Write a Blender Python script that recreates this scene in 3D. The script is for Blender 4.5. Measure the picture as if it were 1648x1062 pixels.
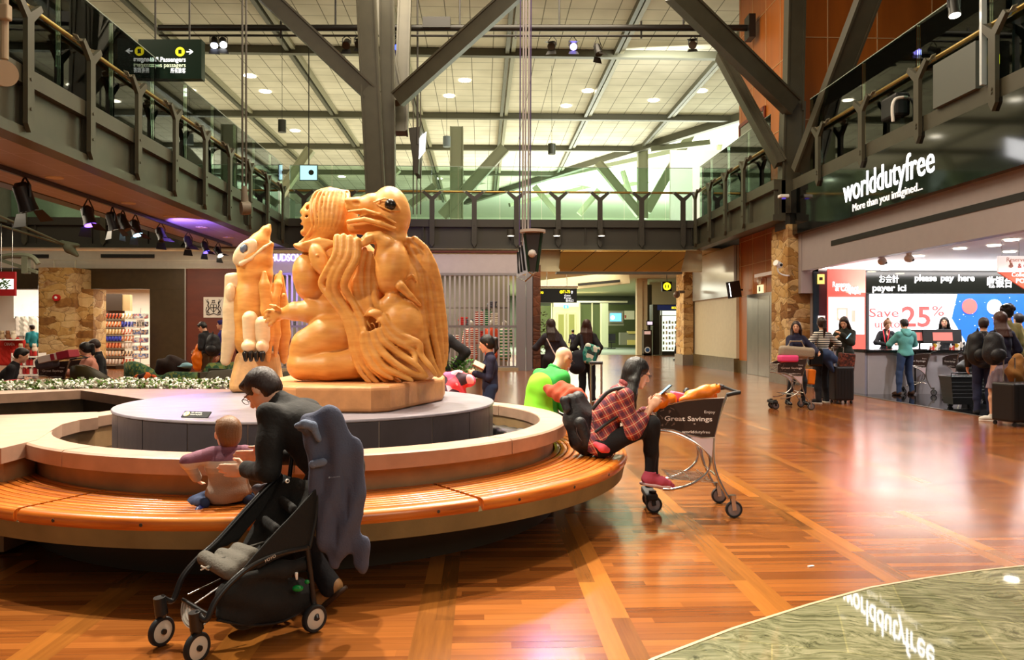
import bpy, bmesh, math, random
import numpy as np
from mathutils import Vector, Matrix, Euler
random.seed(7)
scn = bpy.context.scene
COL = scn.collection
for o in list(bpy.data.objects): bpy.data.objects.remove(o)

# ---------------------------------------------------------------- camera
F = 1300.0; TH = math.atan2(49, F); CZ = 1.38
cam_d = bpy.data.cameras.new('camera'); cam = bpy.data.objects.new('camera', cam_d); COL.objects.link(cam)
cam_d.sensor_width = 36; cam_d.lens = 36 * F / 1648; cam_d.clip_end = 300
cam.location = (0, 0, CZ); cam.rotation_euler = (math.pi / 2, 0, -TH)
scn.camera = cam
# ---------------------------------------------------------------- world + lights
w = bpy.data.worlds.new('world'); scn.world = w; w.use_nodes = True
w.node_tree.nodes['Background'].inputs[0].default_value = (1.0, .93, .82, 1)
w.node_tree.nodes['Background'].inputs[1].default_value = 0.10
vs = scn.view_settings
vs.view_transform = 'Standard'; vs.look = 'None'; vs.gamma = 1; vs.exposure = 0.64; vs.use_curve_mapping = False
try: scn.cycles.use_denoising = True; scn.cycles.sample_clamp_indirect = 6; scn.cycles.caustics_reflective = False; scn.cycles.caustics_refractive = False
except Exception: pass

def light(name, kind, loc, energy, col=(1, .9, .75), size=1, size_y=None, target=None, spot=None, blend=.3, rad=.05, rot=None):
    l = bpy.data.lights.new(name, kind); l.energy = energy; l.color = col
    if kind == 'AREA':
        l.shape = 'RECTANGLE'; l.size = size; l.size_y = size_y or size
    else: l.shadow_soft_size = rad
    if kind == 'SPOT': l.spot_size = math.radians(spot); l.spot_blend = blend
    o = bpy.data.objects.new(name, l); COL.objects.link(o); o.location = loc
    if target is not None:
        o.rotation_euler = (Vector(target) - Vector(loc)).to_track_quat('-Z', 'Y').to_euler()
    if rot: o.rotation_euler = rot
    return o
WARM = (1, .84, .62); YEL = (1, .90, .62); WHT = (1, .96, .92)
# ceiling lamps over the atrium (out of frame above), under the balcony soffits and in the shops, plus added fill lights
light('atrium_lamp', 'AREA', (0.5, 13, 12.0), 700, WARM, 8, 5)
light('atrium_lamp', 'AREA', (1.5, 5.5, 12.0), 300, WARM, 8, 5)
light('atrium_lamp', 'AREA', (0.5, 22, 12.0), 800, WARM, 8, 5)
light('sculpture_spot', 'SPOT', (-7.2, 1.5, 8.2), 2300, (1, .88, .66), target=(-1.2, 6.6, 1.6), spot=26, rad=.12)
light('sculpture_spot', 'SPOT', (1.2, 12.5, 11.0), 5200, (1, .90, .74), target=(-1.3, 6.3, 1.4), spot=34, rad=.15)
light('overhead_spot', 'SPOT', (-2.6, 8.8, 11.9), 4200, (1, .90, .72), target=(-.6, 5.6, 0), spot=78, rad=.12, blend=.5)
light('overhead_spot', 'SPOT', (4.5, 8.0, 11.9), 1900, (1, .88, .74), target=(4.0, 7.6, 0), spot=80, rad=.2, blend=.6)
light('sculpture_spot', 'SPOT', (-6.9, 8.2, 9.5), 3200, (1, .92, .76), target=(-1.6, 6.5, 1.6), spot=30, rad=.1)
light('bird_spot', 'SPOT', (-8.0, 9.0, 6.4), 900, (1, .92, .85), target=(-2.3, 7.9, 1.6), spot=20, rad=.08)
light('floor_spot', 'SPOT', (2.5, 24.0, 10.2), 350, (1, .95, .9), target=(2.6, 9, 0), spot=30, rad=.3, blend=.8)
light('purple_spot', 'SPOT', (1.9, 24.2, 10.1), 380, (.62, .42, 1), target=(-.3, 4.4, 0), spot=20, rad=.2, blend=.8)
light('shop_ceiling_fill', 'AREA', (12.5, 19.6, 2.3), 260, WHT, 7, 1.2, rot=(math.pi, 0, 0))  # added upward fill that whitens the shop ceiling, no real fitting
light('purple_spot', 'SPOT', (-6.2, 17.0, 3.9), 130, (.35, .18, 1), target=(-1.9, 7.8, .8), spot=40, rad=.05, blend=.6)
light('bridge_purple_light', 'SPOT', (-7.8, 20.0, 3.7), 420, (.30, .18, 1), target=(-6.4, 24.5, 4.6), spot=70, rad=.05, blend=.6)
for _x in (9.6, 11.6, 13.6):
    for _y in (12.5, 15.0, 17.6): light('shop_downlight', 'SPOT', (_x, _y, 2.90), 100, WHT, target=(_x, _y, 0), spot=150, rad=.07, blend=.4)
light('left_shop_lamp', 'AREA', (-13, 30, 2.9), 420, (1, .90, .75), 9, 4)
light('blanket_shop_lamp', 'AREA', (-4, 29.0, 3.5), 420, (1, .93, .8), 7, 3)
light('corridor_lamp', 'AREA', (3, 38, 4.1), 1100, YEL, 6, 16)
light('corridor_lamp', 'AREA', (3, 56, 4.1), 2000, (1, 1, .82), 12, 14)
light('upper_hall_uplight', 'AREA', (-6, 44, 5.6), 1250, YEL, 22, 26, rot=(math.pi, 0, 0))  # added upward panel that brightens the tiled ceiling, no real fitting
light('upper_hall_uplight', 'AREA', (16, 62, 5.6), 11000, (.96, 1, .86), 24, 26, rot=(math.pi, 0, 0))  # added upward panel that brightens the far hall ceiling
light('gallery_end_fill', 'AREA', (7, 30.5, 11.5), 420, (1, 1, .88), 3, 2, target=(8, 36, 6.5))  # fill added to brighten the white hall wall
light('lounge_lamp', 'AREA', (-10, 20, 4.0), 320, WARM, 2, 10)
light('soffit_lamp', 'AREA', (-2, 26.6, 4.05), 60, YEL, 16, .8)
light('upper_left_fill', 'AREA', (-13, 14, 11.8), 420, YEL, 4, 14)  # fill added for the otherwise unlit upper left wall
light('gallery_fill', 'AREA', (15, 9, 8.3), 260, (.9, 1, .95), 4, 10)  # fill added to lift the dark right gallery
light('front_fill', 'AREA', (4, -2.5, 5.5), 130, (1, .88, .72), 4, 4, target=(-1, 6, .6))  # added frontal fill from behind the camera

# ---------------------------------------------------------------- pixel -> place helpers (camera frame of the photograph, 1648 x 1062)
cT, sT = math.cos(TH), math.sin(TH)
def at(px, py, D):
    u = (px - 824) / F * D
    return Vector((u * cT + D * sT, -u * sT + D * cT, CZ + (531 - py) / F * D))
def fl(px, py, z=0.0):
    D = (CZ - z) * F / (py - 531); p = at(px, py, D); p.z = z; return p
def atY(px, py, Y):
    return at(px, py, Y / (cT - (px - 824) / F * sT))
def atX(px, py, X):
    return at(px, py, X / ((px - 824) / F * cT + sT))

# ---------------------------------------------------------------- materials
def lin(c):
    if isinstance(c, str):
        c = c.lstrip('#'); c = [int(c[i:i + 2], 16) / 255 for i in (0, 2, 4)]
    return tuple((x / 12.92 if x <= .04045 else ((x + .055) / 1.055) ** 2.4) for x in c[:3]) + (1,)
MC = {}
class NT:
    def __init__(s, name):
        s.m = bpy.data.materials.new(name); s.m.use_nodes = True; s.t = s.m.node_tree; s.n = s.t.nodes; s.L = s.t.links
        s.b = s.n['Principled BSDF']; s.out = s.n['Material Output']
    def add(s, typ, **kw):
        n = s.n.new(typ)
        for k, v in kw.items():
            if k.startswith('i_'):
                key = k[2:]; key = int(key) if key.isdigit() else key.replace('_', ' ')
                if isinstance(v, bpy.types.NodeSocket): s.L.new(v, n.inputs[key])
                else: n.inputs[key].default_value = v
            else: setattr(n, k, v)
        return n
    def math(s, op, a, b=0.0, c=None):
        kw = {}
        n = s.n.new('ShaderNodeMath'); n.operation = op
        for i, v in enumerate((a, b) if c is None else (a, b, c)):
            if isinstance(v, bpy.types.NodeSocket): s.L.new(v, n.inputs[i])
            else: n.inputs[i].default_value = v
        return n.outputs[0]
    def mix(s, f, a, b):
        n = s.n.new('ShaderNodeMix'); n.data_type = 'RGBA'
        for i, v in ((0, f), (6, a), (7, b)):
            if isinstance(v, bpy.types.NodeSocket): s.L.new(v, n.inputs[i])
            else: n.inputs[i].default_value = v
        return n.outputs[2]
    def pos(s): return s.add('ShaderNodeNewGeometry').outputs['Position']
    def ocoord(s): return s.add('ShaderNodeTexCoord').outputs['Object']
    def noise(s, vec, scale=5, detail=3, rough=.5):
        return s.add('ShaderNodeTexNoise', i_Vector=vec, i_Scale=scale, i_Detail=detail, i_Roughness=rough).outputs[0]
    def scalev(s, vec, v):
        n = s.add('ShaderNodeVectorMath', operation='MULTIPLY', i_0=vec); n.inputs[1].default_value = v; return n.outputs[0]
    def ramp(s, f, stops):
        n = s.add('ShaderNodeValToRGB', i_Fac=f); e = n.color_ramp.elements
        while len(e) > 1: e.remove(e[0])
        e[0].position = stops[0][0]; e[0].color = lin(stops[0][1])
        for p, c in stops[1:]:
            x = e.new(p); x.color = lin(c)
        return n.outputs[0]
    def bump(s, h, st=.3, dist=.01):
        n = s.add('ShaderNodeBump', i_Height=h, i_Strength=st, i_Distance=dist); s.L.new(n.outputs[0], s.b.inputs['Normal'])
    def col(s, c):
        if isinstance(c, bpy.types.NodeSocket): s.L.new(c, s.b.inputs['Base Color'])
        else: s.b.inputs['Base Color'].default_value = c
def M(name, col='#888888', rough=.5, metal=0, var=0.0, vs_=6, bump=0.0, bs=40, emit=0, ecol=None, coat=0, col2=None, stretch=None, spec=None):
    if name in MC: return MC[name]
    t = NT(name); b = t.b
    b.inputs['Roughness'].default_value = rough; b.inputs['Metallic'].default_value = metal
    if coat: b.inputs['Coat Weight'].default_value = coat; b.inputs['Coat Roughness'].default_value = .1
    if spec is not None: b.inputs['Specular IOR Level'].default_value = spec
    c = lin(col)
    oc = None
    if var or bump or col2:
        oc = t.ocoord()
        if stretch: oc = t.scalev(oc, stretch)
    if col2 or var:
        d = lin(col2) if col2 else tuple(x * (1 - var) for x in c[:3]) + (1,)
        f = t.noise(oc, vs_, 4); f = t.math('SMOOTHSTEP', f, .35, .65) if False else f
        mr = t.add('ShaderNodeMapRange', i_0=f, i_1=.35, i_2=.65).outputs[0]
        t.col(t.mix(mr, c, d))
    else: t.col(c)
    if bump: t.bump(t.noise(oc, bs, 3), bump)
    if emit:
        b.inputs['Emission Color'].default_value = lin(ecol or col); b.inputs['Emission Strength'].default_value = emit
    MC[name] = t.m; return t.m
def glass_mat(name, tint=(.80, .93, .86), refl=.10):
    if name in MC: return MC[name]
    t = NT(name); t.n.remove(t.b)
    tr = t.add('ShaderNodeBsdfTransparent'); tr.inputs[0].default_value = tint + (1,)
    gl = t.add('ShaderNodeBsdfGlossy'); gl.inputs['Roughness'].default_value = .02; gl.inputs[0].default_value = (.9, .95, .92, 1)
    lw = t.add('ShaderNodeFresnel', i_IOR=1.45)
    mx = t.add('ShaderNodeMixShader'); t.L.new(lw.outputs[0], mx.inputs[0]); t.L.new(tr.outputs[0], mx.inputs[1]); t.L.new(gl.outputs[0], mx.inputs[2])
    t.L.new(mx.outputs[0], t.out.inputs[0]); MC[name] = t.m; return t.m

def floor_wood():
    t = NT('hardwood_floor'); p = t.pos(); sx = t.add('ShaderNodeSeparateXYZ', i_0=p); x, y = sx.outputs[0], sx.outputs[1]
    P = .84
    xs = t.math('DIVIDE', t.math('ADD', x, 0.22 + .09), P); cell = t.math('FLOOR', xs); fr = t.math('SUBTRACT', xs, cell)
    strip = t.math('LESS_THAN', fr, .18 / P)
    row = t.math('FLOOR', t.math('DIVIDE', y, .07))
    off = t.math('MULTIPLY', row, .37)
    seg = t.math('FLOOR', t.math('ADD', t.math('DIVIDE', x, 1.3), t.math('FRACT', t.math('MULTIPLY', row, .618))))
    cv = t.add('ShaderNodeCombineXYZ', i_0=seg, i_1=row, i_2=cell)
    wn = t.add('ShaderNodeTexWhiteNoise', noise_dimensions='3D', i_Vector=cv.outputs[0]).outputs[0]
    gr = t.noise(t.scalev(p, (1.2, 22, 1)), 1.6, 5, .6)
    plank = t.mix(t.math('MULTIPLY', t.math('ADD', wn, gr), .5), lin('#54240a'), lin('#b06a2e'))
    sr = t.math('FLOOR', t.math('DIVIDE', t.math('MULTIPLY', fr, P), .09)); ss = t.math('FLOOR', t.math('ADD', t.math('DIVIDE', y, 1.1), t.math('MULTIPLY', sr, .5)))
    wn2 = t.add('ShaderNodeTexWhiteNoise', noise_dimensions='3D', i_Vector=t.add('ShaderNodeCombineXYZ', i_0=sr, i_1=ss, i_2=cell).outputs[0]).outputs[0]
    gr2 = t.noise(t.scalev(p, (22, 1.2, 1)), 1.6, 5, .6)
    st = t.mix(t.math('MULTIPLY', t.math('ADD', t.math('MULTIPLY', wn2, 1.3), gr2), .5), lin('#4a2a10'), lin('#b9722e'))
    c = t.mix(strip, plank, st)
    big = t.noise(p, .25, 2)
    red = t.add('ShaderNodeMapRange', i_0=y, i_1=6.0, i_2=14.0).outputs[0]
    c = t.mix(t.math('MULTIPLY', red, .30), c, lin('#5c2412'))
    seam = t.math('LESS_THAN', t.math('FRACT', t.math('DIVIDE', y, .07)), .05)
    c = t.mix(t.math('MULTIPLY', t.math('MULTIPLY', seam, .35), t.math('SUBTRACT', 1, strip)), c, lin('#2a1006'))
    t.col(c)
    rr = t.add('ShaderNodeMapRange', i_0=t.noise(p, 1.2, 4), i_3=.13, i_4=.26).outputs[0]; t.L.new(rr, t.b.inputs['Roughness'])
    t.b.inputs['Specular IOR Level'].default_value = .6
    t.bump(t.noise(t.scalev(p, (3, 30, 1)), 3, 2), .05, .003)
    return t.m
def granite():
    t = NT('green_granite_tile'); p = t.pos()
    a = math.radians(20)
    mp = t.add('ShaderNodeMapping', i_Vector=p); mp.inputs['Rotation'].default_value = (0, 0, a); v = mp.outputs[0]
    warp = t.noise(v, 1.1, 3); wv = t.add('ShaderNodeVectorMath', operation='MULTIPLY_ADD', i_0=t.scalev(v, (2.0, 9, 1)))
    cmb = t.add('ShaderNodeCombineXYZ', i_0=warp, i_1=warp)
    wv.inputs[1].default_value = (1, 1, 1); t.L.new(t.scalev(cmb.outputs[0], (5, 9, 0)), wv.inputs[2])
    n = t.noise(wv.outputs[0], 3.2, 8, .72)
    c = t.ramp(n, [(.30, '#2f301c'), (.42, '#66664a'), (.52, '#8a8868'), (.64, '#a8a284'), (.8, '#a58d58')])
    br = t.add('ShaderNodeTexBrick', i_Vector=v, i_Scale=1.0, offset=.5); br.inputs['Brick Width'].default_value = .62; br.inputs['Row Height'].default_value = .62
    br.inputs['Mortar Size'].default_value = .004; br.inputs['Color1'].default_value = (1, 1, 1, 1); br.inputs['Color2'].default_value = (.72, .74, .72, 1); br.inputs['Mortar'].default_value = (1.12, 1.1, .95, 1)
    mm = t.n.new('ShaderNodeMix'); mm.data_type = 'RGBA'; mm.blend_type = 'MULTIPLY'; mm.inputs[0].default_value = 1
    t.L.new(c, mm.inputs[6]); t.L.new(br.outputs[0], mm.inputs[7]); t.col(mm.outputs[2])
    t.b.inputs['Roughness'].default_value = .03; t.b.inputs['Specular IOR Level'].default_value = .9
    return t.m
def stone_wall(name='stacked_stone', cols=('#5a3a1c', '#96662e', '#c39a58', '#d8b884', '#8a5420'), sc=1.9):
    t = NT(name); p = t.pos(); v = t.scalev(p, (1, 1, 2.1))
    wv = t.add('ShaderNodeVectorMath', operation='ADD', i_0=v); t.L.new(t.scalev(t.add('ShaderNodeTexNoise', i_Vector=p, i_Scale=2.5).outputs[1], (.5, .5, .4)), wv.inputs[1])
    vo = t.add('ShaderNodeTexVoronoi', i_Vector=wv.outputs[0], i_Scale=sc, feature='F1', distance='CHEBYCHEV')
    ve = t.add('ShaderNodeTexVoronoi', i_Vector=wv.outputs[0], i_Scale=sc, feature='DISTANCE_TO_EDGE')
    sp = t.add('ShaderNodeSeparateColor', i_0=vo.outputs['Color']).outputs[0]
    f = t.math('ADD', t.math('MULTIPLY', sp, .62), t.math('MULTIPLY', t.noise(p, 5, 7, .7), .5))
    c = t.ramp(f, [(.1, cols[0]), (.3, cols[1]), (.5, cols[2]), (.72, cols[3]), (.95, cols[4])])
    e = t.math('LESS_THAN', ve.outputs[0], .018); c = t.mix(t.math('MULTIPLY', e, .55), c, lin('#3a2612'))
    t.col(c); t.b.inputs['Roughness'].default_value = .75
    h = t.math('ADD', t.math('MINIMUM', ve.outputs[0], .12), t.math('MULTIPLY', t.noise(p, 14, 5), .08)); t.bump(h, .9, .08)
    return t.m
def ceiling_tiles():
    t = NT('acoustic_ceiling_tiles'); p = t.pos(); sx = t.add('ShaderNodeSeparateXYZ', i_0=p)
    def line(v, o, per, wd): return t.math('LESS_THAN', t.math('FRACT', t.math('DIVIDE', t.math('ADD', v, o), per)), wd)
    l = t.math('MAXIMUM', line(sx.outputs[0], 7.3, 4.3 / 5, .035), line(sx.outputs[1], 0, .96, .03))
    wn = t.noise(t.scalev(p, (1, 1, 0)), .6, 2)
    c = t.mix(t.add('ShaderNodeMapRange', i_0=wn, i_1=.3, i_2=.7).outputs[0], lin('#c9c3b0'), lin('#e0dac8'))
    t.col(t.mix(l, c, lin('#6d6a58'))); t.b.inputs['Roughness'].default_value = .9
    return t.m
def plaid():
    t = NT('plaid_flannel'); p = t.ocoord(); sx = t.add('ShaderNodeSeparateXYZ', i_0=p)
    a, b = sx.outputs[1], sx.outputs[2]
    u = t.math('ADD', t.math('MULTIPLY', a, .8), t.math('MULTIPLY', b, .45)); v = t.math('SUBTRACT', t.math('MULTIPLY', b, .85), t.math('MULTIPLY', a, .45))
    def band(v, per, wd, off=0.): return t.math('LESS_THAN', t.math('FRACT', t.math('ADD', t.math('DIVIDE', v, per), off)), wd)
    base = lin('#a5433c')
    c = t.mix(t.math('MULTIPLY', band(u, .060, .42), .55), base, lin('#2b1638')); c = t.mix(t.math('MULTIPLY', band(v, .060, .42), .55), c, lin('#2b1638'))
    c = t.mix(t.math('MULTIPLY', band(u, .060, .07, .3), .45), c, lin('#f1d9b0')); c = t.mix(t.math('MULTIPLY', band(v, .060, .07, .3), .45), c, lin('#f1d9b0'))
    c = t.mix(t.math('MULTIPLY', band(u, .030, .08, .1), .3), c, lin('#e09070'))
    t.col(c); t.b.inputs['Roughness'].default_value = .85; t.bump(t.noise(p, 9, 3), .5, .02); return t.m
def stripes(name, c1, c2, per, wd, axis=2):
    t = NT(name); p = t.ocoord(); sx = t.add('ShaderNodeSeparateXYZ', i_0=p)
    m = t.math('LESS_THAN', t.math('FRACT', t.math('DIVIDE', sx.outputs[axis], per)), wd)
    t.col(t.mix(m, lin(c1), lin(c2))); t.b.inputs['Roughness'].default_value = .85; return t.m
def bands(name, stops, axis=2, lo=0, hi=1, rough=.85):
    t = NT(name); p = t.ocoord(); sx = t.add('ShaderNodeSeparateXYZ', i_0=p)
    f = t.add('ShaderNodeMapRange', i_0=sx.outputs[axis], i_1=lo, i_2=hi).outputs[0]
    c = t.ramp(f, stops); c.node.color_ramp.interpolation = 'CONSTANT'
    t.col(c); t.b.inputs['Roughness'].default_value = rough; t.bump(t.noise(p, 150, 2), .4, .004); return t.m
def patches(name, cols, scale=12, rough=.8, emit=0):
    t = NT(name); p = t.ocoord()
    vo = t.add('ShaderNodeTexVoronoi', i_Vector=p, i_Scale=scale)
    sp = t.add('ShaderNodeSeparateColor', i_0=vo.outputs['Color']).outputs[0]
    n = len(cols); c = t.ramp(sp, [(i / n, cols[i]) for i in range(n)]); c.node.color_ramp.interpolation = 'CONSTANT'
    t.col(c); t.b.inputs['Roughness'].default_value = rough
    if emit: t.L.new(c, t.b.inputs['Emission Color']); t.b.inputs['Emission Strength'].default_value = emit
    return t.m

# ---------------------------------------------------------------- object helpers
def tag(o, label=None, cat=None, group=None, kind=None):
    if label: o['label'] = label
    if cat: o['category'] = cat
    if group: o['group'] = group
    if kind: o['kind'] = kind
    return o
def empty(name, loc=(0, 0, 0), rz=0, label=None, cat=None, group=None):
    o = bpy.data.objects.new(name, None); COL.objects.link(o); o.location = loc; o.rotation_euler = (0, 0, rz); o.empty_display_size = .1
    return tag(o, label, cat, group)
KIDS = {}
def link(name, me, mats, parent=None, smooth=False, bevel=0, subs=0, seg=2):
    o = bpy.data.objects.new(name, me); COL.objects.link(o)
    for m in (mats if isinstance(mats, (list, tuple)) else [mats]): me.materials.append(m)
    if parent: o.parent = parent; KIDS.setdefault(parent.name, []).append(o)
    if smooth: me.polygons.foreach_set('use_smooth', [True] * len(me.polygons))
    if bevel:
        b = o.modifiers.new('bevel', 'BEVEL'); b.width = bevel; b.segments = seg; b.limit_method = 'ANGLE'; b.angle_limit = .7
    if subs:
        s = o.modifiers.new('subsurf', 'SUBSURF'); s.levels = subs; s.render_levels = subs
    return o
def settle(o, loc=None):
    """world-authored thing -> origin moved to its base, mesh data shifted"""
    objs = [o]; st = list(KIDS.get(o.name, []))
    while st:
        c = st.pop(); objs.append(c); st += KIDS.get(c.name, [])
    if loc is None:
        P = [v.co for q in objs if q.type == 'MESH' for v in q.data.vertices]
        if not P: return o
        a = np.array(P); mn, mx = a.min(0), a.max(0); loc = ((mn[0] + mx[0]) / 2, (mn[1] + mx[1]) / 2, mn[2])
    loc = Vector(loc); o.location = loc; T = Matrix.Translation(-loc)
    for q in objs:
        if q.type == 'MESH': q.data.transform(T)
    return o
def copy_tree(o, parent=None):
    c = o.copy(); COL.objects.link(c); c.parent = parent
    if parent: KIDS.setdefault(parent.name, []).append(c)
    for ch in list(KIDS.get(o.name, [])): copy_tree(ch, c)
    return c
def dup(o, loc, rz=None, label=None, scale=None):
    c = copy_tree(o); c.location = loc
    if rz is not None: c.rotation_euler = (0, 0, rz)
    if label: c['label'] = label
    if scale: c.scale = (scale,) * 3
    return c
class MB:
    def __init__(s): s.v = []; s.f = []; s.mi = []; s.cur = 0
    def _add(s, vs, fs):
        b = len(s.v); s.v += [tuple(v) for v in vs]; s.f += [tuple(b + i for i in f) for f in fs]; s.mi += [s.cur] * len(fs); return s
    def mat(s, i): s.cur = i; return s
    def box(s, c, h, R=None):
        vs = []
        for x in (-1, 1):
            for y in (-1, 1):
                for z in (-1, 1):
                    v = Vector((x * h[0], y * h[1], z * h[2]))
                    if R is not None: v = R @ v
                    vs.append(v + Vector(c))
        return s._add(vs, [(0, 1, 3, 2), (4, 6, 7, 5), (0, 4, 5, 1), (2, 3, 7, 6), (0, 2, 6, 4), (1, 5, 7, 3)])
    def bb(s, a, b):
        return s.box([(a[i] + b[i]) / 2 for i in range(3)], [abs(b[i] - a[i]) / 2 for i in range(3)])
    def bar(s, p0, p1, w, h, up=(0, 0, 1)):
        p0, p1 = Vector(p0), Vector(p1); d = (p1 - p0); L = d.length; d.normalize(); up = Vector(up)
        if abs(d.dot(up)) > .99: up = Vector((1, 0, 0))
        sd = d.cross(up).normalized(); u = sd.cross(d).normalized()
        R = Matrix((sd, d, u)).transposed()
        return s.box((p0 + p1) / 2, (w / 2, L / 2, h / 2), R)
    def cyl(s, p0, p1, r0, r1=None, n=12, cap=True):
        return s.tube([p0, p1], [r0, r0 if r1 is None else r1], n, cap)
    def tube(s, pts, r, n=10, cap=True, closed=False):
        pts = [Vector(p) for p in pts]; m = len(pts); rs = r if isinstance(r, (list, tuple)) else [r] * m
        ref = None; rings = []
        for i, p in enumerate(pts):
            if closed: d = pts[(i + 1) % m] - pts[i - 1]
            else: d = pts[min(i + 1, m - 1)] - pts[max(i - 1, 0)]
            if d.length < 1e-9: d = Vector((0, 0, 1))
            d.normalize()
            if ref is None:
                ref = Vector((0, 0, 1)) if abs(d.z) < .9 else Vector((1, 0, 0))
            a = d.cross(ref)
            if a.length < 1e-6: a = d.orthogonal()
            a.normalize(); b = a.cross(d).normalized(); ref = b
            rings.append([p + (a * math.cos(2 * math.pi * k / n) + b * math.sin(2 * math.pi * k / n)) * rs[i] for k in range(n)])
        vs = [v for rr in rings for v in rr]; fs = []
        for i in range(m if closed else m - 1):
            j = (i + 1) % m
            for k in range(n): fs.append((i * n + k, i * n + (k + 1) % n, j * n + (k + 1) % n, j * n + k))
        if cap and not closed: fs.append(tuple(range(n - 1, -1, -1))); fs.append(tuple((m - 1) * n + k for k in range(n)))
        return s._add(vs, fs)
    def prism(s, poly, z0, z1):
        n = len(poly); vs = [(x, y, z0) for x, y in poly] + [(x, y, z1) for x, y in poly]
        return s._add(vs, [tuple(range(n - 1, -1, -1)), tuple(range(n, 2 * n))] + [(i, (i + 1) % n, n + (i + 1) % n, n + i) for i in range(n)])
    def slab(s, pts, d):
        """polygon of 3D points given a thickness vector"""
        n = len(pts); d = Vector(d); vs = [Vector(p) for p in pts] + [Vector(p) + d for p in pts]
        return s._add(vs, [tuple(range(n)), tuple(range(2 * n - 1, n - 1, -1))] + [(i, n + i, n + (i + 1) % n, (i + 1) % n) for i in range(n)])
    def arc(s, c, prof, a0, a1, n=96, closed=None):
        """profile [(r,z)...] closed loop revolved from a0 to a1 (deg) about c"""
        full = abs(a1 - a0) >= 359.9; m = len(prof); vs = []; fs = []
        cnt = n if full else n + 1
        for i in range(cnt):
            a = math.radians(a0 + (a1 - a0) * i / n)
            for r, z in prof: vs.append((c[0] + r * math.cos(a), c[1] + r * math.sin(a), z))
        for i in range(n):
            j = (i + 1) % cnt
            for k in range(m): fs.append((i * m + k, j * m + k, j * m + (k + 1) % m, i * m + (k + 1) % m))
        if not full: fs.append(tuple(range(m - 1, -1, -1))); fs.append(tuple((cnt - 1) * m + k for k in range(m)))
        return s._add(vs, fs)
    def lathe(s, c, prof, n=24, axis=None):
        """open profile revolved about z (or axis)"""
        m = len(prof); vs = []; A = Vector(axis).normalized() if axis else Vector((0, 0, 1)); q = A.to_track_quat('Z', 'Y')
        for i in range(n):
            a = 2 * math.pi * i / n
            for r, z in prof: vs.append(q @ Vector((r * math.cos(a), r * math.sin(a), z)) + Vector(c))
        fs = [(i * m + k, ((i + 1) % n) * m + k, ((i + 1) % n) * m + k + 1, i * m + k + 1) for i in range(n) for k in range(m - 1)]
        return s._add(vs, fs)
    def ell(s, c, r, R=None, n=14):
        m = n // 2 + 1; vs = []; fs = []; r = (r, r, r) if not isinstance(r, (tuple, list)) else r
        for i in range(m + 1):
            t = math.pi * i / m
            for k in range(n):
                a = 2 * math.pi * k / n; v = Vector((r[0] * math.sin(t) * math.cos(a), r[1] * math.sin(t) * math.sin(a), r[2] * math.cos(t)))
                if R is not None: v = R @ v
                vs.append(v + Vector(c))
        for i in range(m):
            for k in range(n): fs.append((i * n + k, (i + 1) * n + k, (i + 1) * n + (k + 1) % n, i * n + (k + 1) % n))
        return s._add(vs, fs)
    def grid(s, fn, nu, nv):
        vs = [fn(i / nu, j / nv) for i in range(nu + 1) for j in range(nv + 1)]; w_ = nv + 1
        return s._add(vs, [(i * w_ + j, (i + 1) * w_ + j, (i + 1) * w_ + j + 1, i * w_ + j + 1) for i in range(nu) for j in range(nv)])
    def xform(s, fn): s.v = [tuple(fn(Vector(v))) for v in s.v]; return s
    def build(s, name, mats, parent=None, smooth=False, bevel=0, subs=0, fix=True, seg=2, solid=0):
        me = bpy.data.meshes.new(name); me.from_pydata(s.v, [], s.f); me.update()
        if max(s.mi or [0]): me.polygons.foreach_set('material_index', s.mi)
        bm = bmesh.new(); bm.from_mesh(me); bmesh.ops.remove_doubles(bm, verts=bm.verts, dist=1e-6)
        if fix: bmesh.ops.recalc_face_normals(bm, faces=bm.faces)
        if smooth:
            for e in bm.edges:
                if len(e.link_faces) == 2 and e.calc_face_angle(0) > .7: e.smooth = False
        bm.to_mesh(me); bm.free()
        o = link(name, me, mats, parent, smooth, bevel, subs, seg)
        if solid:
            sm = o.modifiers.new('solid', 'SOLIDIFY'); sm.thickness = solid; sm.offset = 0
        return o
def struct(name, mb, mat, **kw):
    o = mb.build(name, mat, **kw); settle(o); return tag(o, kind='structure')
FONT = None
def text(name, body, mat, parent, o, right, up, h, depth=.004, align='LEFT', fit=None, bold=0, shear=0, space=1):
    """lettering whose lower left corner (or centre) is o; h = cap height"""
    cu = bpy.data.curves.new(name, 'FONT'); cu.body = body; cu.size = h / .7; cu.extrude = depth; cu.align_x = 'LEFT'; cu.offset = h * .022 if bold else 0; cu.shear = shear; cu.space_character = space; cu.resolution_u = 3
    t = bpy.data.objects.new(name, cu); COL.objects.link(t); bpy.context.view_layer.update()
    me = bpy.data.meshes.new_from_object(t.evaluated_get(bpy.context.evaluated_depsgraph_get())); bpy.data.objects.remove(t)
    if not len(me.vertices): return None
    xs = [v.co.x for v in me.vertices]; x0, x1 = min(xs), max(xs); W = x1 - x0
    sx = fit / W if fit else 1
    off = x0 if align == 'LEFT' else ((x0 + x1) / 2 if align == 'CENTER' else x1)
    r, u = Vector(right).normalized(), Vector(up).normalized(); n = r.cross(u)
    for v in me.vertices:
        c = v.co.copy(); v.co = Vector(o) + r * ((c.x - off) * sx) + u * c.y + n * (c.z + depth)
    me.name = name; me.update()
    return link(name, me, mat, parent)

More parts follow.
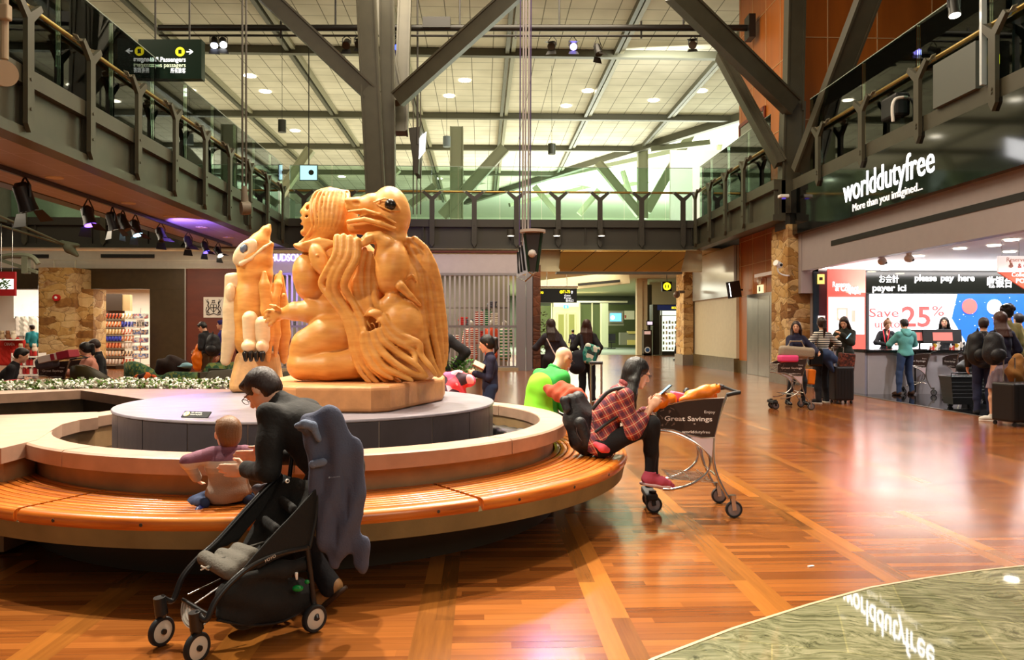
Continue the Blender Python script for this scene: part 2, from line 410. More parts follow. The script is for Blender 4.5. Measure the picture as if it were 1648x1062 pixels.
# ---------------------------------------------------------------- signed distance modelling -> surface nets
def A3(v): return np.array(v, dtype=np.float32)
class SD:
    def __init__(s, k=.02): s.p = []; s.k = k
    def cap(s, a, b, r0, r1=None, k=None, sub=False, flat=None, g=0):
        r1 = r0 if r1 is None else r1
        s.p.append(('c', A3(a), A3(b), r0, r1, s.k if k is None else k, sub, flat)); return s
    def tube(s, pts, rs, k=None, sub=False, flat=None):
        rs = rs if isinstance(rs, (list, tuple)) else [rs] * len(pts)
        for i in range(len(pts) - 1): s.cap(pts[i], pts[i + 1], rs[i], rs[i + 1], k, sub, flat)
        return s
    def ell(s, c, r, R=None, k=None, sub=False):
        r = (r, r, r) if not isinstance(r, (tuple, list)) else r
        s.p.append(('e', A3(c), A3(r), None if R is None else np.array(R, dtype=np.float32), s.k if k is None else k, sub)); return s
    def box(s, c, h, R=None, rnd=.01, k=None, sub=False):
        s.p.append(('b', A3(c), A3(h), None if R is None else np.array(R, dtype=np.float32), rnd, s.k if k is None else k, sub)); return s
    def cut(s, pt, n, k=.004):
        n = A3(n); n /= np.linalg.norm(n); s.p.append(('h', A3(pt), n, k)); return s
    def bounds(s, p):
        if p[0] == 'c':
            r = max(p[3], p[4]); return np.minimum(p[1], p[2]) - r, np.maximum(p[1], p[2]) + r
        if p[0] == 'e': r = p[2].max(); return p[1] - r, p[1] + r
        if p[0] == 'b': r = np.linalg.norm(p[2]) + p[4]; return p[1] - r, p[1] + r
    def field(s, h, noise=None):
        bs = [s.bounds(p) for p in s.p if p[0] != 'h' and not p[-2 if p[0] == 'c' else -1]]
        lo = np.min([b[0] for b in bs], 0) - 3 * h - .01; hi = np.max([b[1] for b in bs], 0) + 3 * h + .01
        n = np.ceil((hi - lo) / h).astype(int) + 1
        ax = [lo[i] + h * np.arange(n[i], dtype=np.float32) for i in range(3)]
        V = np.full(tuple(n), .5, np.float32)
        for p in s.p:
            if p[0] == 'h':
                d = (ax[0][:, None, None] - p[1][0]) * p[2][0] + (ax[1][None, :, None] - p[1][1]) * p[2][1] + (ax[2][None, None, :] - p[1][2]) * p[2][2]
                np.maximum(V, d, out=V); continue
            k = max(p[5] if p[0] != 'e' else p[4], 1e-4); sub = p[6] if p[0] in 'cb' else p[5]
            a, b = s.bounds(p); m = k + 2 * h
            i0 = np.maximum(((a - m - lo) / h).astype(int), 0); i1 = np.minimum(((b + m - lo) / h).astype(int) + 2, n)
            if (i1 <= i0).any(): continue
            X = ax[0][i0[0]:i1[0]][:, None, None]; Y = ax[1][i0[1]:i1[1]][None, :, None]; Z = ax[2][i0[2]:i1[2]][None, None, :]
            if p[0] == 'c':
                A, B, r0, r1, flat = p[1], p[2], p[3], p[4], p[7]
                x, y, z = X - A[0], Y - A[1], Z - A[2]; d = B - A; L2 = float(d @ d) + 1e-12
                t = np.clip((x * d[0] + y * d[1] + z * d[2]) / L2, 0, 1)
                x = x - t * d[0]; y = y - t * d[1]; z = z - t * d[2]
                if flat is not None:
                    fn, fs = A3(flat[0]), flat[1]; q = (x * fn[0] + y * fn[1] + z * fn[2]) * (1 / fs - 1); x = x + q * fn[0]; y = y + q * fn[1]; z = z + q * fn[2]
                    D = (np.sqrt(x * x + y * y + z * z) - (r0 + (r1 - r0) * t)) * (fs if fs < 1 else 1)
                else: D = np.sqrt(x * x + y * y + z * z) - (r0 + (r1 - r0) * t)
            else:
                C, r, R = p[1], p[2], p[3]; x, y, z = X - C[0], Y - C[1], Z - C[2]
                if R is not None:
                    x, y, z = (x * R[0, 0] + y * R[1, 0] + z * R[2, 0], x * R[0, 1] + y * R[1, 1] + z * R[2, 1], x * R[0, 2] + y * R[1, 2] + z * R[2, 2])
                if p[0] == 'e':
                    k0 = np.sqrt((x / r[0]) ** 2 + (y / r[1]) ** 2 + (z / r[2]) ** 2) + 1e-9; k1 = np.sqrt((x / r[0] ** 2) ** 2 + (y / r[1] ** 2) ** 2 + (z / r[2] ** 2) ** 2) + 1e-9
                    D = k0 * (k0 - 1) / k1
                else:
                    rd = p[4]; qx, qy, qz = np.abs(x) - r[0] + rd, np.abs(y) - r[1] + rd, np.abs(z) - r[2] + rd
                    D = np.sqrt(np.maximum(qx, 0) ** 2 + np.maximum(qy, 0) ** 2 + np.maximum(qz, 0) ** 2) + np.minimum(np.maximum(np.maximum(qx, qy), qz), 0) - rd
            sl = tuple(slice(i0[i], i1[i]) for i in range(3)); W = V[sl]
            if sub: W = -W
            hh = np.clip(.5 + .5 * (W - D) / k, 0, 1); W2 = W + (D - W) * hh - k * hh * (1 - hh)
            V[sl] = -W2 if sub else W2
        if noise: V += noise(ax[0][:, None, None], ax[1][None, :, None], ax[2][None, None, :]).astype(np.float32)
        V[0] = V[-1] = 1; V[:, 0] = V[:, -1] = 1; V[:, :, 0] = V[:, :, -1] = 1
        return V, lo
    def mesh(s, name, h, noise=None, relax=2):
        V, lo = s.field(h, noise); ins = V < 0; n = V.shape
        c = [ins[i:n[0] - 1 + i, j:n[1] - 1 + j, k:n[2] - 1 + k] for i in (0, 1) for j in (0, 1) for k in (0, 1)]
        anyc = c[0].copy(); allc = c[0].copy()
        for q in c[1:]: anyc |= q; allc &= q
        act = anyc & ~allc; I = np.argwhere(act)
        if len(I) == 0: return bpy.data.meshes.new(name)
        idx = -np.ones(act.shape, np.int32); idx[act] = np.arange(len(I))
        S = np.zeros((len(I), 3), np.float64); C = np.zeros(len(I))
        cs = [(i, j, k) for i in (0, 1) for j in (0, 1) for k in (0, 1)]
        for a in cs:
            for ax_ in range(3):
                if a[ax_]: continue
                b = list(a); b[ax_] = 1
                va = V[I[:, 0] + a[0], I[:, 1] + a[1], I[:, 2] + a[2]]; vb = V[I[:, 0] + b[0], I[:, 1] + b[1], I[:, 2] + b[2]]
                m = (va < 0) != (vb < 0); t = np.where(m, va / np.where(m, va - vb, 1), 0)
                pt = np.tile(np.array(a, float), (len(I), 1)); pt[:, ax_] = t
                S[m] += pt[m]; C[m] += 1
        P = (I + S / C[:, None]) * h + lo
        F_ = []
        for ax_ in range(3):
            b_, c_ = [(1, 2), (2, 0), (0, 1)][ax_]
            sl0 = [slice(None)] * 3; sl1 = [slice(None)] * 3; sl0[ax_] = slice(0, -1); sl1[ax_] = slice(1, None)
            A_, B_ = ins[tuple(sl0)], ins[tuple(sl1)]; E = np.argwhere(A_ != B_)
            ok = (E[:, b_] > 0) & (E[:, c_] > 0) & (E[:, b_] < n[b_] - 1) & (E[:, c_] < n[c_] - 1); E = E[ok]
            sg = A_[E[:, 0], E[:, 1], E[:, 2]]
            q = []
            for db, dc in ((1, 1), (0, 1), (0, 0), (1, 0)):
                e = E.copy(); e[:, b_] -= db; e[:, c_] -= dc; q.append(idx[e[:, 0], e[:, 1], e[:, 2]])
            Q = np.stack(q, 1); Q[~sg] = Q[~sg][:, ::-1]; F_.append(Q)
        Q = np.concatenate(F_); Q = Q[(Q >= 0).all(1)]
        for _ in range(relax):
            acc = np.zeros_like(P); cnt = np.zeros(len(P))
            for a_, b_ in ((0, 1), (1, 2), (2, 3), (3, 0)):
                np.add.at(acc, Q[:, a_], P[Q[:, b_]]); np.add.at(cnt, Q[:, a_], 1); np.add.at(acc, Q[:, b_], P[Q[:, a_]]); np.add.at(cnt, Q[:, b_], 1)
            P = P * .5 + .5 * acc / np.maximum(cnt, 1)[:, None]
        me = bpy.data.meshes.new(name); me.vertices.add(len(P)); me.vertices.foreach_set('co', P.astype(np.float32).ravel())
        me.loops.add(len(Q) * 4); me.loops.foreach_set('vertex_index', Q.astype(np.int32).ravel())
        me.polygons.add(len(Q)); me.polygons.foreach_set('loop_start', np.arange(0, len(Q) * 4, 4, dtype=np.int32))
        try: me.polygons.foreach_set('loop_total', np.full(len(Q), 4, np.int32))
        except Exception: pass
        me.update(calc_edges=True); me.validate(); return me
    def build(s, name, h, mat, parent=None, noise=None, relax=2):
        return link(name, s.mesh(name, h, noise, relax), mat, parent, smooth=True)
def wob(a, f=9.0, sd=0.0):
    def fn(x, y, z): return a * (np.sin(f * x * 2 + 3 * np.sin(f * z * .7 + sd) + sd) * np.sin(f * y * 1.7 + f * z * 1.1 + 2 * sd) + .5 * np.sin(f * 2.7 * z + f * 1.9 * x - sd))
    return fn
# ================================================================ STRUCTURE
ZF, ZS = 5.2, 4.15            # upper floor level, soffit level
STEEL = M('painted_steel', '#4b4839', .42, var=.15, vs_=3, bump=.03, bs=20)
STEELD = M('dark_steel', '#38352e', .5)
STEELF = M('far_steel', '#4b4a3e', .5, var=.1)
BLACK = M('black_paint', '#16130f', .45)
WHITE = M('white_paint', '#d9d4c8', .6, var=.04)
CREAM = M('cream_paint', '#d8cfae', .7, var=.05)
GLASS = glass_mat('balustrade_glass')
BRASS = M('brass_rail', '#b59a55', .3, .8)
ORANGE = M('orange_wood_panel', '#b8661c', .42, var=.18, vs_=3, stretch=(1, 1, .12), bump=.02)
STONE = stone_wall()
GREYP = M('grey_panel', '#8d8790', .6, var=.05)

# floors
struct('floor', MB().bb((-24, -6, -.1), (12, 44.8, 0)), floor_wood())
struct('floor_carpet', MB().bb((-24, 44.8, -.1), (24, 74, 0)), M('grey_green_carpet', '#7d8a78', .95, var=.1, vs_=2))
GC = []
pts = [fl(1052, 1062), fl(1180, 1013), fl(1300, 975), fl(1400, 947), fl(1500, 930), fl(1580, 919), fl(1648, 912)]
poly = [(p.x, p.y) for p in pts]
sx = poly[-1][0] - poly[-2][0]; sy = poly[-1][1] - poly[-2][1]
poly += [(poly[-1][0] + 1.5, poly[-1][1] + .25), (9, 4.2), (9, -4), (-1.5, -4), (-1.4, 1.2), (-.2, 2.4)]
struct('floor_granite', MB().prism(poly, -.05, .004), granite())
rim = MB()
rp = [Vector((x, y, .003)) for x, y in ([(-1.4, 1.2), (-.2, 2.4)] + poly[:8])]
for a, b in zip(rp[:-1], rp[1:]): rim.bar(a, b, .018, .008)
struct('trim_1', rim, M('pale_metal_strip', '#c9b795', .35, .3))
struct('floor_tile', MB().prism([(8.0, -4), (13, -4), (13, 21.2), (7.93, 21.2)], -.05, .006), M('black_granite', '#0e0e10', .06, spec=.8, var=.3))
e = MB(); e.bar((7.99, -4, .008), (7.92, 21.2, .008), .03, .01); struct('trim_2', e, M('steel_strip', '#8b8880', .3, .6))

# ceiling
A_, B_ = at(1185, 185, 41.7), at(850, 288, 60.0)
d = (B_ - A_); Rt = A_ - d * .6; Lf = B_ + d * .5
cpoly = [(-24, -4), (20, -4), (20, Rt.y), (Rt.x, Rt.y), (Lf.x, Lf.y), (-24, Lf.y + 4)]
struct('ceiling', MB().prism(cpoly, 12.5, 12.7), ceiling_tiles())
struct('ceiling_hall', MB().bb((-24, 30, 14.2), (44, 96, 14.4)), M('white_hall_ceiling', '#eef0e2', .8))
bm_ = MB()
bm_.bar((Rt.x, Rt.y, 12.35), (Lf.x, Lf.y, 12.35), .35, .5)
for k in range(-4, 4):
    X = 1.17 + 4.3 * k - .1
    yend = Lf.y
    # stop at the edge line
    if d.x != 0:
        t = (X - A_.x) / d.x; yend = min(72, A_.y + t * d.y) if X > Lf.x else Lf.y
    bm_.bb((X - .13, 20, 12.28), (X + .02, yend, 12.5)); bm_.mat(1).bb((X + .1, 20, 12.34), (X + .26, yend, 12.5)).mat(0)  # pale strip puts the lit side of each beam into colour
for Y in (32, 41.5, 48.7, 56.6, 64.5):
    xe = 20 if Y < Rt.y else (A_.x + (Y - A_.y) / d.y * d.x)
    bm_.bb((-22, Y - .14, 12.2), (min(xe, 20), Y + .14, 12.48))
struct('trim_3', bm_, [M('ceiling_beam', '#5b5a49', .5), M('ceiling_beam_lit_side', '#8f8c74', .5)])
# edges of the hall beyond
hw = MB(); hw.bb((-26, 92, 5.2), (44, 92.4, 14.4)); struct('wall_back_upper', hw, M('hall_wall', '#e6ead4', .8))
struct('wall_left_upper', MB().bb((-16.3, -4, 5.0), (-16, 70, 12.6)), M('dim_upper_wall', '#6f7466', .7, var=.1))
struct('wall_right_upper', MB().bb((26, -4, 5.0), (26.3, 92, 14.3)), M('hall_wall2', '#d8dcc4', .8))

# steel joists slung beneath the hall ceiling
for (a, b, wd) in ((at(890, 285, 62), at(1100, 240, 52), .25), (at(1048, 240, 47), at(1142, 229, 47), .3), (at(700, 310, 58), at(880, 270, 66), .25), (at(1000, 300, 70), at(1186, 262, 70), .22), (at(820, 330, 66), at(1010, 285, 76), .22), (at(880, 320, 80), at(1150, 300, 80), .2)):
    hb = MB().bar(a, b, wd, .3); struct('trim_4', hb, M('hall_joist', '#7f8268', .5))

# upper floor slabs
def edge_beam(p0, p1, out, name, mats=None):
    """I-section edge beam running p0->p1 at the slab edge; out = unit vector to the atrium"""
    p0, p1, out = Vector(p0), Vector(p1), Vector(out); m = MB()
    def q(o0, o1, z0, z1):
        m.slab([p0 + out * o0 + Vector((0, 0, z0)), p1 + out * o0 + Vector((0, 0, z0)), p1 + out * o1 + Vector((0, 0, z0)), p0 + out * o1 + Vector((0, 0, z0))], (0, 0, z1 - z0))
    q(-.3, 0, ZF - .26, ZF)         # kerb channel
    q(-.3, -.12, ZS + .16, ZF - .26)  # web
    q(-.3, 0.02, ZS, ZS + .16)      # lower flange
    L = (p1 - p0).length; n = int(L / 1.87)
    dd = (p1 - p0).normalized()
    for i in range(n + 1):
        c = p0 + dd * (i * 1.87 + .05)
        m.slab([c + out * -.13 + Vector((0, 0, ZS + .16)), c + out * -.03 + Vector((0, 0, ZS + .16)), c + out * -.03 + Vector((0, 0, ZF - .26)), c + out * -.13 + Vector((0, 0, ZF - .26))], dd * .03)
    return struct(name, m, mats or STEEL)
YF = 27.9
struct('floor_bridge', MB().bb((-9.3, -3, ZF - .3), (-6.9, YF, ZF - .02)), GREYP)
SOF = NT('soffit_panel'); pp = SOF.pos(); sxx = SOF.add('ShaderNodeSeparateXYZ', i_0=pp)
ll = SOF.math('MAXIMUM', SOF.math('LESS_THAN', SOF.math('FRACT', SOF.math('DIVIDE', sxx.outputs[0], .62)), .025), SOF.math('LESS_THAN', SOF.math('FRACT', SOF.math('DIVIDE', sxx.outputs[1], .93)), .018))
SOF.col(SOF.mix(ll, lin('#b0a8b4'), lin('#cfcbe0'))); SOF.b.inputs['Roughness'].default_value = .55
struct('ceiling_bridge', MB().bb((-9.25, -3, ZS + .02), (-6.9, YF, ZS + .10)), SOF.m)
edge_beam((-6.6, -3, 0), (-6.6, YF, 0), (1, 0, 0), 'trim_5')
edge_beam((-9.3, -3, 0), (-9.3, YF, 0), (-1, 0, 0), 'trim_6')
struct('floor_upper', MB().bb((-24, YF + .2, ZF - .3), (26, 92, ZF - .02)), M('upper_floor', '#9c9684', .3))
struct('ceiling_lower', MB().bb((-24, YF + .2, ZS + .02), (8.4, 74, ZS + .1)).bb((8.4, 33, ZS + .02), (17, 74, ZS + .1)), M('lower_ceiling', '#cfc7a4', .7))
edge_beam((7.4, YF, 0), (-24, YF, 0), (0, -1, 0), 'trim_7', STEELD)
edge_beam((7.4, 20.2, 0), (7.4, YF, 0), (-1, 0, 0), 'trim_8')
struct('floor_side_walk', MB().bb((7.6, 20.2, ZS + .2), (8.4, YF + .3, ZF - .02)), STEEL)
struct('floor_right_upper', MB().bb((8.15, -3, ZF - .5), (26, 21, ZF - .02)), M('dark_carpet', '#54504a', .9))
struct('trim_9', MB().bb((7.88, -3, ZF - .28), (8.15, 20.6, ZF)), STEEL)
# upper side wall & dim ceiling over the right gallery
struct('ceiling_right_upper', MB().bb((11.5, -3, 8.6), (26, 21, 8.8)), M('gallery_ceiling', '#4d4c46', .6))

# orange timber lift shaft
ow = MB(); ow.bb((8.4, 21.3, 0), (8.9, 26.05, ZF)); ow.bb((8.4, 21.8, ZF), (8.9, 26.05, 12.5)); ow.bb((8.4, 21.3, ZF), (26, 21.8, 12.5)); struct('wall_timber', ow, ORANGE)
oj = MB()
for z in (2.45, 3.42, 4.2, 7.0, 8.9, 10.8): oj.bb((8.385, 21.3, z), (8.402, 26.05, z + .015))
for y in (22.4, 23.55, 24.7, 25.9): oj.bb((8.385, y, 2.5), (8.402, y + .015, 12.4))
for z in (7.0, 9.2, 11): oj.bb((8.4, 21.285, z), (26, 21.302, z + .02))
for x in (9.25, 10.6, 12.1, 14): oj.bb((x, 21.285, ZF), (x + .02, 21.302, 12.4))
struct('trim_10', oj, M('panel_joint', '#d9b98a', .6))
# upper window beside the shaft (red frame)
wx = MB(); 
for (y0, y1, z0, z1) in ((23.6, 25.95, 7.9, 8.02), (23.6, 25.95, 5.25, 5.33), (25.85, 25.97, 5.25, 8.0), (23.55, 23.67, 5.25, 8.0)): wx.bb((8.34, y0, z0), (8.42, y1, z1))
wf = struct('window_1', wx, M('red_frame', '#7d2c12', .45))
pn = MB().bb((8.36, 23.67, 5.33), (8.395, 25.85, 7.9)).build('pane', M('dim_glass', '#3e4330', .05, spec=.8), None); pn.parent = wf; pn.data.transform(Matrix.Translation(-wf.location))

# wall beyond the shaft
struct('wall_right', MB().bb((8.3, 26.05, .45), (8.6, 33, ZS)), M('wall_cream', '#c9bfa4', .6, var=.06))
ww = MB().bb((8.22, 26.05, 2.5), (8.32, 31.3, ZS)); struct('wall_right_glazed', ww, M('pale_blue_panel', '#b9bfbd', .18, spec=.6))
struct('baseboard_right', MB().bb((8.22, 26.05, 0), (8.6, 31.3, .45)), M('stone_base', '#6b5a3a', .3, var=.3))

# wall at the back of the atrium, ground floor
YB = 27.6
def rect(m, px0, py0, px1, py1, Y, th=.2, x=None):
    a, b = atY(px0, py0, Y), atY(px1, py1, Y)
    return m.bb((a.x, Y, min(a.z, b.z)), (b.x, Y + th, max(a.z, b.z)))
m = MB(); rect(m, -80, 398, 1126, 402, YB - .1, .6)
struct('trim_11', m, M('bulkhead_edge', '#b5ab8e', .6))
m = MB(); rect(m, -80, 403, 410, 432, YB); struct('wall_back_bulkhead', m, M('bulkhead_paint', '#c8bfb2', .65, var=.06))
m = MB(); rect(m, 660, 403, 868, 407, YB - .1); struct('trim_12', m, M('maroon_trim', '#5a2016', .5))
m = MB()
for a, b in ((162, 248), (-10, 78)): rect(m, a, 409, b, 415, YB - .03, .03)
struct('trim_13', m, BLACK)
m = MB()
for py in (418, 431): rect(m, 53, py, 410, py + 1.6, YB - .25, .05)
for px in (54, 86, 120, 380): rect(m, px, 418, px + 1.6, 433, YB - .25, .05)
struct('trim_14', m, M('pale_frame', '#d6cdb8', .5))
DB = M('brown_metal_panel', '#4a3a22', .35, .25, var=.15)
m = MB(); rect(m, 121, 431, 297, 465, YB - .1, .3); rect(m, 241, 465, 297, 600, YB - .1, .3); rect(m, -60, 433, 61, 465, YB, .3); struct('wall_back_brown', m, DB)
m = MB(); rect(m, 297, 431, 299, 600, YB - .12, .05); struct('trim_15', m, M('silver_strip', '#b9b2a8', .3, .7))
RED = M('red_brown_veneer', '#6a2a12', .45, var=.2, vs_=2, stretch=(1, 1, 3))
m = MB(); rect(m, 299, 431, 398, 600, YB - .05, .3); rect(m, 380, 407, 400, 600, YB - .05, .3); struct('wall_back_red', m, RED)
m = MB(); rect(m, 398, 408, 840, 443, YB - .1, .5); struct('wall_back_fascia', m, M('fascia_paint', '#a59aa2', .5, var=.05))
# left shop room + blanket shop room behind
struct('wall_shop_left', MB().bb((-24, 33, 0), (-11.2, 33.2, 3.5)), M('shop_white', '#e8dfcf', .7))
struct('wall_shop_side', MB().bb((-9.6, 27.9, 0), (-9.4, 34, 3.5)), M('shop_white2', '#d8cdb8', .7))
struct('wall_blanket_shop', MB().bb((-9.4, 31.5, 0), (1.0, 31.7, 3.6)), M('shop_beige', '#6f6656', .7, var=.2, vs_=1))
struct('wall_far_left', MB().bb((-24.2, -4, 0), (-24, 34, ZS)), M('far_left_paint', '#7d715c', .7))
m = MB(); rect(m, 831, 443, 846, 600, YB - .2, .3); rect(m, 847, 430, 858, 600, YB - .1, .3); struct('trim_16', m, M('shutter_post', '#8f8a90', .4, .5))

# corridor beyond the opening
m = MB(); rect(m, 868, 403, 1130, 437, YB + .6, .3); struct('wall_corridor_header', m, CREAM)
m = MB(); rect(m, 868, 402, 901, 437, YB + .4, .2); struct('trim_17', m, CREAM)
cw = MB()
n = 14
def arcp(i, j):
    px = 901 + (1100 - 901) * i; y = YB - .2 + (1 - j) * .7; base = atY(px, 437, YB + .1)
    z = base.z + .06 + .62 * j
    return Vector((base.x, y, z))
cw.grid(arcp, 20, 6); cwm = NT('arched_veneer'); pq = cwm.pos(); s3 = cwm.add('ShaderNodeSeparateXYZ', i_0=pq)
v = cwm.math('FRACT', cwm.math('DIVIDE', cwm.math('SUBTRACT', cwm.math('SUBTRACT', s3.outputs[0], cwm.math('MULTIPLY', s3.outputs[2], 1.2)), .1), 1.12))
cwm.col(cwm.mix(cwm.math('LESS_THAN', v, .03), lin('#b8924a'), lin('#241a0c'))); cwm.b.inputs['Roughness'].default_value = .35
struct('trim_18', cw, cwm.m, solid=.05)
m = MB(); rect(m, 896, 437, 1098, 440.5, YB - .3, .5); struct('trim_19', m, STEELD)
# low sloping soffit in the corridor with slots, posts and the far office front
m = MB(); a, b = at(868, 500, 62), at(1000, 455, 62)
struct('wall_corridor_beam', MB().bar(at(865, 462, 36), at(1012, 446, 36), .3, .55), CREAM)
m = MB(); m.bar(at(930, 458, 35.7), at(998, 452, 35.7), .03, .12); struct('trim_20', m, BLACK)
struct('wall_corridor_right', MB().bb((at(1050, 0, 46).x, 46.5, 0), (16, 46.7, ZS)), M('corridor_wall', '#d4cfae', .7))
m = MB(); rect(m, 1025, 436, 1034, 571, 43.6, .4); rect(m, 1033, 420, 1042, 571, 43.7, .3); struct('wall_corridor_post', m, [CREAM])
m = MB(); rect(m, 1040, 458, 1049, 571, 44.6, .4); struct('wall_corridor_pier', m, STEEL)
m = MB(); rect(m, 968, 488, 979, 559, 57.5, .5); struct('wall_office_post', m, M('pale_green_post', '#b9bf9b', .5))
m = MB(); rect(m, 865, 484, 1010, 487, 59.5, .4); struct('trim_21', m, CREAM)
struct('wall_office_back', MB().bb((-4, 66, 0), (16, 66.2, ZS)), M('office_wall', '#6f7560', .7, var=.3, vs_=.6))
m = MB()
for a, b, c, dd in ((865, 487, 888, 559), (1004, 487, 1030, 500)): pass
rect(m, 891, 487, 933, 559, 61, .2); struct('wall_office_cream', m, CREAM)

# ---- steel tree columns
def member(m, a, b, w_, dp=.34):
    a, b = Vector(a), Vector(b); d_ = (b - a).normalized(); sd = d_.cross(Vector((0, 1, 0))).normalized()
    # H-section: two flanges + web
    up = Vector((0, 1, 0))
    m.bar(a, b, w_, dp * .75, up=up)
    m.bar(a + sd * (w_ / 2), b + sd * (w_ / 2), .05, dp, up=up); m.bar(a - sd * (w_ / 2), b - sd * (w_ / 2), .05, dp, up=up)
def tree(name, label, trunk, branches, foot):
    r = empty(name, label=label, cat='column', group=None)
    for i, (a, b, w_) in enumerate(trunk): mm = MB(); member(mm, a, b, w_); mm.build('trunk', STEEL, r)
    for i, (a, b, w_) in enumerate(branches): mm = MB(); member(mm, a, b, w_); mm.build('branch', STEEL, r)
    mm = MB(); mm.bb(*foot); mm.build('base_plinth', STEELD, r); settle(r); return r
D1 = 22.0; q = at(612, 531, D1)
tree('steel_column', 'tall grey steel tree column rising behind the big kneeling carving with splayed branches',
     [(at(620, 613, 21.8), at(588, -30, 21.8), .46), (at(628, 613, D1 + .4), at(622, -60, D1 + .4), .34)],
     [(at(604, 158, 21.9), at(405, -30, 20.6), .38), (at(640, 160, 21.9), at(850, -30, 20.6), .38), (at(645, 215, D1 + .9), at(652, -10, D1 + 2.6), .34), (at(642, 165, D1 + .6), at(600, -40, D1 + 3), .3)],
     ((at(620, 0, 21.8).x - .35, at(620, 0, 21.8).y - .35, 0), (at(620, 0, 21.8).x + .35, at(620, 0, 21.8).y + .35, .6)))
pc = Vector((8.0, 20.6, 0))
tree('steel_column', 'grey steel tree column standing on the stone pillar left of the duty free sign',
     [(at(1270, 352, 20.7), at(1276, 165, 20.7), .5), (at(1276, 180, 20.7), at(1281, -60, 20.7), .4)],
     [(at(1275, 172, 20.5), at(1085, -14, 18.6), .42), (at(1256, 264, 20.6), at(1160, 88, 21.6), .22), (at(1291, 276, 20.2), at(1408, -30, 17.9), .44)],
     ((pc.x - .3, pc.y - .35, 3.95), (pc.x + .25, pc.y + .35, 4.25)))
# stone pillars
def pillar(label, a, b, base=.42, mt=None):
    r = empty('stone_pillar', label=label, cat='pillar')
    rb = MB().bb((a[0], a[1], base), (b[0], b[1], b[2]))
    o = rb.build('stone_cladding', mt or STONE, r)
    MB().bb((a[0] - .05, a[1] - .05, 0), (b[0] + .05, b[1] + .05, base)).build('plinth', M('pillar_plinth', '#8c8478', .5, var=.15), r); settle(r)
    return r
pillar('stacked stone pillar under the duty free sign, beside the lift doors', (7.72, 20.1, 0), (8.42, 21.25, 4.05))
pillar('rough brown stone pillar at the right of the corridor opening', (at(1099, 0, 31.6).x, 31.2, 0), (8.25, 32.4, 4.1))
pillar('wide stone clad pillar left of the souvenir shop with a red alarm on it', (atY(62, 0, 26.4).x, 26.4, 0), (atY(120, 0, 26.4).x, 27.5, 3.38), .05)
pillar('pale stone clad pillar at the edge of the souvenir shop opening', (atY(121, 0, 26.9).x, 26.9, 0), (atY(150, 0, 26.9).x, 27.8, 2.72), .05)
pillar('dark reddish stone pillar between the shuttered shop and the corridor', (atY(857, 0, 27.5).x, 27.5, 0), (atY(870, 0, 27.5).x, 28.4, 3.6), .05, stone_wall('dark_stone', ('#2a1208', '#4a2412', '#5e3018', '#6b3a20', '#3a1c0e')))

# ---- glass balustrades: posts, brackets, handrail, panes
def balustrade(label, p0, p1, out, gaps, first, spacing=1.87, rail=True, pane_w=1.87, top=7.05, mats=(STEEL, BRASS), zb=ZS + .08):
    r = empty('glass_balustrade', label=label, cat='railing')
    p0, p1, out = Vector(p0), Vector(p1), Vector(out); L = (p1 - p0).length; dd = (p1 - p0).normalized()
    s = first; i = 0
    while s < L:
        c = p0 + dd * s + out * .06; m = MB()
        def P(a, o, z): return c + dd * a + out * o + Vector((0, 0, z))
        hw_ = .085
        prof = [(-hw_, zb + .12), (0, zb), (hw_, zb + .12), (hw_, 5.86), (.33, 6.1), (.27, 6.17), (0, 5.97), (-.27, 6.17), (-.33, 6.1), (-hw_, 5.86)]
        m.slab([P(a, -.03, z) for a, z in prof], out * .07)
        m.cyl(P(0, .04, zb + .34), P(0, .055, zb + .34), .025); m.cyl(P(0, .04, 5.0), P(0, .055, 5.0), .025)
        po = m.build('post', mats[0], r)
        b = MB()
        for sg in (-1, 1):
            b.bar(P(.30 * sg, 0, 6.12), P(.30 * sg, -.14, 6.16), .05, .05); b.slab([P(.25 * sg, -.02, 6.05), P(.40 * sg, -.02, 6.16), P(.40 * sg, -.1, 6.19), P(.25 * sg, -.1, 6.1)], (0, 0, .02))
        bo = b.build('bracket', M('rail_bracket', '#a8a290', .35, .6), po)
        s += spacing
    MB().cyl(p0 - out * .12 + Vector((0, 0, 6.17)), p1 - out * .12 + Vector((0, 0, 6.17)), .04, n=10).build('handrail', mats[1], r, smooth=True)
    s = 0.0
    while s < L - .05:
        e_ = min(s + pane_w - .02, L); a = p0 + dd * s - out * .2; b = p0 + dd * e_ - out * .2
        MB().slab([a + Vector((0, 0, ZF)), b + Vector((0, 0, ZF)), b + Vector((0, 0, top)), a + Vector((0, 0, top))], -out * .016).build('pane', GLASS, r)
        MB().slab([a + Vector((0, 0, top)), b + Vector((0, 0, top)), b + Vector((0, 0, top + .02)), a + Vector((0, 0, top + .02))], -out * .02).build('edge_strip', M('glass_edge', '#9fb0a2', .2), r)
        s += pane_w
    settle(r); return r
balustrade('long glass balustrade on the near side of the left bridge', (-6.6, 4.0, 0), (-6.6, YF, 0), (1, 0, 0), 0, 6.05)
balustrade('glass balustrade on the rear side of the left bridge, seen through the nearer glass', (-9.3, 4.0, 0), (-9.3, YF, 0), (-1, 0, 0), 0, 99)
balustrade('glass balustrade with forked posts across the back of the atrium', (-6.6, YF, 0), (7.4, YF, 0), (0, -1, 0), 0, .55, spacing=1.45, pane_w=1.45, mats=(STEELD, BRASS))
balustrade('short glass balustrade along the side walkway beside the orange timber wall', (7.4, 21.0, 0), (7.4, YF, 0), (-1, 0, 0), 0, 1.4, spacing=1.7)
balustrade('glass balustrade above the duty free sign', (7.88, 4.0, 0), (7.88, 19.6, 0), (-1, 0, 0), 0, 1.6, spacing=2.15, pane_w=2.15, zb=4.72)
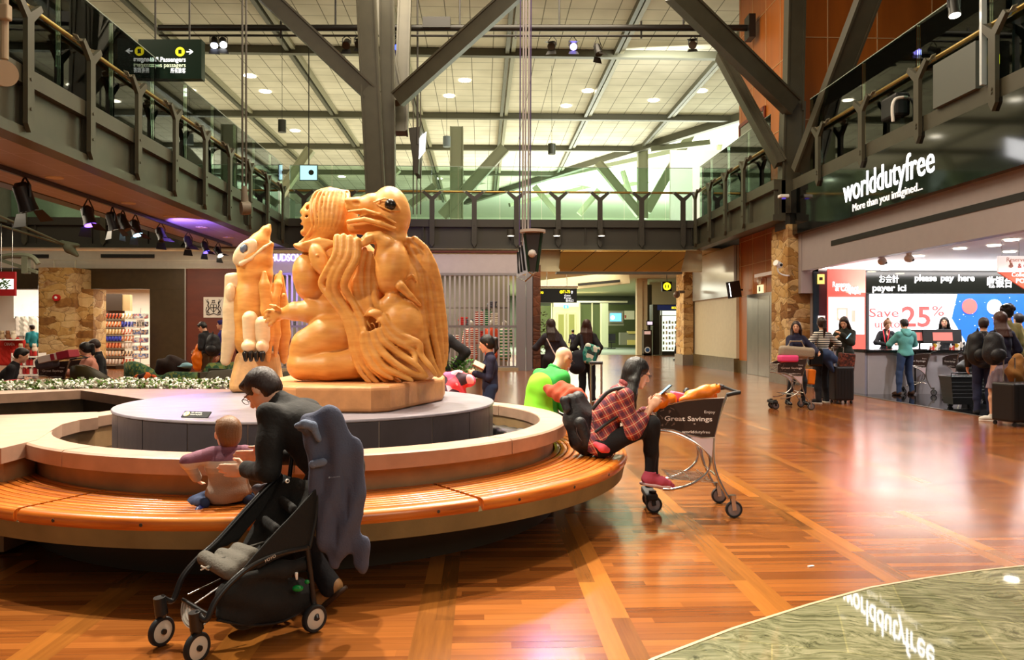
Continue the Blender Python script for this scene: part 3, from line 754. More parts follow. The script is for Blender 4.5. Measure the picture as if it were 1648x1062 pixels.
balustrade('glass balustrade on the far back gallery, left of the bridge', (-24, YF, 0), (-9.6, YF, 0), (0, -1, 0), 0, .8, spacing=2.6, pane_w=2.6, mats=(STEEL, BRASS))
# ================================================================ FOUNTAIN, BENCHES, PLATFORM
CU = -.2466 * 6.5; C3 = at(824 + CU / 6.5 * F, 531, 6.5); CC = (C3.x, C3.y)
TD = math.degrees(TH)
def ang(a): return a - TD          # camera-frame angle -> world angle
CONC = M('warm_concrete', '#b08a5e', .55, var=.22, vs_=5, bump=.08, bs=60)
CONCT = M('coping_concrete', '#b38f78', .45, var=.16, vs_=7, bump=.05, bs=90)
DARKC = M('bench_concrete', '#8a7a50', .7, var=.3, vs_=3, bump=.1, bs=40)
SLATT = NT('jatoba_slat'); _p = SLATT.ocoord()
_s = SLATT.add('ShaderNodeSeparateXYZ', i_0=_p); _a = SLATT.math('ARCTAN2', _s.outputs[1], _s.outputs[0]); _r = SLATT.math('SQRT', SLATT.math('ADD', SLATT.math('MULTIPLY', _s.outputs[0], _s.outputs[0]), SLATT.math('MULTIPLY', _s.outputs[1], _s.outputs[1])))
_c = SLATT.add('ShaderNodeCombineXYZ', i_0=SLATT.math('MULTIPLY', _a, 1.6), i_1=SLATT.math('MULTIPLY', _r, 26), i_2=_s.outputs[2])
_n = SLATT.noise(_c.outputs[0], 2.2, 5, .6)
SLATT.col(SLATT.ramp(_n, [(.3, '#8a3a0c'), (.5, '#c96a1e'), (.7, '#e0903a')])); SLATT.b.inputs['Roughness'].default_value = .3; SLATT.b.inputs['Coat Weight'].default_value = .3
SLATM = SLATT.m
fr = empty('fountain', (CC[0], CC[1], 0), label='round concrete fountain basin with a chamfered pink coping around the slate platform', cat='fountain')
def bare(m, name, mat, parent, c=CC, **k):
    m.v = [(v[0] - c[0], v[1] - c[1], v[2]) for v in m.v]; return m.build(name, mat, parent, **k)
segs = [-198, -160, -121, -79, -38, 2, 36, 70, 104]
for a, b in zip(segs[:-1], segs[1:]):
    m = MB().arc(CC, [(1.825, .58), (1.825, .665), (1.832, .672), (2.02, .672), (2.035, .662), (2.035, .575)], ang(a) + .12, ang(b) - .12, 24)
    bare(m, 'coping', CONCT, fr)
m = MB().arc(CC, [(1.84, .02), (1.84, .585), (1.93, .585), (1.93, .02)], ang(-198), ang(104), 110); bare(m, 'basin_wall', CONC, fr)
# left lobe of the coping
tip = [fl(px, py, .672) for px, py in ((-120, 671), (0, 668), (90, 665), (157, 663), (158, 672), (128, 676), (100, 683), (86, 691), (60, 708), (2, 722), (-120, 722))]
m = MB().prism([(p.x, p.y) for p in tip], .58, .674); bare(m, 'coping', CONCT, fr)
tip2 = [fl(px, py, .672) for px, py in ((-120, 673), (0, 670), (90, 667), (152, 665), (153, 671), (124, 675), (97, 682), (82, 691), (56, 706), (6, 717), (-120, 717))]
m = MB().prism([(p.x, p.y) for p in tip2], .02, .585); bare(m, 'basin_wall', CONC, fr)
# back wall with the shallow V and the planter
V0 = fl(-140, 641, .672); V1 = fl(130, 628, .672); V2 = fl(250, 645, .672)
b0 = fl(-140, 632, .672); b1 = fl(132, 625.5, .672); b2 = fl(420, 626, .672)
m = MB().prism([(v.x, v.y) for v in (V0, V1, b1, b0)], .57, .672); bare(m, 'coping', CONCT, fr)
m = MB().prism([(v.x, v.y) for v in (V1, V2, fl(420, 634, .672), b2, b1)], .57, .672); bare(m, 'coping', CONCT, fr)
off = Vector((0, .06, 0))
m = MB().prism([((v + off).x, (v + off).y) for v in (V0, V1, b1, b0)], .02, .58); bare(m, 'basin_wall', M('wet_dark_wall', '#4a3a26', .25, var=.3), fr)
m = MB().prism([((v + off).x, (v + off).y) for v in (V1, V2, fl(420, 634, .672), b2, b1)], .02, .58); bare(m, 'basin_wall', M('wet_dark_wall', '#4a3a26'), fr)
# water
WT = NT('dark_water'); WT.col(lin('#1c1510')); WT.b.inputs['Roughness'].default_value = .03; WT.b.inputs['Specular IOR Level'].default_value = .9
WT.bump(WT.noise(WT.scalev(WT.pos(), (1, 1, 1)), 9, 4), .5, .05)
wp = [fl(px, py, .40) for px, py in ((-140, 760), (-140, 662), (130, 650), (240, 664))]
m = MB().prism([(p.x, p.y) for p in wp] + [(CC[0] - .3, CC[1] + 1.84)] + [(CC[0] + 1.84 * math.cos(math.radians(a)), CC[1] + 1.84 * math.sin(math.radians(a))) for a in range(90, -181, -10)], .33, .40)
bare(m, 'water', WT.m, fr)
# rough rock ledges in the water
ROCK = M('wet_black_rock', '#2e2a22', .35, var=.5, vs_=9, bump=.8, bs=14, spec=.7)
s = SD(k=.03)
for i in range(26):
    a = math.radians(ang(-70 + i * 6.2)); r = 1.70 + random.uniform(-.02, .03)
    s.box((CC[0] + r * math.cos(a), CC[1] + r * math.sin(a), .43), (.12, .13, .075 + random.uniform(-.012, .012)), Matrix.Rotation(a, 3, 'Z'), rnd=.02)
    s.ell((CC[0] + (r - .1) * math.cos(a), CC[1] + (r - .1) * math.sin(a), .505), (.03, .1, .015), Matrix.Rotation(a, 3, 'Z'))
o = s.build('rock_ledge', .014, ROCK, fr, noise=wob(.006, 17)); o.data.transform(Matrix.Translation((-CC[0], -CC[1], 0)))
s = SD(k=.02)
for px, py, rx in ((188, 700, .25), (178, 684, .2), (60, 652, .7), (150, 648, .5), (-20, 655, .6)):
    p = fl(px, py, .45); s.box((p.x, p.y, .42), (rx, .1, .05), Matrix.Rotation(random.uniform(-.2, .4), 3, 'Z'), rnd=.02)
o = s.build('rock_ledge', .016, ROCK, fr, noise=wob(.008, 11)); o.data.transform(Matrix.Translation((-CC[0], -CC[1], 0)))
# bench ring: concrete cantilever + slatted sections
br = empty('bench_base', (CC[0], CC[1], 0), label='curved concrete ring base carrying the slatted timber benches', cat='base')
m = MB().arc(CC, [(1.94, .30), (1.94, .40), (2.47, .40), (2.49, .38), (2.47, .285), (2.40, .265)], 0, 360, 128); bare(m, 'concrete_rim', DARKC, br, smooth=True)
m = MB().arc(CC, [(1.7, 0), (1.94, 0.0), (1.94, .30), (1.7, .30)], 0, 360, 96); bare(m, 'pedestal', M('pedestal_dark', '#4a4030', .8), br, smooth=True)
secs = [(-171, -113, 'slatted timber bench section at the far left of the ring, front'), (-113, -55, 'slatted timber bench section under the kneeling toddler, front of the ring'), (-55, 3, 'slatted timber bench section where the woman in plaid sits'), (3, 61, 'slatted timber bench section where the man in green sits, rear of the ring'), (61, 119, 'slatted timber bench section at the back of the ring, behind the slate platform')]
for a, b, lb in secs:
    r = empty('slatted_bench', (CC[0], CC[1], .40), label=lb, cat='bench', group='slatted bench sections round the fountain')
    a0, a1 = ang(a) + .35, ang(b) - .35
    N = 9
    for i in range(N):
        r0 = 1.945 + i * .0525
        m = MB().arc(CC, [(r0, .42), (r0, .448), (r0 + .003, .45), (r0 + .040, .45), (r0 + .043, .448), (r0 + .043, .42)], a0, a1, 30)
        o = bare(m, 'slat', SLATM, r, smooth=True); o.data.transform(Matrix.Translation((0, 0, -.40)))
    r0 = 1.945 + N * .0525
    prof = [(r0, .405), (r0, .45), (r0 + .05, .45), (r0 + .068, .446), (r0 + .082, .434), (r0 + .088, .415), (r0 + .082, .392), (r0 + .068, .375), (r0 + .03, .370)]
    m = MB().arc(CC, prof, a0, a1, 30); o = bare(m, 'front_slat', SLATM, r, smooth=True, ); o.data.transform(Matrix.Translation((0, 0, -.40)))
    for k in range(5):
        aa = math.radians(a0 + (a1 - a0) * (k + .5) / 5); dx, dy = math.cos(aa), math.sin(aa)
        m = MB().box((CC[0] + 2.2 * dx, CC[1] + 2.2 * dy, .411), (.27, .02, .0095), Matrix.Rotation(aa, 3, 'Z')); o = bare(m, 'support', STEELD, r); o.data.transform(Matrix.Translation((0, 0, -.40)))
        m = MB().cyl((CC[0] + (r0 + .083) * dx, CC[1] + (r0 + .083) * dy, .412), (CC[0] + (r0 + .0895) * dx, CC[1] + (r0 + .0895) * dy, .412), .009); o = bare(m, 'bolt', STEELD, r); o.data.transform(Matrix.Translation((0, 0, -.40)))
# slate platform
pr = empty('slate_platform', (CC[0], CC[1], 0), label='round slate tiled platform carrying the carvings in the middle of the fountain', cat='platform')
m = MB().arc(CC, [(0.001, .79), (0.001, .806), (1.452, .806), (1.457, .80), (1.457, .79)], 0, 360, 128)
SL = NT('slate_top'); _p = SL.pos(); SL.col(SL.mix(SL.noise(SL.scalev(_p, (1.5, 5, 1)), 2.5, 6, .65), lin('#5c5962'), lin('#9d949c'))); SL.b.inputs['Roughness'].default_value = .38; SL.bump(SL.noise(_p, 20, 4), .2, .01)
bare(m, 'top', SL.m, pr, smooth=True)
m = MB().arc(CC, [(1.2, .25), (1.2, .79), (1.443, .79), (1.443, .25)], 0, 360, 128); bare(m, 'joint_mortar', M('pale_joint', '#9d9188', .7), pr, smooth=True)
m = MB()
for i in range(22):
    a = i * 360 / 22 + 4; m.arc(CC, [(1.435, .26), (1.435, .785), (1.449, .785), (1.449, .26)], a + .18, a + 360 / 22 - .18, 6)
bare(m, 'slate_facing', M('slate_tile', '#3c3b46', .4, var=.25, vs_=3, bump=.15, bs=18), pr)
# little notice on the platform
nb = at(291, 672, (CZ - .806) * F / (672 - 531)); ne = at(334, 673, (CZ - .806) * F / (673 - 531)); rt = (ne - nb).normalized(); W = (ne - nb).length
r = empty('notice_plate', label='small dark notice plate with a yellow warning disc on the slate platform', cat='sign')
up = Vector((-rt.y * .80, rt.x * .80, .6)).normalized(); nb.z = .812
MB().slab([nb, nb + rt * W, nb + rt * W + up * .055, nb + up * .055], rt.cross(up) * -.008).build('plate', M('notice_black', '#1c1c1e', .8), r)
nn = rt.cross(up); cpt = nb + rt * .028 + up * .028
MB().cyl(cpt, cpt + nn * .003, .021, n=20).build('warning_disc', M('warning_yellow', '#f0c81e', .4), r)
text('lettering', '!', M('notice_ink', '#1a1a1a', .5), r, cpt + nn * .0032 - up * .014, rt, up, .028, .0005, 'CENTER')
text('lettering', 'No climbing', M('white_ink', '#f0eee8', .5), r, nb + rt * .058 + up * .036 + nn * .001, rt, up, .011, .0005)
text('lettering', 'Défense de grimper', MC['white_ink'], r, nb + rt * .058 + up * .019 + nn * .001, rt, up, .009, .0005, fit=.085)
settle(r)
# planter bed with low white flowers behind the back wall (nobody could count them)
m = MB().prism([(p.x, p.y) for p in (b0, b1, b2, b2 + Vector((0, 1.1, 0)), b1 + Vector((0, 1.0, 0)), b0 + Vector((0, 1.3, 0)))], .02, .64)
o = m.build('planter_bed', M('planter_soil', '#3a2c1a', .9)); settle(o); tag(o, 'long low planter bed behind the fountain back wall', 'planter')
m = MB(); rnd = random.Random(3)
for i in range(2600):
    t = rnd.random()
    if t < .45: a_ = b0.lerp(b1, rnd.random())
    else: a_ = b1.lerp(b2, rnd.random())
    p = a_ + Vector((rnd.uniform(-.05, .05), rnd.uniform(.08, 1.0), 0)); z = .66 + rnd.uniform(0, .09); s_ = rnd.uniform(.014, .03)
    m.mat(0 if rnd.random() < .62 else 1); q = Vector((rnd.uniform(-1, 1), rnd.uniform(-1, 1), rnd.uniform(.2, 1))).normalized(); a1 = q.orthogonal().normalized() * s_; a2 = q.cross(a1)
    c = Vector((p.x, p.y, z)); m._add([c + a1, c + a2, c - a1, c - a2, c + q * s_ * .6], [(0, 1, 4), (1, 2, 4), (2, 3, 4), (3, 0, 4), (3, 2, 1, 0)])
o = m.build('bedding_flowers', [M('white_petals', '#f3f1e4', .7), M('flower_leaf', '#5c7a2c', .7)]); settle(o); tag(o, 'low white flowers and leaves filling the planter bed behind the fountain', 'flowers', kind='stuff')
# ================================================================ CARVINGS
CE = NT('carved_yellow_cedar'); _p = CE.ocoord()
_w = CE.noise(CE.scalev(_p, (3, 3, 14)), 1.6, 4, .55); CE.col(CE.mix(CE.add('ShaderNodeMapRange', i_0=_w, i_1=.3, i_2=.7).outputs[0], lin('#cf8638'), lin('#e3a556')))
CE.b.inputs['Roughness'].default_value = .46; CE.b.inputs['Coat Weight'].default_value = .04; CEDAR = CE.m
PALEC = M('pale_cedar', '#dfc39a', .45, var=.1, vs_=4, stretch=(3, 3, 10))
K = .00154
def Z(x, y, dd=0.0): return at(420 + x / 3.125, 300 + y / 3.125, 6.25 + dd)
def surf(x, dd=.30): return -dd * math.sqrt(max(.02, 1 - ((x - 560) / 420) ** 2))
def smooth_path(pts, n=5):
    out = []
    P = [pts[0]] + list(pts) + [pts[-1]]
    for i in range(1, len(P) - 2):
        for j in range(n):
            t = j / n; p0, p1, p2, p3 = (np.array(q, float) for q in P[i - 1:i + 3])
            out.append(tuple(.5 * ((2 * p1) + (-p0 + p2) * t + (2 * p0 - 5 * p1 + 4 * p2 - p3) * t * t + (-p0 + 3 * p1 - 3 * p2 + p3) * t ** 3)))
    out.append(tuple(pts[-1])); return out
rt = cam_r = Vector((cT, -sT, 0)); cam_f = Vector((sT, cT, 0)); RC = Matrix((cam_r, cam_f, Vector((0, 0, 1)))).transposed()
def RZ(deg):  # frame facing the camera, rolled in the picture plane
    return RC @ Matrix.Rotation(math.radians(deg), 3, 'Y')
sc_root = empty('wood_carving', label='large kneeling figure carved in orange cedar with flowing hair carrying a frog-headed child', cat='sculpture', group=None)
s = SD(k=.05)
E = lambda x, y, dd, rx, ry, rz, roll=0, **kw: s.ell(Z(x, y, dd), (rx * K, rz, ry * K), RZ(roll), **kw)
# masses
E(470, 560, .12, 180, 300, .27); E(620, 690, .10, 235, 300, .30); E(780, 620, .10, 140, 350, .24, -6); E(560, 860, .08, 260, 150, .30, k=.06)
E(700, 880, .10, 210, 130, .28, k=.06); E(440, 380, .10, 120, 130, .22)
E(250, 455, -.02, 84, 122, .20, -12, k=.03)     # breast
E(240, 480, .22, 70, 100, .14, k=.05)
E(350, 560, .10, 100, 130, .24)
# head, face in profile
E(345, 150, .08, 108, 135, .19, k=.03); E(415, 170, .06, 70, 140, .20, k=.03); E(262, 165, .08, 52, 92, .13, k=.03)
s.cap(Z(232, 92, .08), Z(216, 128, .08), 12 * K, 19 * K, k=.02); s.ell(Z(226, 128, .08), (20 * K, .055, 14 * K), RC, k=.02)
s.ell(Z(222, 165, .08), (24 * K, .07, 10 * K), RZ(15), k=.012); s.ell(Z(222, 188, .08), (24 * K, .06, 9 * K), RZ(-10), k=.012); s.ell(Z(226, 232, .08), (26 * K, .07, 22 * K), RC, k=.02)
s.ell(Z(236, 106, -.02), (14 * K, .05, 12 * K), RC, k=.01, sub=True); s.ell(Z(205, 208, .08), (16 * K, .12, 10 * K), RC, k=.015, sub=True); s.ell(Z(232, 150, -.03), (10 * K, .04, 5 * K), RC, k=.01, sub=True)
# arm + hand reaching to the left
s.tube([Z(430, 660, -.02), Z(330, 640, -.06), Z(250, 628, -.08), Z(170, 628, -.06), Z(105, 640, -.02)], [72 * K, 62 * K, 54 * K, 42 * K, 27 * K], k=.04)
s.ell(Z(72, 645, -.02), (38 * K, .045, 36 * K), RC, k=.02)
for (a, b, c) in (((60, 628), (36, 626), (20, 636)), ((58, 648), (32, 648), (18, 660)), ((62, 664), (40, 672), (26, 682)), ((72, 674), (56, 690), (42, 700))):
    s.tube([Z(*a, -.04), Z(*b, -.06), Z(*c, -.05)], [11 * K, 10.5 * K, 8.5 * K], k=.008)
s.tube([Z(92, 622, -.05), Z(70, 606, -.09), Z(48, 598, -.09)], [13 * K, 11 * K, 9 * K], k=.012)
# legs
s.tube([Z(470, 740, -.08), Z(340, 750, -.12), Z(240, 800, -.12)], [95 * K, 98 * K, 86 * K], k=.03)
s.tube([Z(215, 850, -.10), Z(205, 900, -.12)], [70 * K, 72 * K], k=.05)
s.tube([Z(215, 905, -.16), Z(340, 905, -.18), Z(470, 890, -.16)], [66 * K, 70 * K, 74 * K], k=.02)
s.tube([Z(260, 830, .18), Z(300, 900, .2), Z(470, 890, .2)], [80 * K, 80 * K, 80 * K], k=.04)
s.tube([Z(320, 845, -.34), Z(400, 822, -.36), Z(460, 815, -.36)], [10 * K, 13 * K, 14 * K], k=.02, sub=True)
# head strands
def strand(pts, rs, dz, k=.010, n=5, cv=True):
    P = smooth_path([(x, y, d_) for x, y, d_ in [(p[0], p[1], (p[2] if len(p) > 2 else surf(p[0])) + dz) for p in pts]], n)
    m_ = len(P); R_ = [np.interp(i / (m_ - 1), np.linspace(0, 1, len(rs)), rs) * K for i in range(m_)]
    s.tube([Z(*p) for p in P], R_, k=k)
for i in range(9):
    t = i / 8.0; x0 = 395 + t * 60 - 40 * (1 - t); 
    dd = lambda u: -.06 - .14 * math.sin(min(1, max(0, u)) * math.pi * .5)
    hd_ = lambda x, y: .08 - .222 * math.sqrt(max(.05, 1 - ((x - 350) / 128) ** 2 - ((y - 150) / 160) ** 2))
    strand([(x, y, hd_(x, y)) for x, y in ((345 + 9 * i, 8 + 2 * i), (278 + 20 * i, 34), (254 + 22.5 * i, 90), (256 + 21 * i, 150), (262 + 17.5 * i, 205), (232 + 17 * i, 255), (188 + 15 * i, 292 + 3 * i))], [8, 11, 11.5, 11.5, 11, 11, 9], .0, k=.003)
for i in range(5):
    strand([(300 + i * 18, 268 + i * 4, -.17), (250 + i * 14, 282 + i * 8, -.18), (190 + i * 12, 296 + i * 7, -.12)], [12, 12, 9], 0)
s.ell(Z(210, 310, -.08), (48 * K, .09, 18 * K), RZ(20), k=.02)
# fish-shaped lock below the chin with an eye
s.ell(Z(300, 375, -.20), (46 * K, .06, 88 * K), RZ(-28), k=.02)
s.ell(Z(283, 348, -.262), (15 * K, .012, 15 * K), RC, k=.004, sub=True); s.ell(Z(283, 348, -.255), (9 * K, .012, 9 * K), RC, k=.004)
# big front locks
fl_ = [
 [(385, 258), (378, 340), (330, 430), (306, 492), (350, 560), (415, 650), (448, 740), (462, 830), (500, 930), (552, 992)],
 [(416, 256), (408, 350), (352, 462), (352, 530), (400, 610), (450, 690), (476, 780), (496, 860), (548, 945), (592, 992)],
 [(450, 262), (442, 350), (392, 440), (374, 510), (412, 590), (472, 680), (498, 770), (520, 850), (575, 930), (640, 988)],
 [(484, 276), (478, 366), (436, 444), (418, 506), (462, 580), (508, 672), (528, 770), (560, 850), (625, 930), (700, 984)]]
for i, L_ in enumerate(fl_):
    strand([(x, y, surf(x, .30) - .02 + (.05 if y > 560 else 0) - (.03 if 300 < y < 480 else 0)) for x, y in L_], [20, 19, 18, 17, 17, 18, 17, 15, 13, 9], -.02 - i * .004, k=.008)
for L_ in ([(518, 318), (500, 400), (496, 480), (512, 560), (540, 640)], [(548, 338), (535, 430), (534, 520), (548, 600), (560, 640)], [(574, 348), (566, 450), (570, 540), (590, 610)], [(495, 440), (470, 500), (500, 590), (530, 660)]):
    strand([(x, y, surf(x, .27)) for x, y in L_], [16, 17, 17, 15], .0, k=.008)
# lower fan
for L_ in ([(532, 720), (548, 800), (610, 900), (690, 945), (760, 975)], [(560, 700), (582, 790), (650, 870), (740, 930), (830, 962)], [(588, 690), (615, 770), (690, 835), (770, 890), (835, 955)],
           [(602, 670), (640, 740), (700, 785), (765, 830), (778, 878)], [(620, 650), (660, 715), (720, 755), (790, 790), (805, 850), (850, 905), (880, 950)], [(512, 740), (524, 830), (575, 915), (660, 968)], [(730, 790), (770, 786), (806, 796)]):
    strand([(x, y, surf(x, .31) - .01 - (.05 if y > 850 else .02)) for x, y in L_], [15, 18, 18, 15, 9], .0, k=.008)
# locks at the right
for j, L_ in enumerate(([(742, 300), (792, 420), (812, 600), (832, 780), (868, 900), (900, 952)], [(748, 268), (800, 350), (838, 500), (858, 690), (888, 850), (908, 945)], [(772, 262), (838, 340), (866, 480), (884, 640), (905, 800), (918, 930)],
           [(815, 300), (868, 400), (892, 540), (908, 680), (928, 800), (926, 900)], [(802, 640), (820, 760), (850, 870), (893, 955)], [(860, 380), (888, 470), (908, 600), (925, 730), (930, 860)])):
    strand([(x, y, .10 - .24 * math.sqrt(max(.02, 1 - ((x - 740) / 205) ** 2))) for x, y in L_], [14, 19, 19, 18, 15, 9], -.01, k=.008)
s.ell(Z(838, 385, -.08), (34 * K, .08, 100 * K), RZ(-14), k=.015)
for (x, y) in ((846, 352), (850, 402)):
    s.tube([Z(x - 14, y - 6, -.165), Z(x, y + 6, -.168), Z(x + 12, y - 4, -.155)], [4 * K, 6 * K, 4 * K], k=.006, sub=True)
# belt knot
for i in range(4): strand([(530 + i * 8, 645 - i * 10, -.31), (560 + i * 12, 640 - i * 2, -.345), (594 + i * 4, 668 - i * 6, -.32)], [9, 12, 10], 0, k=.006)
s.box(Z(552, 710, -.33), (18 * K, .05, 14 * K), RZ(-20), rnd=.005, sub=True, k=.008); s.box(Z(590, 698, -.33), (14 * K, .05, 12 * K), RZ(-15), rnd=.005, sub=True, k=.008)
# child: head
s.ell(Z(652, 140, -.10), (98 * K, .19, 138 * K), RZ(-4), k=.02)
s.tube([Z(640, 110, -.14), Z(560, 100, -.16), Z(490, 96, -.16), Z(448, 104, -.15)], [88 * K, 62 * K, 40 * K, 22 * K], k=.02)
s.tube([Z(650, 190, -.14), Z(560, 190, -.15), Z(470, 200, -.15)], [82 * K, 60 * K, 38 * K], k=.015)
s.ell(Z(470, 78, -.16), (50 * K, .06, 20 * K), RZ(10), k=.02)
s.ell(Z(655, 270, -.10), (85 * K, .16, 60 * K), RC, k=.03)
s.tube([Z(425, 148, -.34), Z(500, 142, -.32), Z(580, 162, -.32), Z(668, 200, -.30)], [7 * K, 9 * K, 9 * K, 5 * K], k=.006, sub=True)
s.tube([Z(420, 148, -.24), Z(500, 142, -.26), Z(580, 162, -.27)], [8 * K, 9 * K, 8 * K], k=.006, sub=True)
s.tube([Z(440, 178, -.25), Z(520, 166, -.295), Z(600, 185, -.315), Z(676, 212, -.29)], [12 * K, 13 * K, 12 * K, 8 * K], k=.006)
s.tube([Z(440, 126, -.22), Z(520, 118, -.27), Z(600, 140, -.31), Z(676, 184, -.29)], [7 * K, 8 * K, 8 * K, 7 * K], k=.01)
s.ell(Z(478, 82, -.225), (22 * K, .02, 9 * K), RZ(10), k=.006, sub=True)
# eye socket, lid and almond
s.ell(Z(642, 92, -.325), (82 * K, .055, 46 * K), RZ(22), k=.012, sub=True)
s.ell(Z(642, 98, -.255), (60 * K, .035, 30 * K), RZ(22), k=.01)
s.tube([Z(568, 80, -.285), Z(620, 62, -.30), Z(668, 66, -.30), Z(700, 120, -.275), Z(650, 122, -.30), Z(600, 100, -.30), Z(568, 80, -.285)], 5 * K, k=.006)
# child: shoulder, arm, hand
s.ell(Z(656, 410, -.20), (88 * K, .17, 138 * K), RZ(4), k=.012)
s.tube([Z(620, 350, -.26), Z(622, 290, -.28), Z(590, 258, -.30), Z(545, 258, -.31), Z(515, 276, -.31)], [52 * K, 44 * K, 32 * K, 27 * K, 20 * K], k=.012)
for i in range(3): s.tube([Z(560 - i * 4, 250 + i * 14, -.345), Z(528, 262 + i * 14, -.355), Z(508, 280 + i * 10, -.35)], [9 * K, 9 * K, 7 * K], k=.005)
# child: folded leg
s.ell(Z(706, 680, -.16), (104 * K, .19, 124 * K), RZ(-12), k=.012)
s.tube([Z(640, 740, -.20), Z(640, 600, -.24), Z(664, 572, -.24), Z(740, 640, -.18), Z(780, 760, -.14)], [46 * K, 44 * K, 40 * K, 48 * K, 40 * K], k=.02)
s.tube([Z(698, 628, -.40), Z(702, 700, -.41), Z(700, 780, -.41)], [9 * K, 10 * K, 9 * K], k=.016, sub=True)
s.tube([Z(700, 500, -.30), Z(750, 550, -.27), Z(800, 596, -.20)], [24 * K, 16 * K, 9 * K], k=.012)
s.ell(Z(760, 470, -.10), (48 * K, .12, 130 * K), RZ(-10), k=.02)
s.tube([Z(722, 470, -.235), Z(760, 418, -.24), Z(798, 470, -.20)], [5 * K, 8 * K, 4 * K], k=.008, sub=True); s.tube([Z(734, 466, -.225), Z(762, 448, -.235), Z(784, 480, -.215)], [6 * K, 8 * K, 5 * K], k=.008)
s.cut((0, 0, .99), (0, 0, -1))
body = s.build('figure', .0085, CEDAR, sc_root, relax=1)
m = MB().ell(Z(651, 91, -.285), (28 * K, .045, 28 * K), RC, 20); m.build('eye', M('black_eye', '#1a120c', .25, var=.2, vs_=40), sc_root, smooth=True)
# plinth block
fp = [(-1.75, 5.80), (-1.5, 5.60), (-.97, 5.56), (-.85, 5.64), (-.56, 6.55), (-.58, 7.0), (-.8, 7.15), (-1.7, 7.15), (-1.92, 6.9), (-1.93, 6.1)]
fpw = [(u * cT + D * sT, -u * sT + D * cT) for u, D in fp]
m = MB().prism(fpw, .807, .992); o = m.build('plinth', M('sandstone_plinth', '#d2915a', .55, var=.2, vs_=9, bump=.25, bs=22), sc_root, bevel=.03, seg=3)
settle(sc_root)

# ---- the tall bird figure
DB_ = 7.55; KB = DB_ / F / 3.5375
def B(x, y, dd=0.0): return at(340 + x / 3.5375, 340 + y / 3.5375, DB_ + dd)
bird = empty('bird_carving', label='tall carved wooden bird figure with beak raised, pale wing and black claws', cat='sculpture')
s = SD(k=.03)
s.ell(B(245, 285, 0), (104 * KB, .18, 100 * KB), RC); s.tube([B(235, 250, -.02), B(275, 180, -.02), B(312, 110, -.01), B(330, 82, 0)], [92 * KB, 58 * KB, 28 * KB, 12 * KB], k=.02)
s.tube([B(280, 270, -.02), B(335, 190, -.02)], [72 * KB, 22 * KB], k=.02)
s.tube([B(190, 300, -.20), B(262, 235, -.165), B(345, 168, -.06)], [6 * KB, 8 * KB, 8 * KB], k=.008, sub=True); s.tube([B(300, 200, .06), B(352, 165, -.02)], [6 * KB, 9 * KB], k=.008, sub=True)
s.ell(B(250, 360, 0), (100 * KB, .16, 80 * KB), RC)
s.ell(B(245, 560, .02), (120 * KB, .20, 260 * KB), RC, k=.04); s.ell(B(240, 720, .02), (110 * KB, .18, 120 * KB), RC, k=.04)
bb_ = s
s.build('body', .0085, CEDAR, bird, relax=1)
s = SD(k=.01); s.ell(B(192, 232, -.135), (50 * KB, .05, 90 * KB), RZ(40)); s.ell(B(186, 212, -.19), (26 * KB, .035, 32 * KB), RZ(25), sub=True); s.tube([B(170, 300, -.17), B(225, 270, -.175), B(300, 205, -.10), B(345, 178, -.05)], [14 * KB, 10 * KB, 9 * KB, 6 * KB])
s.build('face_panel', .007, PALEC, bird)
MB().ell(B(184, 212, -.165), (20 * KB, .02, 26 * KB), RZ(25)).build('eye', M('blue_grey_eye', '#5d6a80', .3), bird, smooth=True)
# left wing
s = SD(k=.012); s.tube([B(128, 400, -.05), B(122, 560, -.06), B(112, 700, -.06), B(82, 850, -.05)], [50 * KB, 54 * KB, 50 * KB, 30 * KB], flat=(tuple(cam_f), .6)); s.box(B(125, 392, -.05), (44 * KB, .04, 40 * KB), RZ(-4), rnd=.03)
s.ell(B(108, 460, -.115), (30 * KB, .02, 52 * KB), RC, k=.006); s.ell(B(106, 462, -.13), (17 * KB, .015, 34 * KB), RC, k=.004)
for y in (560, 640, 715): s.tube([B(90, y, -.12), B(112, y + 26, -.125), B(138, y - 6, -.115)], [6 * KB, 8 * KB, 5 * KB], k=.006, sub=True)
s.build('wing', .007, PALEC, bird)
# right wing + held mask with a deep V
s = SD(k=.014)
s.tube([B(385, 380, -.02), B(395, 560, -.02), B(405, 700, -.02), B(415, 850, -.02)], [28 * KB, 50 * KB, 46 * KB, 20 * KB], flat=(tuple(cam_f), .6))
s.tube([B(302, 352, -.16), B(302, 420, -.17), B(318, 560, -.17), B(330, 700, -.15), B(325, 850, -.13)], [14 * KB, 30 * KB, 36 * KB, 26 * KB, 12 * KB], flat=(tuple(cam_f), .7))
s.tube([B(395, 345, -.05), B(378, 420, -.10), B(358, 500, -.13), B(372, 700, -.12), B(365, 840, -.10)], [10 * KB, 26 * KB, 30 * KB, 24 * KB, 8 * KB], flat=(tuple(cam_f), .7))
s.tube([B(320, 390, -.24), B(358, 465, -.24), B(388, 380, -.19)], [4 * KB, 6 * KB, 4 * KB], k=.008, sub=True); s.tube([B(330, 520, -.24), B(355, 640, -.23), B(345, 780, -.2)], [3 * KB, 6 * KB, 3 * KB], k=.008, sub=True)
s.ell(B(412, 480, -.10), (12 * KB, .03, 16 * KB), RC, k=.006)
s.build('wing', .007, CEDAR, bird)
for i, (x, y0) in enumerate(((220, 610), (290, 640))):
    s = SD(k=.01); s.tube([B(x, y0, -.22), B(x + 4, 720, -.22)], [42 * KB, 40 * KB]); s.tube([B(x, y0 + 40, -.12), B(x, 740, -.12)], [30 * KB, 30 * KB])
    s.ell(B(x + 2, 768, -.24), ((46 if i == 0 else 32) * KB, .10, 40 * KB), RC); s.build('leg', .007, PALEC, bird)
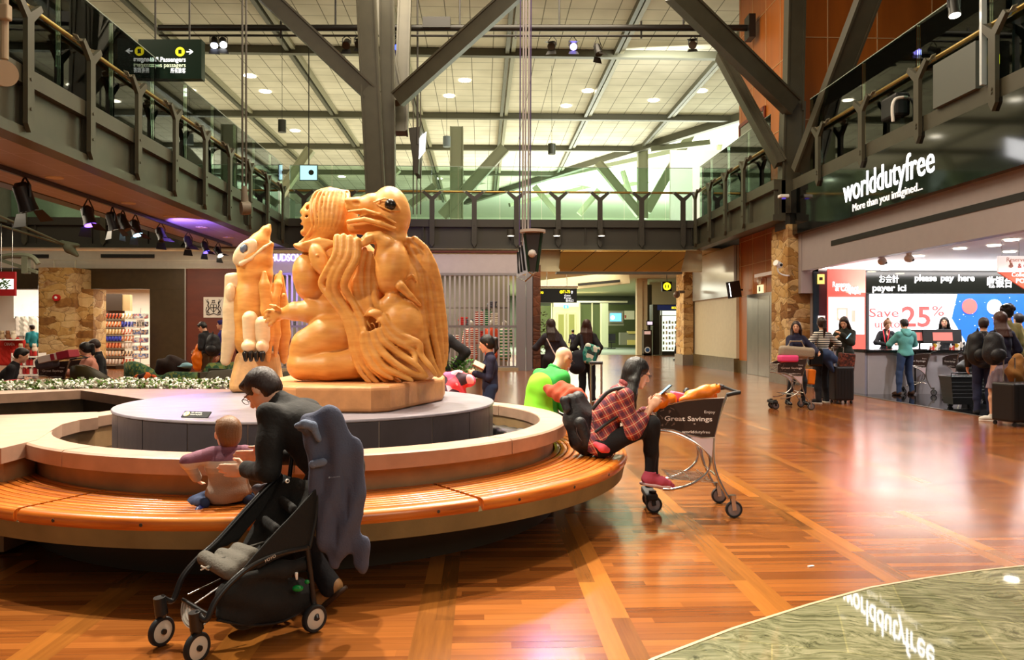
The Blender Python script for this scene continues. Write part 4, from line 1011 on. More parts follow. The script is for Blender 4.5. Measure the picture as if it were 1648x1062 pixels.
for i, x in enumerate((196, 226, 258, 290)):
    s = SD(k=.006); s.tube([B(x, 812, -.30), B(x, 846, -.315)], [19 * KB, 11 * KB]); s.build('claw', .006, M('black_claw', '#1d1714', .25), bird)
m = MB()
q = []
for (xl, xr, y, dp) in ((95, 418, 1003, .30), (145, 385, 795, .20)): q.append([B(xl, y, -dp + .1), B(xr, y, -dp + .1), B(xr, y, dp + .1), B(xl, y, dp + .1)])
zb = .808
for v in q[0]: v.z = zb
vs_ = q[0] + q[1]; m._add(vs_, [(3, 2, 1, 0), (4, 5, 6, 7), (0, 1, 5, 4), (1, 2, 6, 5), (2, 3, 7, 6), (3, 0, 4, 7)])
m.build('pedestal', M('pedestal_wood', '#d8a468', .5, var=.25, vs_=7, bump=.15, bs=50), bird, bevel=.06, seg=4)
settle(bird)
# ================================================================ PEOPLE
SKIN = NT('skin'); SKIN.col(lin('#e8b394')); SKIN.b.inputs['Roughness'].default_value = .5; SKIN.b.inputs['Subsurface Weight'].default_value = .06; SKIN = SKIN.m
def cloth(name, c, rough=.85, bs=60, b=.35, var=.12): return M(name, c, rough, bump=b, bs=bs, var=var, vs_=5)
HAIRK = M('black_hair', '#120c0a', .38, bump=.3, bs=120, stretch=(6, 6, .6)); HAIRB = M('dark_brown_hair', '#2c1710', .4, bump=.3, bs=120, stretch=(6, 6, .6)); HAIRT = M('brown_hair', '#7a5230', .5, bump=.3, bs=140)
V = Vector
def rotx(a): return Matrix.Rotation(math.radians(a), 3, 'X')
def rotz(a): return Matrix.Rotation(math.radians(a), 3, 'Z')
def roty(a): return Matrix.Rotation(math.radians(a), 3, 'Y')
def ik(a, c, l1, l2, pole):
    a, c = V(a), V(c); d = c - a; L = d.length; mx = (l1 + l2) * .999
    if L > mx: c = a + d * (mx / L); d = c - a; L = mx
    d.normalize(); x = (l1 * l1 - l2 * l2 + L * L) / (2 * L); h = math.sqrt(max(0, l1 * l1 - x * x))
    p = V(pole); p = (p - d * p.dot(d)); p = p.normalized() if p.length > 1e-5 else d.orthogonal().normalized()
    return a + d * x + p * h, c
def person(label, loc, rz, H=1.65, name='person', pel=(0, 0, .92), lean=0, lean2=None, side=0, twist=0, ptwist=0, feet=None, hands=None, pole=None, kpole=None, head=(0, 0), roll=0,
           vox=.012, top=None, legs=None, shoes=None, hair=None, fem=False, group=None, fat=1.0, hcurl=35, hdir=None, headk=1.0, glasses=False, eyes=None, cat='person', shoewhite=None, ext=None, neck=0.0):
    root = empty(name, loc, rz, label, cat, group); S_ = H / 1.7
    lean2 = lean if lean2 is None else lean2
    P0 = V(pel); R1 = rotz(twist * .5) @ roty(side) @ rotx(-lean); R2 = rotz(twist) @ roty(side) @ rotx(-lean2)
    Rp = rotz(ptwist) @ rotx(-lean * .5); ch = P0 + R1 @ V((0, 0, .28)); nb = ch + R2 @ V((0, 0, .21))
    Rh = rotz(head[0] + twist) @ roty(roll) @ rotx(-head[1]); hc = nb + (R2 @ V((0, .01, .05 + neck))) + Rh @ V((0, .015, .105 * headk))
    sw = .140 if fem else .168; cw = .86 if fem else 1.0; lk = .86 if legs and not legs.get('skirt') else 1
    sh = {s_: nb + R2 @ V((s_ * sw, 0, -.085)) for s_ in (-1, 1)}; hp = {s_: P0 + Rp @ V((s_ * .085, 0, -.02)) for s_ in (-1, 1)}
    feet = feet or [(-.10, 0, 0, 8), (.10, 0, 0, -8)]
    hands = hands or [None, None]; pole = pole or [(-.5, -1, -.2), (.5, -1, -.2)]; kpole = kpole or [(0, 1, 0), (0, 1, 0)]
    def T(v): return V(v) * S_
    J = {}
    for i, s_ in enumerate((-1, 1)):
        h = hands[i]; h = V(h) if h is not None else sh[s_] + V((s_ * .07, .05, -.50))
        el, wr = ik(sh[s_], h, .275, .245, pole[i]); J['el', s_], J['wr', s_] = el, wr
        f = feet[i]; kn, an = ik(hp[s_], V((f[0], f[1], f[2] + .085)), .425, .405, kpole[i]); J['kn', s_], J['an', s_] = kn, an
    fk = fat
    # ---- skin body
    b = SD(k=.03 * S_)
    def cap(sd, a, c, r0, r1, infl=0, **kw): sd.cap(T(a), T(c), (r0 + infl) * S_, (r1 + infl) * S_, **kw)
    def el(sd, c, r, R=None, infl=0, **kw): sd.ell(T(c), tuple((q + infl) * S_ for q in r), R, **kw)
    def headprims(sd):
        q = headk
        H_ = lambda x, y, z: hc + Rh @ (V((x, y, z)) * q)
        el(sd, H_(0, -.012, .03), (.073 * q, .092 * q, .085 * q), Rh, k=.02); el(sd, H_(0, .018, -.035), (.058 * q, .070 * q, .074 * q), Rh, k=.03)
        el(sd, H_(0, .070, -.092), (.022 * q, .020 * q, .018 * q), Rh, k=.02)
        cap(sd, H_(0, .082, .012), H_(0, .102, -.022), .009 * q, .0145 * q, k=.012); el(sd, H_(0, .092, -.027), (.018 * q, .012 * q, .009 * q), Rh, k=.008)
        for s_ in (-1, 1):
            el(sd, H_(s_ * .030, .092, .012), (.017 * q, .012 * q, .010 * q), Rh, k=.012, sub=True); el(sd, H_(s_ * .030, .074, .011), (.013 * q, .013 * q, .011 * q), Rh, k=.004)
            el(sd, H_(s_ * .030, .083, .030), (.022 * q, .010 * q, .007 * q), Rh, k=.01)
            el(sd, H_(s_ * .076, -.012, .0), (.009 * q, .020 * q, .032 * q), Rh @ rotz(s_ * -18), k=.008)
        el(sd, H_(0, .088, -.056), (.022 * q, .010 * q, .006 * q), Rh, k=.006); el(sd, H_(0, .086, -.066), (.019 * q, .010 * q, .007 * q), Rh, k=.006)
        return H_
    Hf = headprims(b)
    cap(b, nb - R2 @ V((0, 0, .03)), hc + Rh @ V((0, -.018, -.05)), .056 if not fem else .048, .05 if not fem else .045)
    el(b, P0, (.135 * fk, .09 * fk, .10), Rp); el(b, P0 + R1 @ V((0, 0, .12)), (.115 * fk, .082 * fk, .12), R1); el(b, ch, (.135 * fk * cw, .090 * fk, .15), R2)
    if fem: [el(b, ch + R2 @ V((s_ * .06, .075, .02)), (.045, .04, .045), R2) for s_ in (-1, 1)]
    for s_ in (-1, 1):
        cap(b, nb - R2 @ V((0, 0, .04)), sh[s_], .035, .040)
        cap(b, sh[s_], J['el', s_], .043, .034); cap(b, J['el', s_], J['wr', s_], .034, .024, k=.015)
        cap(b, hp[s_], J['kn', s_], .078 * lk, .050 * lk); cap(b, J['kn', s_], J['kn', s_].lerp(J['an', s_], .35), .048 * lk, .050 * lk); cap(b, J['kn', s_].lerp(J['an', s_], .35), J['an', s_], .050 * lk, .034 * lk)
    def hand(sd, wr, d, n, s_, curl):
        d = V(d).normalized(); n = V(n); n = (n - d * n.dot(d)).normalized(); t = d.cross(n) * s_
        pc = wr + d * .045; cap(sd, wr, wr + d * .03, .024, .026, k=.01); Rm = Matrix((t, n, d)).transposed()
        el(sd, pc + d * .008, (.038, .016, .046), Rm, k=.012)
        for i in range(4):
            bs = wr + d * (.078 + (.004, .008, .005, -.004)[i]) + t * (.027 - i * .018); L = (.036, .042, .038, .028)[i]; a = math.radians(curl * (.6 + .1 * i))
            d1 = (d * math.cos(a) + n * math.sin(a)); d2 = (d * math.cos(a * 2.2) + n * math.sin(a * 2.2))
            p1 = bs + d1 * L; p2 = p1 + d2 * L * .85; cap(sd, bs - d * .01, p1, .0095, .009, k=.006); cap(sd, p1, p2, .009, .0075, k=.003)
        tb = wr + d * .022 + t * .030; t1 = tb + (d * .7 + t * .6 + n * .25).normalized() * .038; t2 = t1 + (d * .9 + t * .1 + n * .4).normalized() * .03
        cap(sd, tb, t1, .0125, .011, k=.01); cap(sd, t1, t2, .0105, .009, k=.004)
    for i, s_ in enumerate((-1, 1)):
        d = (J['wr', s_] - J['el', s_]).normalized(); n = V((-s_, .3, 0)) if hdir is None or hdir[i] is None else V(hdir[i][1]); dd_ = d if hdir is None or hdir[i] is None else V(hdir[i][0])
        hand(b, J['wr', s_], dd_, n, s_, hcurl)
    def fdir(i): 
        a = math.radians(feet[i][3]); p = math.radians(feet[i][4]) if len(feet[i]) > 4 else 0
        return V((-math.sin(a) * math.cos(p), math.cos(a) * math.cos(p), math.sin(p)))
    for i, s_ in enumerate((-1, 1)):
        fd = fdir(i); an = J['an', s_]; up = V((0, 0, 1)); up = (up - fd * up.dot(fd)).normalized()
        cap(b, an - up * .01, an + fd * .13 - up * .055, .036, .024, k=.02)
    b.build('body', vox * S_ * (.8 if vox < .009 else 1), SKIN, root, relax=1)
    # ---- trousers / skirt
    if legs:
        l = SD(k=.03 * S_); li = legs.get('infl', .010); ln = legs.get('len', 1.0)
        if legs.get('skirt'):
            L = legs['skirt']; bot = P0 + V((0, -.01, -L))
            for t in range(12):
                a = t * math.pi / 6; cap(l, P0 + Rp @ V((.10 * math.cos(a), .07 * math.sin(a), 0)), bot + V((.19 * math.cos(a), .15 * math.sin(a), 0)), .035, .045, k=.02)
            cap(l, P0, bot, .11, .17); l.cut(T(bot), (0, 0, -1))
        else:
            el(l, P0, (.145 * fk, .102 * fk, .10), Rp, li); l.cut(T(P0 + Rp @ V((0, 0, .11))), Rp @ V((0, 0, 1)))
            for s_ in (-1, 1):
                cap(l, hp[s_], J['kn', s_], .084, .058, li); an = J['kn', s_].lerp(J['an', s_], ln)
                cap(l, J['kn', s_], an, .054, legs.get('cuff', .040), li); cap(l, J['kn', s_], J['kn', s_].lerp(an, .5), .052, .052, li)
                if ln >= 1: cap(l, an, an + (an - J['kn', s_]).normalized() * .02, legs.get('cuff', .040), legs.get('cuff', .040), li, k=.005)
        if legs.get('skirt'): l.cut(T(P0 + Rp @ V((0, 0, .11))), Rp @ V((0, 0, 1)))
        l.build(legs.get('name', 'trousers'), vox * S_, legs['c'], root, noise=wob(.0035, 13, 1), relax=1)
    # ---- shoes
    if shoes:
        for i, s_ in enumerate((-1, 1)):
            q = SD(k=.02 * S_); fd = fdir(i); an = J['an', s_]; up = V((0, 0, 1)); up = (up - fd * up.dot(fd)).normalized()
            cap(q, an - up * .035 - fd * .02, an + fd * .10 - up * .042, .044, .040); cap(q, an + fd * .10 - up * .045, an + fd * .155 - up * .052, .040, .030); cap(q, an + up * .02, an - up * .03, .047, .047)
            q.cut(T(an - up * .078), -up); q.cut(T(an + up * .026), up)
            so = q.build('shoe', vox * S_ * .8, shoes, root, relax=1)
            if shoewhite:
                q = SD(k=.012 * S_); cap(q, an - up * .075 - fd * .03, an + fd * .15 - up * .075, .043, .034); q.cut(T(an - up * .066), up); q.cut(T(an - up * .087), -up)
                q.build('sole', vox * S_ * .7, shoewhite, root, relax=1)
    # ---- top
    if top:
        t_ = SD(k=.03 * S_); ti = top.get('infl', .014); hem = top.get('hem', .06); sl = top.get('sleeve', 1.0)
        el(t_, ch, (.150 * fk * cw, .103 * fk, .155), R2, ti); el(t_, P0 + R1 @ V((0, 0, .12)), (.126 * fk * cw, .095 * fk, .13), R1, ti); el(t_, P0 + R1 @ V((0, 0, -.0)), (.15 * fk, .107 * fk, .12), R1, ti)
        if hem > .12: cap(t_, P0 + R1 @ V((0, 0, 0)), P0 + V((0, 0, -hem)), .125 * fk, .15 * fk, ti)
        if fem: [el(t_, ch + R2 @ V((s_ * .06, .075, .02)), (.05, .045, .05), R2, ti * .7) for s_ in (-1, 1)]
        cap(t_, nb - R2 @ V((0, .0, .04)), nb + R2 @ V((0, .0, .01)), .07, .058 if not fem else .05, ti * .5)
        for s_ in (-1, 1):
            cap(t_, nb - R2 @ V((0, 0, .055)), sh[s_], .036, .043, ti); 
            if sl > 0:
                e_ = J['el', s_]; cap(t_, sh[s_], e_, .046, .040, ti)
                if sl >= 1: cap(t_, e_, J['wr', s_], .041, .030, ti * .8)
                elif sl > .5: cap(t_, e_, e_.lerp(J['wr', s_], (sl - .5) * 2), .041, .036, ti * .8)
        t_.cut(T(P0 + (R1 @ V((0, 0, -hem)) if hem <= .12 else V((0, 0, -hem)))), (R1 @ V((0, 0, -1))) if hem <= .12 else V((0, 0, -1)))
        if top.get('vneck'): t_.ell(T(nb + R2 @ V((0, .10, -.06))), (.035, .06, .09), R2, sub=True, k=.01)
        t_.cut(T(nb + R2 @ V((0, 0, .035))), R2 @ V((0, 0, 1)))
        nz = wob(top.get('wr', .005), top.get('wf', 11), len(label) % 7)
        t_.build(top.get('name', 'jacket'), vox * S_, top['c'], root, noise=nz, relax=1)
        if top.get('hood'):
            q = SD(k=.03); cc = nb + R2 @ V((0, -.06, .0))
            for a in range(-3, 4):
                x = a / 3.0; cap(q, cc + R2 @ V((x * .09, .05 * abs(x), .02)), cc + R2 @ V((x * .06, -.03, -.06 - .05 * (1 - abs(x)))), .03, .035)
            q.build('hood', vox * S_, top['c'], root, relax=1)
        if top.get('collar'):
            q = SD(k=.015)
            for a in range(12):
                w0 = math.pi * 2 * a / 12; w1 = math.pi * 2 * (a + 1) / 12
                cap(q, nb + R2 @ V((.06 * math.cos(w0), .06 * math.sin(w0), .01)), nb + R2 @ V((.06 * math.cos(w1), .06 * math.sin(w1), .01)), .018, .018)
            q.build('collar', vox * S_ * .8, top['collar'], root, relax=1)
    # ---- hair
    if hair:
        q = SD(k=.02 * S_); kd = hair.get('kind', 'short'); hk = headk
        X = lambda x, y, z: hc + Rh @ (V((x, y, z)) * hk)
        el(q, X(0, -.018, .038), (.083 * hk, .098 * hk, .088 * hk), Rh)
        if kd == 'short':
            el(q, X(0, -.03, -.005), (.078 * hk, .085 * hk, .085 * hk), Rh); el(q, X(0, .055, .085), (.06 * hk, .035 * hk, .025 * hk), Rh)
        else:
            el(q, X(0, -.03, .0), (.084 * hk, .088 * hk, .10 * hk), Rh)
        el(q, X(0, .122, -.018), (.080 * hk, .068 * hk, .100 * hk), Rh, sub=True, k=.012)
        if kd == 'short':
            for s_ in (-1, 1): el(q, X(s_ * .085, .01, -.045), (.03 * hk, .05 * hk, .05 * hk), Rh, sub=True, k=.012)
            el(q, X(0, -.08, -.12), (.10, .07, .055), Rh, sub=True, k=.02)
        dn = V((0, 0, -1)); L = hair.get('len', .3); bk = R2 @ V((0, -1, 0))
        if kd == 'long':
            for i in range(9):
                a = (i - 4) / 4.0; st = X(a * .07, -.06 + .055 * abs(a), .03)
                fr_ = hair.get('fwd', 0); hz = .03 if top and top.get('hood') else 0; mid = nb + R2 @ V((a * .10, -.098 - hz + .075 * abs(a) + fr_, -.01)); en = mid + (R2 @ V((a * .01, -.045 + fr_ * .4, 0))) + dn * (L - .12) + (R2 @ V((0, 0, -1))) * .0
                q.tube([T(st), T(X(a * .083, -.075 + .07 * abs(a), -.06)), T(mid), T(en)], [.024 * S_, .030 * S_, .032 * S_, .020 * S_], k=.016 * S_)
        if kd == 'pony':
            st = X(0, -.10, .03); q.tube([T(st), T(st + bk * .05), T(st + bk * .06 + dn * .14), T(st + bk * .03 + dn * L)], [.025 * S_, .032 * S_, .032 * S_, .010 * S_])
        if kd == 'bun': el(q, X(0, -.04, .135), (.036, .036, .03), Rh)
        if kd == 'curly':
            for i in range(60):
                a = random.uniform(0, 6.28); e_ = random.uniform(-.1, 1.4); el(q, X(.095 * math.cos(a) * math.cos(e_), -.02 + .1 * math.sin(a) * math.cos(e_), .05 + .09 * math.sin(e_)), (.026,) * 3, None, k=.01)
        ax_ = np.array(Rh.transposed() @ V((1, 0, 0)))
        hcs = T(hc)
        def hn(x, y, z):
            th = np.arctan2(y - hcs.y, x - hcs.x + 1e-6); return .0022 * S_ * np.sin(th * 34 + 6 * np.sin(z * 25))
        q.build('hair', vox * S_ * .8, hair.get('c', HAIRK), root, noise=hn, relax=1)
    if eyes or glasses:
        if glasses:
            g = MB()
            for s_ in (-1, 1):
                cc = hc + Rh @ (V((s_ * .031, .104, .010)) * headk); n = 16
                ring = [T(cc + Rh @ V((.024 * math.cos(2 * math.pi * i / n), 0, .017 * math.sin(2 * math.pi * i / n)))) for i in range(n)]
                g.tube(ring, .0018 * S_, 6, closed=True); g.tube([T(hc + Rh @ V((s_ * .055, .104, .014))), T(hc + Rh @ V((s_ * .078, .09, .014))), T(hc + Rh @ V((s_ * .083, -.005, .012)))], .0022 * S_, 6)
            g.cyl(T(hc + Rh @ V((-.008, .106, .012))), T(hc + Rh @ V((.008, .106, .012))), .0018 * S_, n=6); g.build('glasses', M('glasses_frame', '#15100e', .3), root)
        for s_ in (-1, 1):
            cc = hc + Rh @ (V((s_ * .030, .084, .011)) * headk); MB().ell(T(cc), (.0075 * S_, .005 * S_, .0045 * S_), Rh, 10).build('eye', M('dark_eye', '#1a100c', .2), root, smooth=True)
        for s_ in (-1, 1):
            g = MB(); g.tube([T(hc + Rh @ (V((s_ * .014, .092, .032)) * headk)), T(hc + Rh @ (V((s_ * .030, .0935, .037)) * headk)), T(hc + Rh @ (V((s_ * .048, .083, .031)) * headk))], [.002, .003, .0015], 6); g.build('eyebrow', hair.get('c', HAIRK) if hair else HAIRK, root)
        g = MB(); g.ell(T(hc + Rh @ (V((0, .0955, -.060)) * headk)), (.018 * S_, .005 * S_, .0065 * S_), Rh, 10); g.build('lips', M('lips', '#b0605a', .45), root, smooth=True)
    J.update(hc=hc, nb=nb, ch=ch, P0=P0, R1=R1, R2=R2, Rh=Rh, S=S_, sh=sh, root=root)
    MW = Matrix.Translation(V(loc)) @ Matrix.Rotation(rz, 4, 'Z')
    J['W'] = lambda p: MW @ (V(p) * S_)
    return J
def gp(px, py, D=None, z=0.0):
    """ground point under a pixel column at foot row py"""
    p = fl(px, py) if D is None else at(px, 531, D); p.z = z; return p
BACK, RIGHT, LEFT, FRONT = -TH, -TH - math.pi / 2, -TH + math.pi / 2, math.pi - TH

BLK = cloth('black_cloth', '#15141a'); DENIM = cloth('blue_denim', '#26395e', b=.2); NAVY = cloth('navy_cloth', '#1b1a38'); DKT = cloth('charcoal_trousers', '#1c1b22')
WSOLE = M('white_sole', '#e6e2da', .6)

# --- man bending over the toddler
Ld = .43
pf = at(520, 960, 4.12); pf.z = 0
fa = at(566, 531, 4.02); fa.z = 0
def toL(wp, loc, rz, H): return (Matrix.Rotation(-rz, 3, 'Z') @ (V(wp) - V(loc))) * (1.7 / H)
RZf = LEFT - .32; Hm = 1.62
L_ = lambda px, py, D: toL(at(px, py, D), fa, RZf, Hm)
father = person('man in black sweater and glasses bending over to hold the toddler', fa, RZf, Hm,
    pel=L_(541, 756, 4.02), lean=42, lean2=52, head=(2, 42), neck=-.04, vox=.0085,
    feet=[tuple(L_(452, 905, 4.32)) [:2] + (0.0, 0), tuple(L_(528, 950, 4.0))[:2] + (.05, 0, -40)],
    hands=[tuple(L_(398, 757, 4.05)), tuple(L_(425, 735, 4.28))], pole=[(-.4, -.4, -1), (.4, -.4, -1)],
    hdir=[(tuple(Matrix.Rotation(-RZf, 3, 'Z') @ (-cam_r * 1)), tuple(Matrix.Rotation(-RZf, 3, 'Z') @ (cam_f * .6 + V((0, 0, .0))))), None], hcurl=10,
    top=dict(c=cloth('black_sweater', '#14110f', b=.5, bs=30), infl=.020, wr=.007, name='sweater', hem=.10), legs=dict(c=BLK, infl=.016), shoes=M('tan_leather', '#a87b4a', .55), shoewhite=M('brown_sole', '#3a2616', .6),
    hair=dict(kind='short', c=HAIRB), glasses=True, eyes=True, fat=1.12)
# --- toddler kneeling on the bench
tl = at(368, 531, 4.36); tl.z = 0; Ht = .86; RZt = BACK + math.radians(22)
Lt = lambda px, py, D: toL(at(px, py, D), tl, RZt, Ht)
KN = bands('knit_sweater', [(0, '#a89888'), (.40, '#b4a494'), (.50, '#c9bcae'), (.62, '#7a4a5c'), (.80, '#86566a'), (.9, '#b0a090')], 2, .50, .80)
toddler = person('toddler in a purple and beige knit sweater kneeling on the slatted bench', tl, RZt, Ht,
    pel=tuple(Lt(368, 792, 4.34)), lean=4, head=(14, 4), headk=1.62, neck=-.10, vox=.011, fat=1.35,
    feet=[(-.25, -.12, .84, 150, -8), (.20, -.10, .84, 205, -8)], kpole=[(-.35, 1, -.25), (.35, 1, -.25)],
    hands=[tuple(Lt(316, 768, 4.30)), tuple(Lt(430, 775, 4.5))], pole=[(-1, -.4, -.3), (1, -.4, -.3)],
    top=dict(c=KN, infl=.035, name='sweater', hem=.10, wr=.004), legs=dict(c=DENIM, infl=.022), shoes=M('blue_shoe', '#20286e', .4), hair=dict(kind='short', c=HAIRT))
# --- woman in plaid sitting on the bench, feet on the cart
pl = at(972, 531, 5.95); pl.z = 0; RZp = RIGHT + math.radians(3); Hp = 1.60
Lp = lambda px, py, D: toL(at(px, py, D), pl, RZp, Hp)
plaidw = person('young woman in plaid shirt and glasses sitting on the bench end with her phone', pl, RZp, Hp, fem=True,
    pel=tuple(Lp(966, 712, 5.95)), lean=17, lean2=38, head=(0, 22), neck=-.02, vox=.0085,
    feet=[tuple(Lp(1052, 770, 6.1)) [:2] + (tuple(Lp(1052, 783, 6.1))[2], -4, -12), tuple(Lp(1046, 770, 5.92))[:2] + (tuple(Lp(1046, 781, 5.92))[2], 2, -8)],
    hands=[tuple(Lp(1052, 651, 6.02)), tuple(Lp(1047, 657, 5.88))], pole=[(-.3, -.3, -1), (.3, -.3, -1)], hdir=[((0, .6, .8), (.6, .5, .2)), ((0, .6, .8), (-.6, .5, .2))], hcurl=45,
    top=dict(c=plaid(), infl=.022, sleeve=.78, hem=.10, name='plaid_shirt', wr=.006, collar=MC.get('x') or cloth('plaid_collar', '#8a3a3a')), legs=dict(c=cloth('black_leggings', '#0e0e14'), infl=.004, cuff=.034, name='leggings'),
    shoes=cloth('pink_trainer', '#c8506a', b=.2), shoewhite=M('pale_pink_sole', '#e8c6cc', .5), hair=dict(kind='long', len=.40, c=HAIRK, fwd=.07), glasses=True, eyes=True)
# --- man in green
gm = at(868, 531, 7.72); gm.z = 0; RZg = RIGHT + math.radians(38); Hg = 1.66
Lg = lambda px, py, D: toL(at(px, py, D), gm, RZg, Hg)
green = person('bald man in a bright green two-tone jacket hunched on the far side of the bench', gm, RZg, Hg, pel=(0, 0, .575), lean=14, lean2=38, head=(-6, 34), vox=.011, fat=1.22,
    feet=[(-.12, .55, 0, 5), (.12, .55, 0, -5)], hands=[tuple(Lg(902, 628, 8.1)), tuple(Lg(898, 622, 7.8))], pole=[(-.7, -.2, -1), (.7, -.2, -1)],
    top=dict(c=bands('two_tone_green', [(0, '#7fd622'), (.55, '#2aa03a')], 1, -.24, .22), infl=.03, name='jacket', hem=.10, wr=.007, collar=cloth('green_collar', '#1f8f35')), legs=dict(c=DKT), shoes=BLK, glasses=True, eyes=True)
# --- girl reading
person('girl in a navy top reading a small brown book before the shuttered shop', gp(789, 0, 9.6), LEFT + .15, 1.32, fem=True, headk=1.12, head=(-6, 18), vox=.012,
    hands=[(-.05, .24, 1.12), (.08, .22, 1.10)], pole=[(-.6, -.6, -1), (.6, -.6, -1)], top=dict(c=NAVY, infl=.02, name='sweatshirt', hem=.10), legs=dict(c=DENIM), shoes=BLK, hair=dict(kind='pony', len=.22, c=HAIRK), eyes=True)
# --- woman half hidden behind the carving
person('person in black clothes with a hand on the hip, half hidden behind the carving', gp(705, 0, 9.8), BACK + .4, 1.62, fem=True, vox=.014,
    hands=[(-.2, .1, .85), (.23, .03, .98)], pole=[(-1, -.3, 0), (1, -.5, .1)], top=dict(c=BLK, hem=.10, infl=.02, name='sweater'), legs=dict(c=BLK), shoes=BLK, hair=dict(kind='short', c=HAIRK))
# --- two women standing in front of the corridor
person('woman in a charcoal hoodie with a white crossbody bag, seen from behind', gp(888, 0, 14.6), BACK + .35, 1.60, fem=True, vox=.013, head=(18, 12),
    hands=[(-.12, .30, 1.22), (.24, .03, .88)], pole=[(-1, -.2, -1), (.5, -1, 0)], top=dict(c=cloth('charcoal_hoodie', '#33303c'), infl=.024, hem=.10, hood=True, name='hoodie'), legs=dict(c=BLK), shoes=BLK, hair=dict(kind='long', len=.26, c=HAIRB))
person('woman in black with long auburn hair carrying a dark shoulder bag and a patterned bag', gp(944, 646), BACK - .15, 1.60, fem=True, vox=.013,
    hands=[(-.20, .14, 1.05), (.24, .10, 1.0)], feet=[(-.09, 0, 0, 6), (.12, .02, 0, -16)], top=dict(c=BLK, infl=.024, hem=.08, hood=True, name='hoodie'), legs=dict(c=cloth('black_track_trousers', '#1a1c26'), infl=.018), shoes=BLK, hair=dict(kind='long', len=.32, c=M('auburn_hair', '#3c1a10', .4, bump=.3, bs=120, stretch=(6, 6, .6))))
person('small far figure wearing a blue backpack, seen between the two standing women', gp(922, 0, 40), BACK + .3, 1.42, vox=.02, top=dict(c=NAVY), legs=dict(c=BLK), shoes=BLK, hair=dict(kind='short'))
person('far figure in a grey top and black trousers half behind the corridor pillar', gp(1091, 580), LEFT - .2, 1.62, vox=.018, top=dict(c=cloth('pale_grey_top', '#b7b3ac'), infl=.02), legs=dict(c=BLK), shoes=BLK, hair=dict(kind='short'), feet=[(-.09, .05, 0, 6), (.1, -.08, 0, -6)])
# --- group at the duty free entrance
RZc = FRONT + .5
person('long-haired woman in a navy coat standing behind the distant baggage cart, looking left', gp(1281, 652), FRONT + .3, 1.56, fem=True, vox=.012, head=(-42, 4), feet=[(-.14, .04, 0, 8), (.16, -.05, 0, -12)],
    hands=[(-.24, .36, 1.05), (.20, .34, 1.0)], pole=[(-1, -.4, -.5), (1, -.4, -.5)], top=dict(c=NAVY, infl=.03, hem=.2, name='coat'), legs=dict(c=BLK, infl=.004), shoes=M('black_leather', '#0d0c0d', .25), hair=dict(kind='long', len=.42, c=HAIRB, fwd=.03), eyes=True)
person('woman in a black and white striped top with a ponytail, seen from behind', gp(1323, 648), BACK + .25, 1.64, fem=True, vox=.012, head=(-20, 6), feet=[(-.16, -.12, 0, 20), (.14, .05, 0, -14)],
    hands=[(-.28, .1, .98), (.34, .18, 1.02)], pole=[(-1, -.6, -.2), (1, -.8, -.3)], top=dict(c=stripes('striped_jersey', '#e6ded0', '#2a2a30', .042, .5), infl=.016, name='striped_top', hem=.02), legs=dict(c=BLK, infl=.014), shoes=BLK, shoewhite=WSOLE, hair=dict(kind='pony', len=.34, c=HAIRB))
person('woman in a long dark green coat looking down at her phone', gp(1360, 641), FRONT - .75, 1.68, fem=True, vox=.012, head=(6, 26), feet=[(-.1, -.05, 0, 8), (.14, .06, 0, -22)],
    hands=[(-.05, .30, 1.30), (.10, .27, 1.22)], pole=[(-.8, -.3, -1), (.8, -.3, -1)], top=dict(c=cloth('dark_green_coat', '#1c2018'), infl=.03, hem=.36, name='coat', collar=cloth('grey_green_scarf', '#4a4c3c')), legs=dict(c=DENIM), shoes=cloth('rust_trainer', '#8a3a2a'), shoewhite=WSOLE, hair=dict(kind='long', len=.20, c=HAIRB), eyes=True)
person('person in a teal hooded sweatshirt and jeans paying at the counter, seen from behind', gp(1457, 636), BACK + .12, 1.64, vox=.012, feet=[(-.20, -.08, 0, 16), (.16, .0, 0, -8)], head=(0, 14),
    hands=[(-.16, .34, 1.05), (.22, .34, 1.03)], pole=[(-1, -.5, -.4), (1, -.5, -.4)], top=dict(c=cloth('teal_fleece', '#5fa6a2'), infl=.026, hem=.06, hood=True, name='hoodie'), legs=dict(c=DENIM), shoes=cloth('brown_shoe', '#4a2c1c'), hair=dict(kind='short', c=HAIRK))
person('cashier in a black blazer with a red lanyard and hair in a bun, head lowered', gp(1426, 0, 19.3), FRONT + .1, 1.66, fem=True, vox=.012, head=(0, 24), hands=[(-.16, .22, 1.08), (.14, .24, 1.06)], pole=[(-1, -.3, -.6), (1, -.3, -.6)],
    top=dict(c=BLK, infl=.018, hem=.10, name='blazer', vneck=True), legs=dict(c=BLK), shoes=BLK, hair=dict(kind='bun', c=HAIRT), eyes=True)
person('cashier with long dark hair looking right behind the till screens', gp(1520, 0, 18.6), FRONT - .7, 1.70, fem=True, vox=.012, head=(10, 2), top=dict(c=BLK, infl=.018, hem=.10, name='blazer'), legs=dict(c=BLK), shoes=BLK, hair=dict(kind='long', len=.3, c=HAIRK), eyes=True)
person('woman with a black backpack and grey pleated skirt at the right edge', gp(1612, 677), BACK + .15, 1.68, fem=True, vox=.012, head=(8, 8), feet=[(-.20, -.05, 0, 50), (.16, .02, 0, -10)],
    hands=[(-.1, .24, 1.05), (.26, .22, .98)], top=dict(c=NAVY, infl=.024, hem=.06, name='cardigan'), legs=dict(c=NT('x').m if False else M('grey_pleated_fabric', '#8e8090', .8, bump=.6, bs=30, stretch=(6, 6, .1)), skirt=.42, name='skirt'), shoes=M('white_trainer', '#d8d4cc', .6), shoewhite=WSOLE, hair=dict(kind='long', len=.22, c=M('auburn_hair', '#3c1a10')))
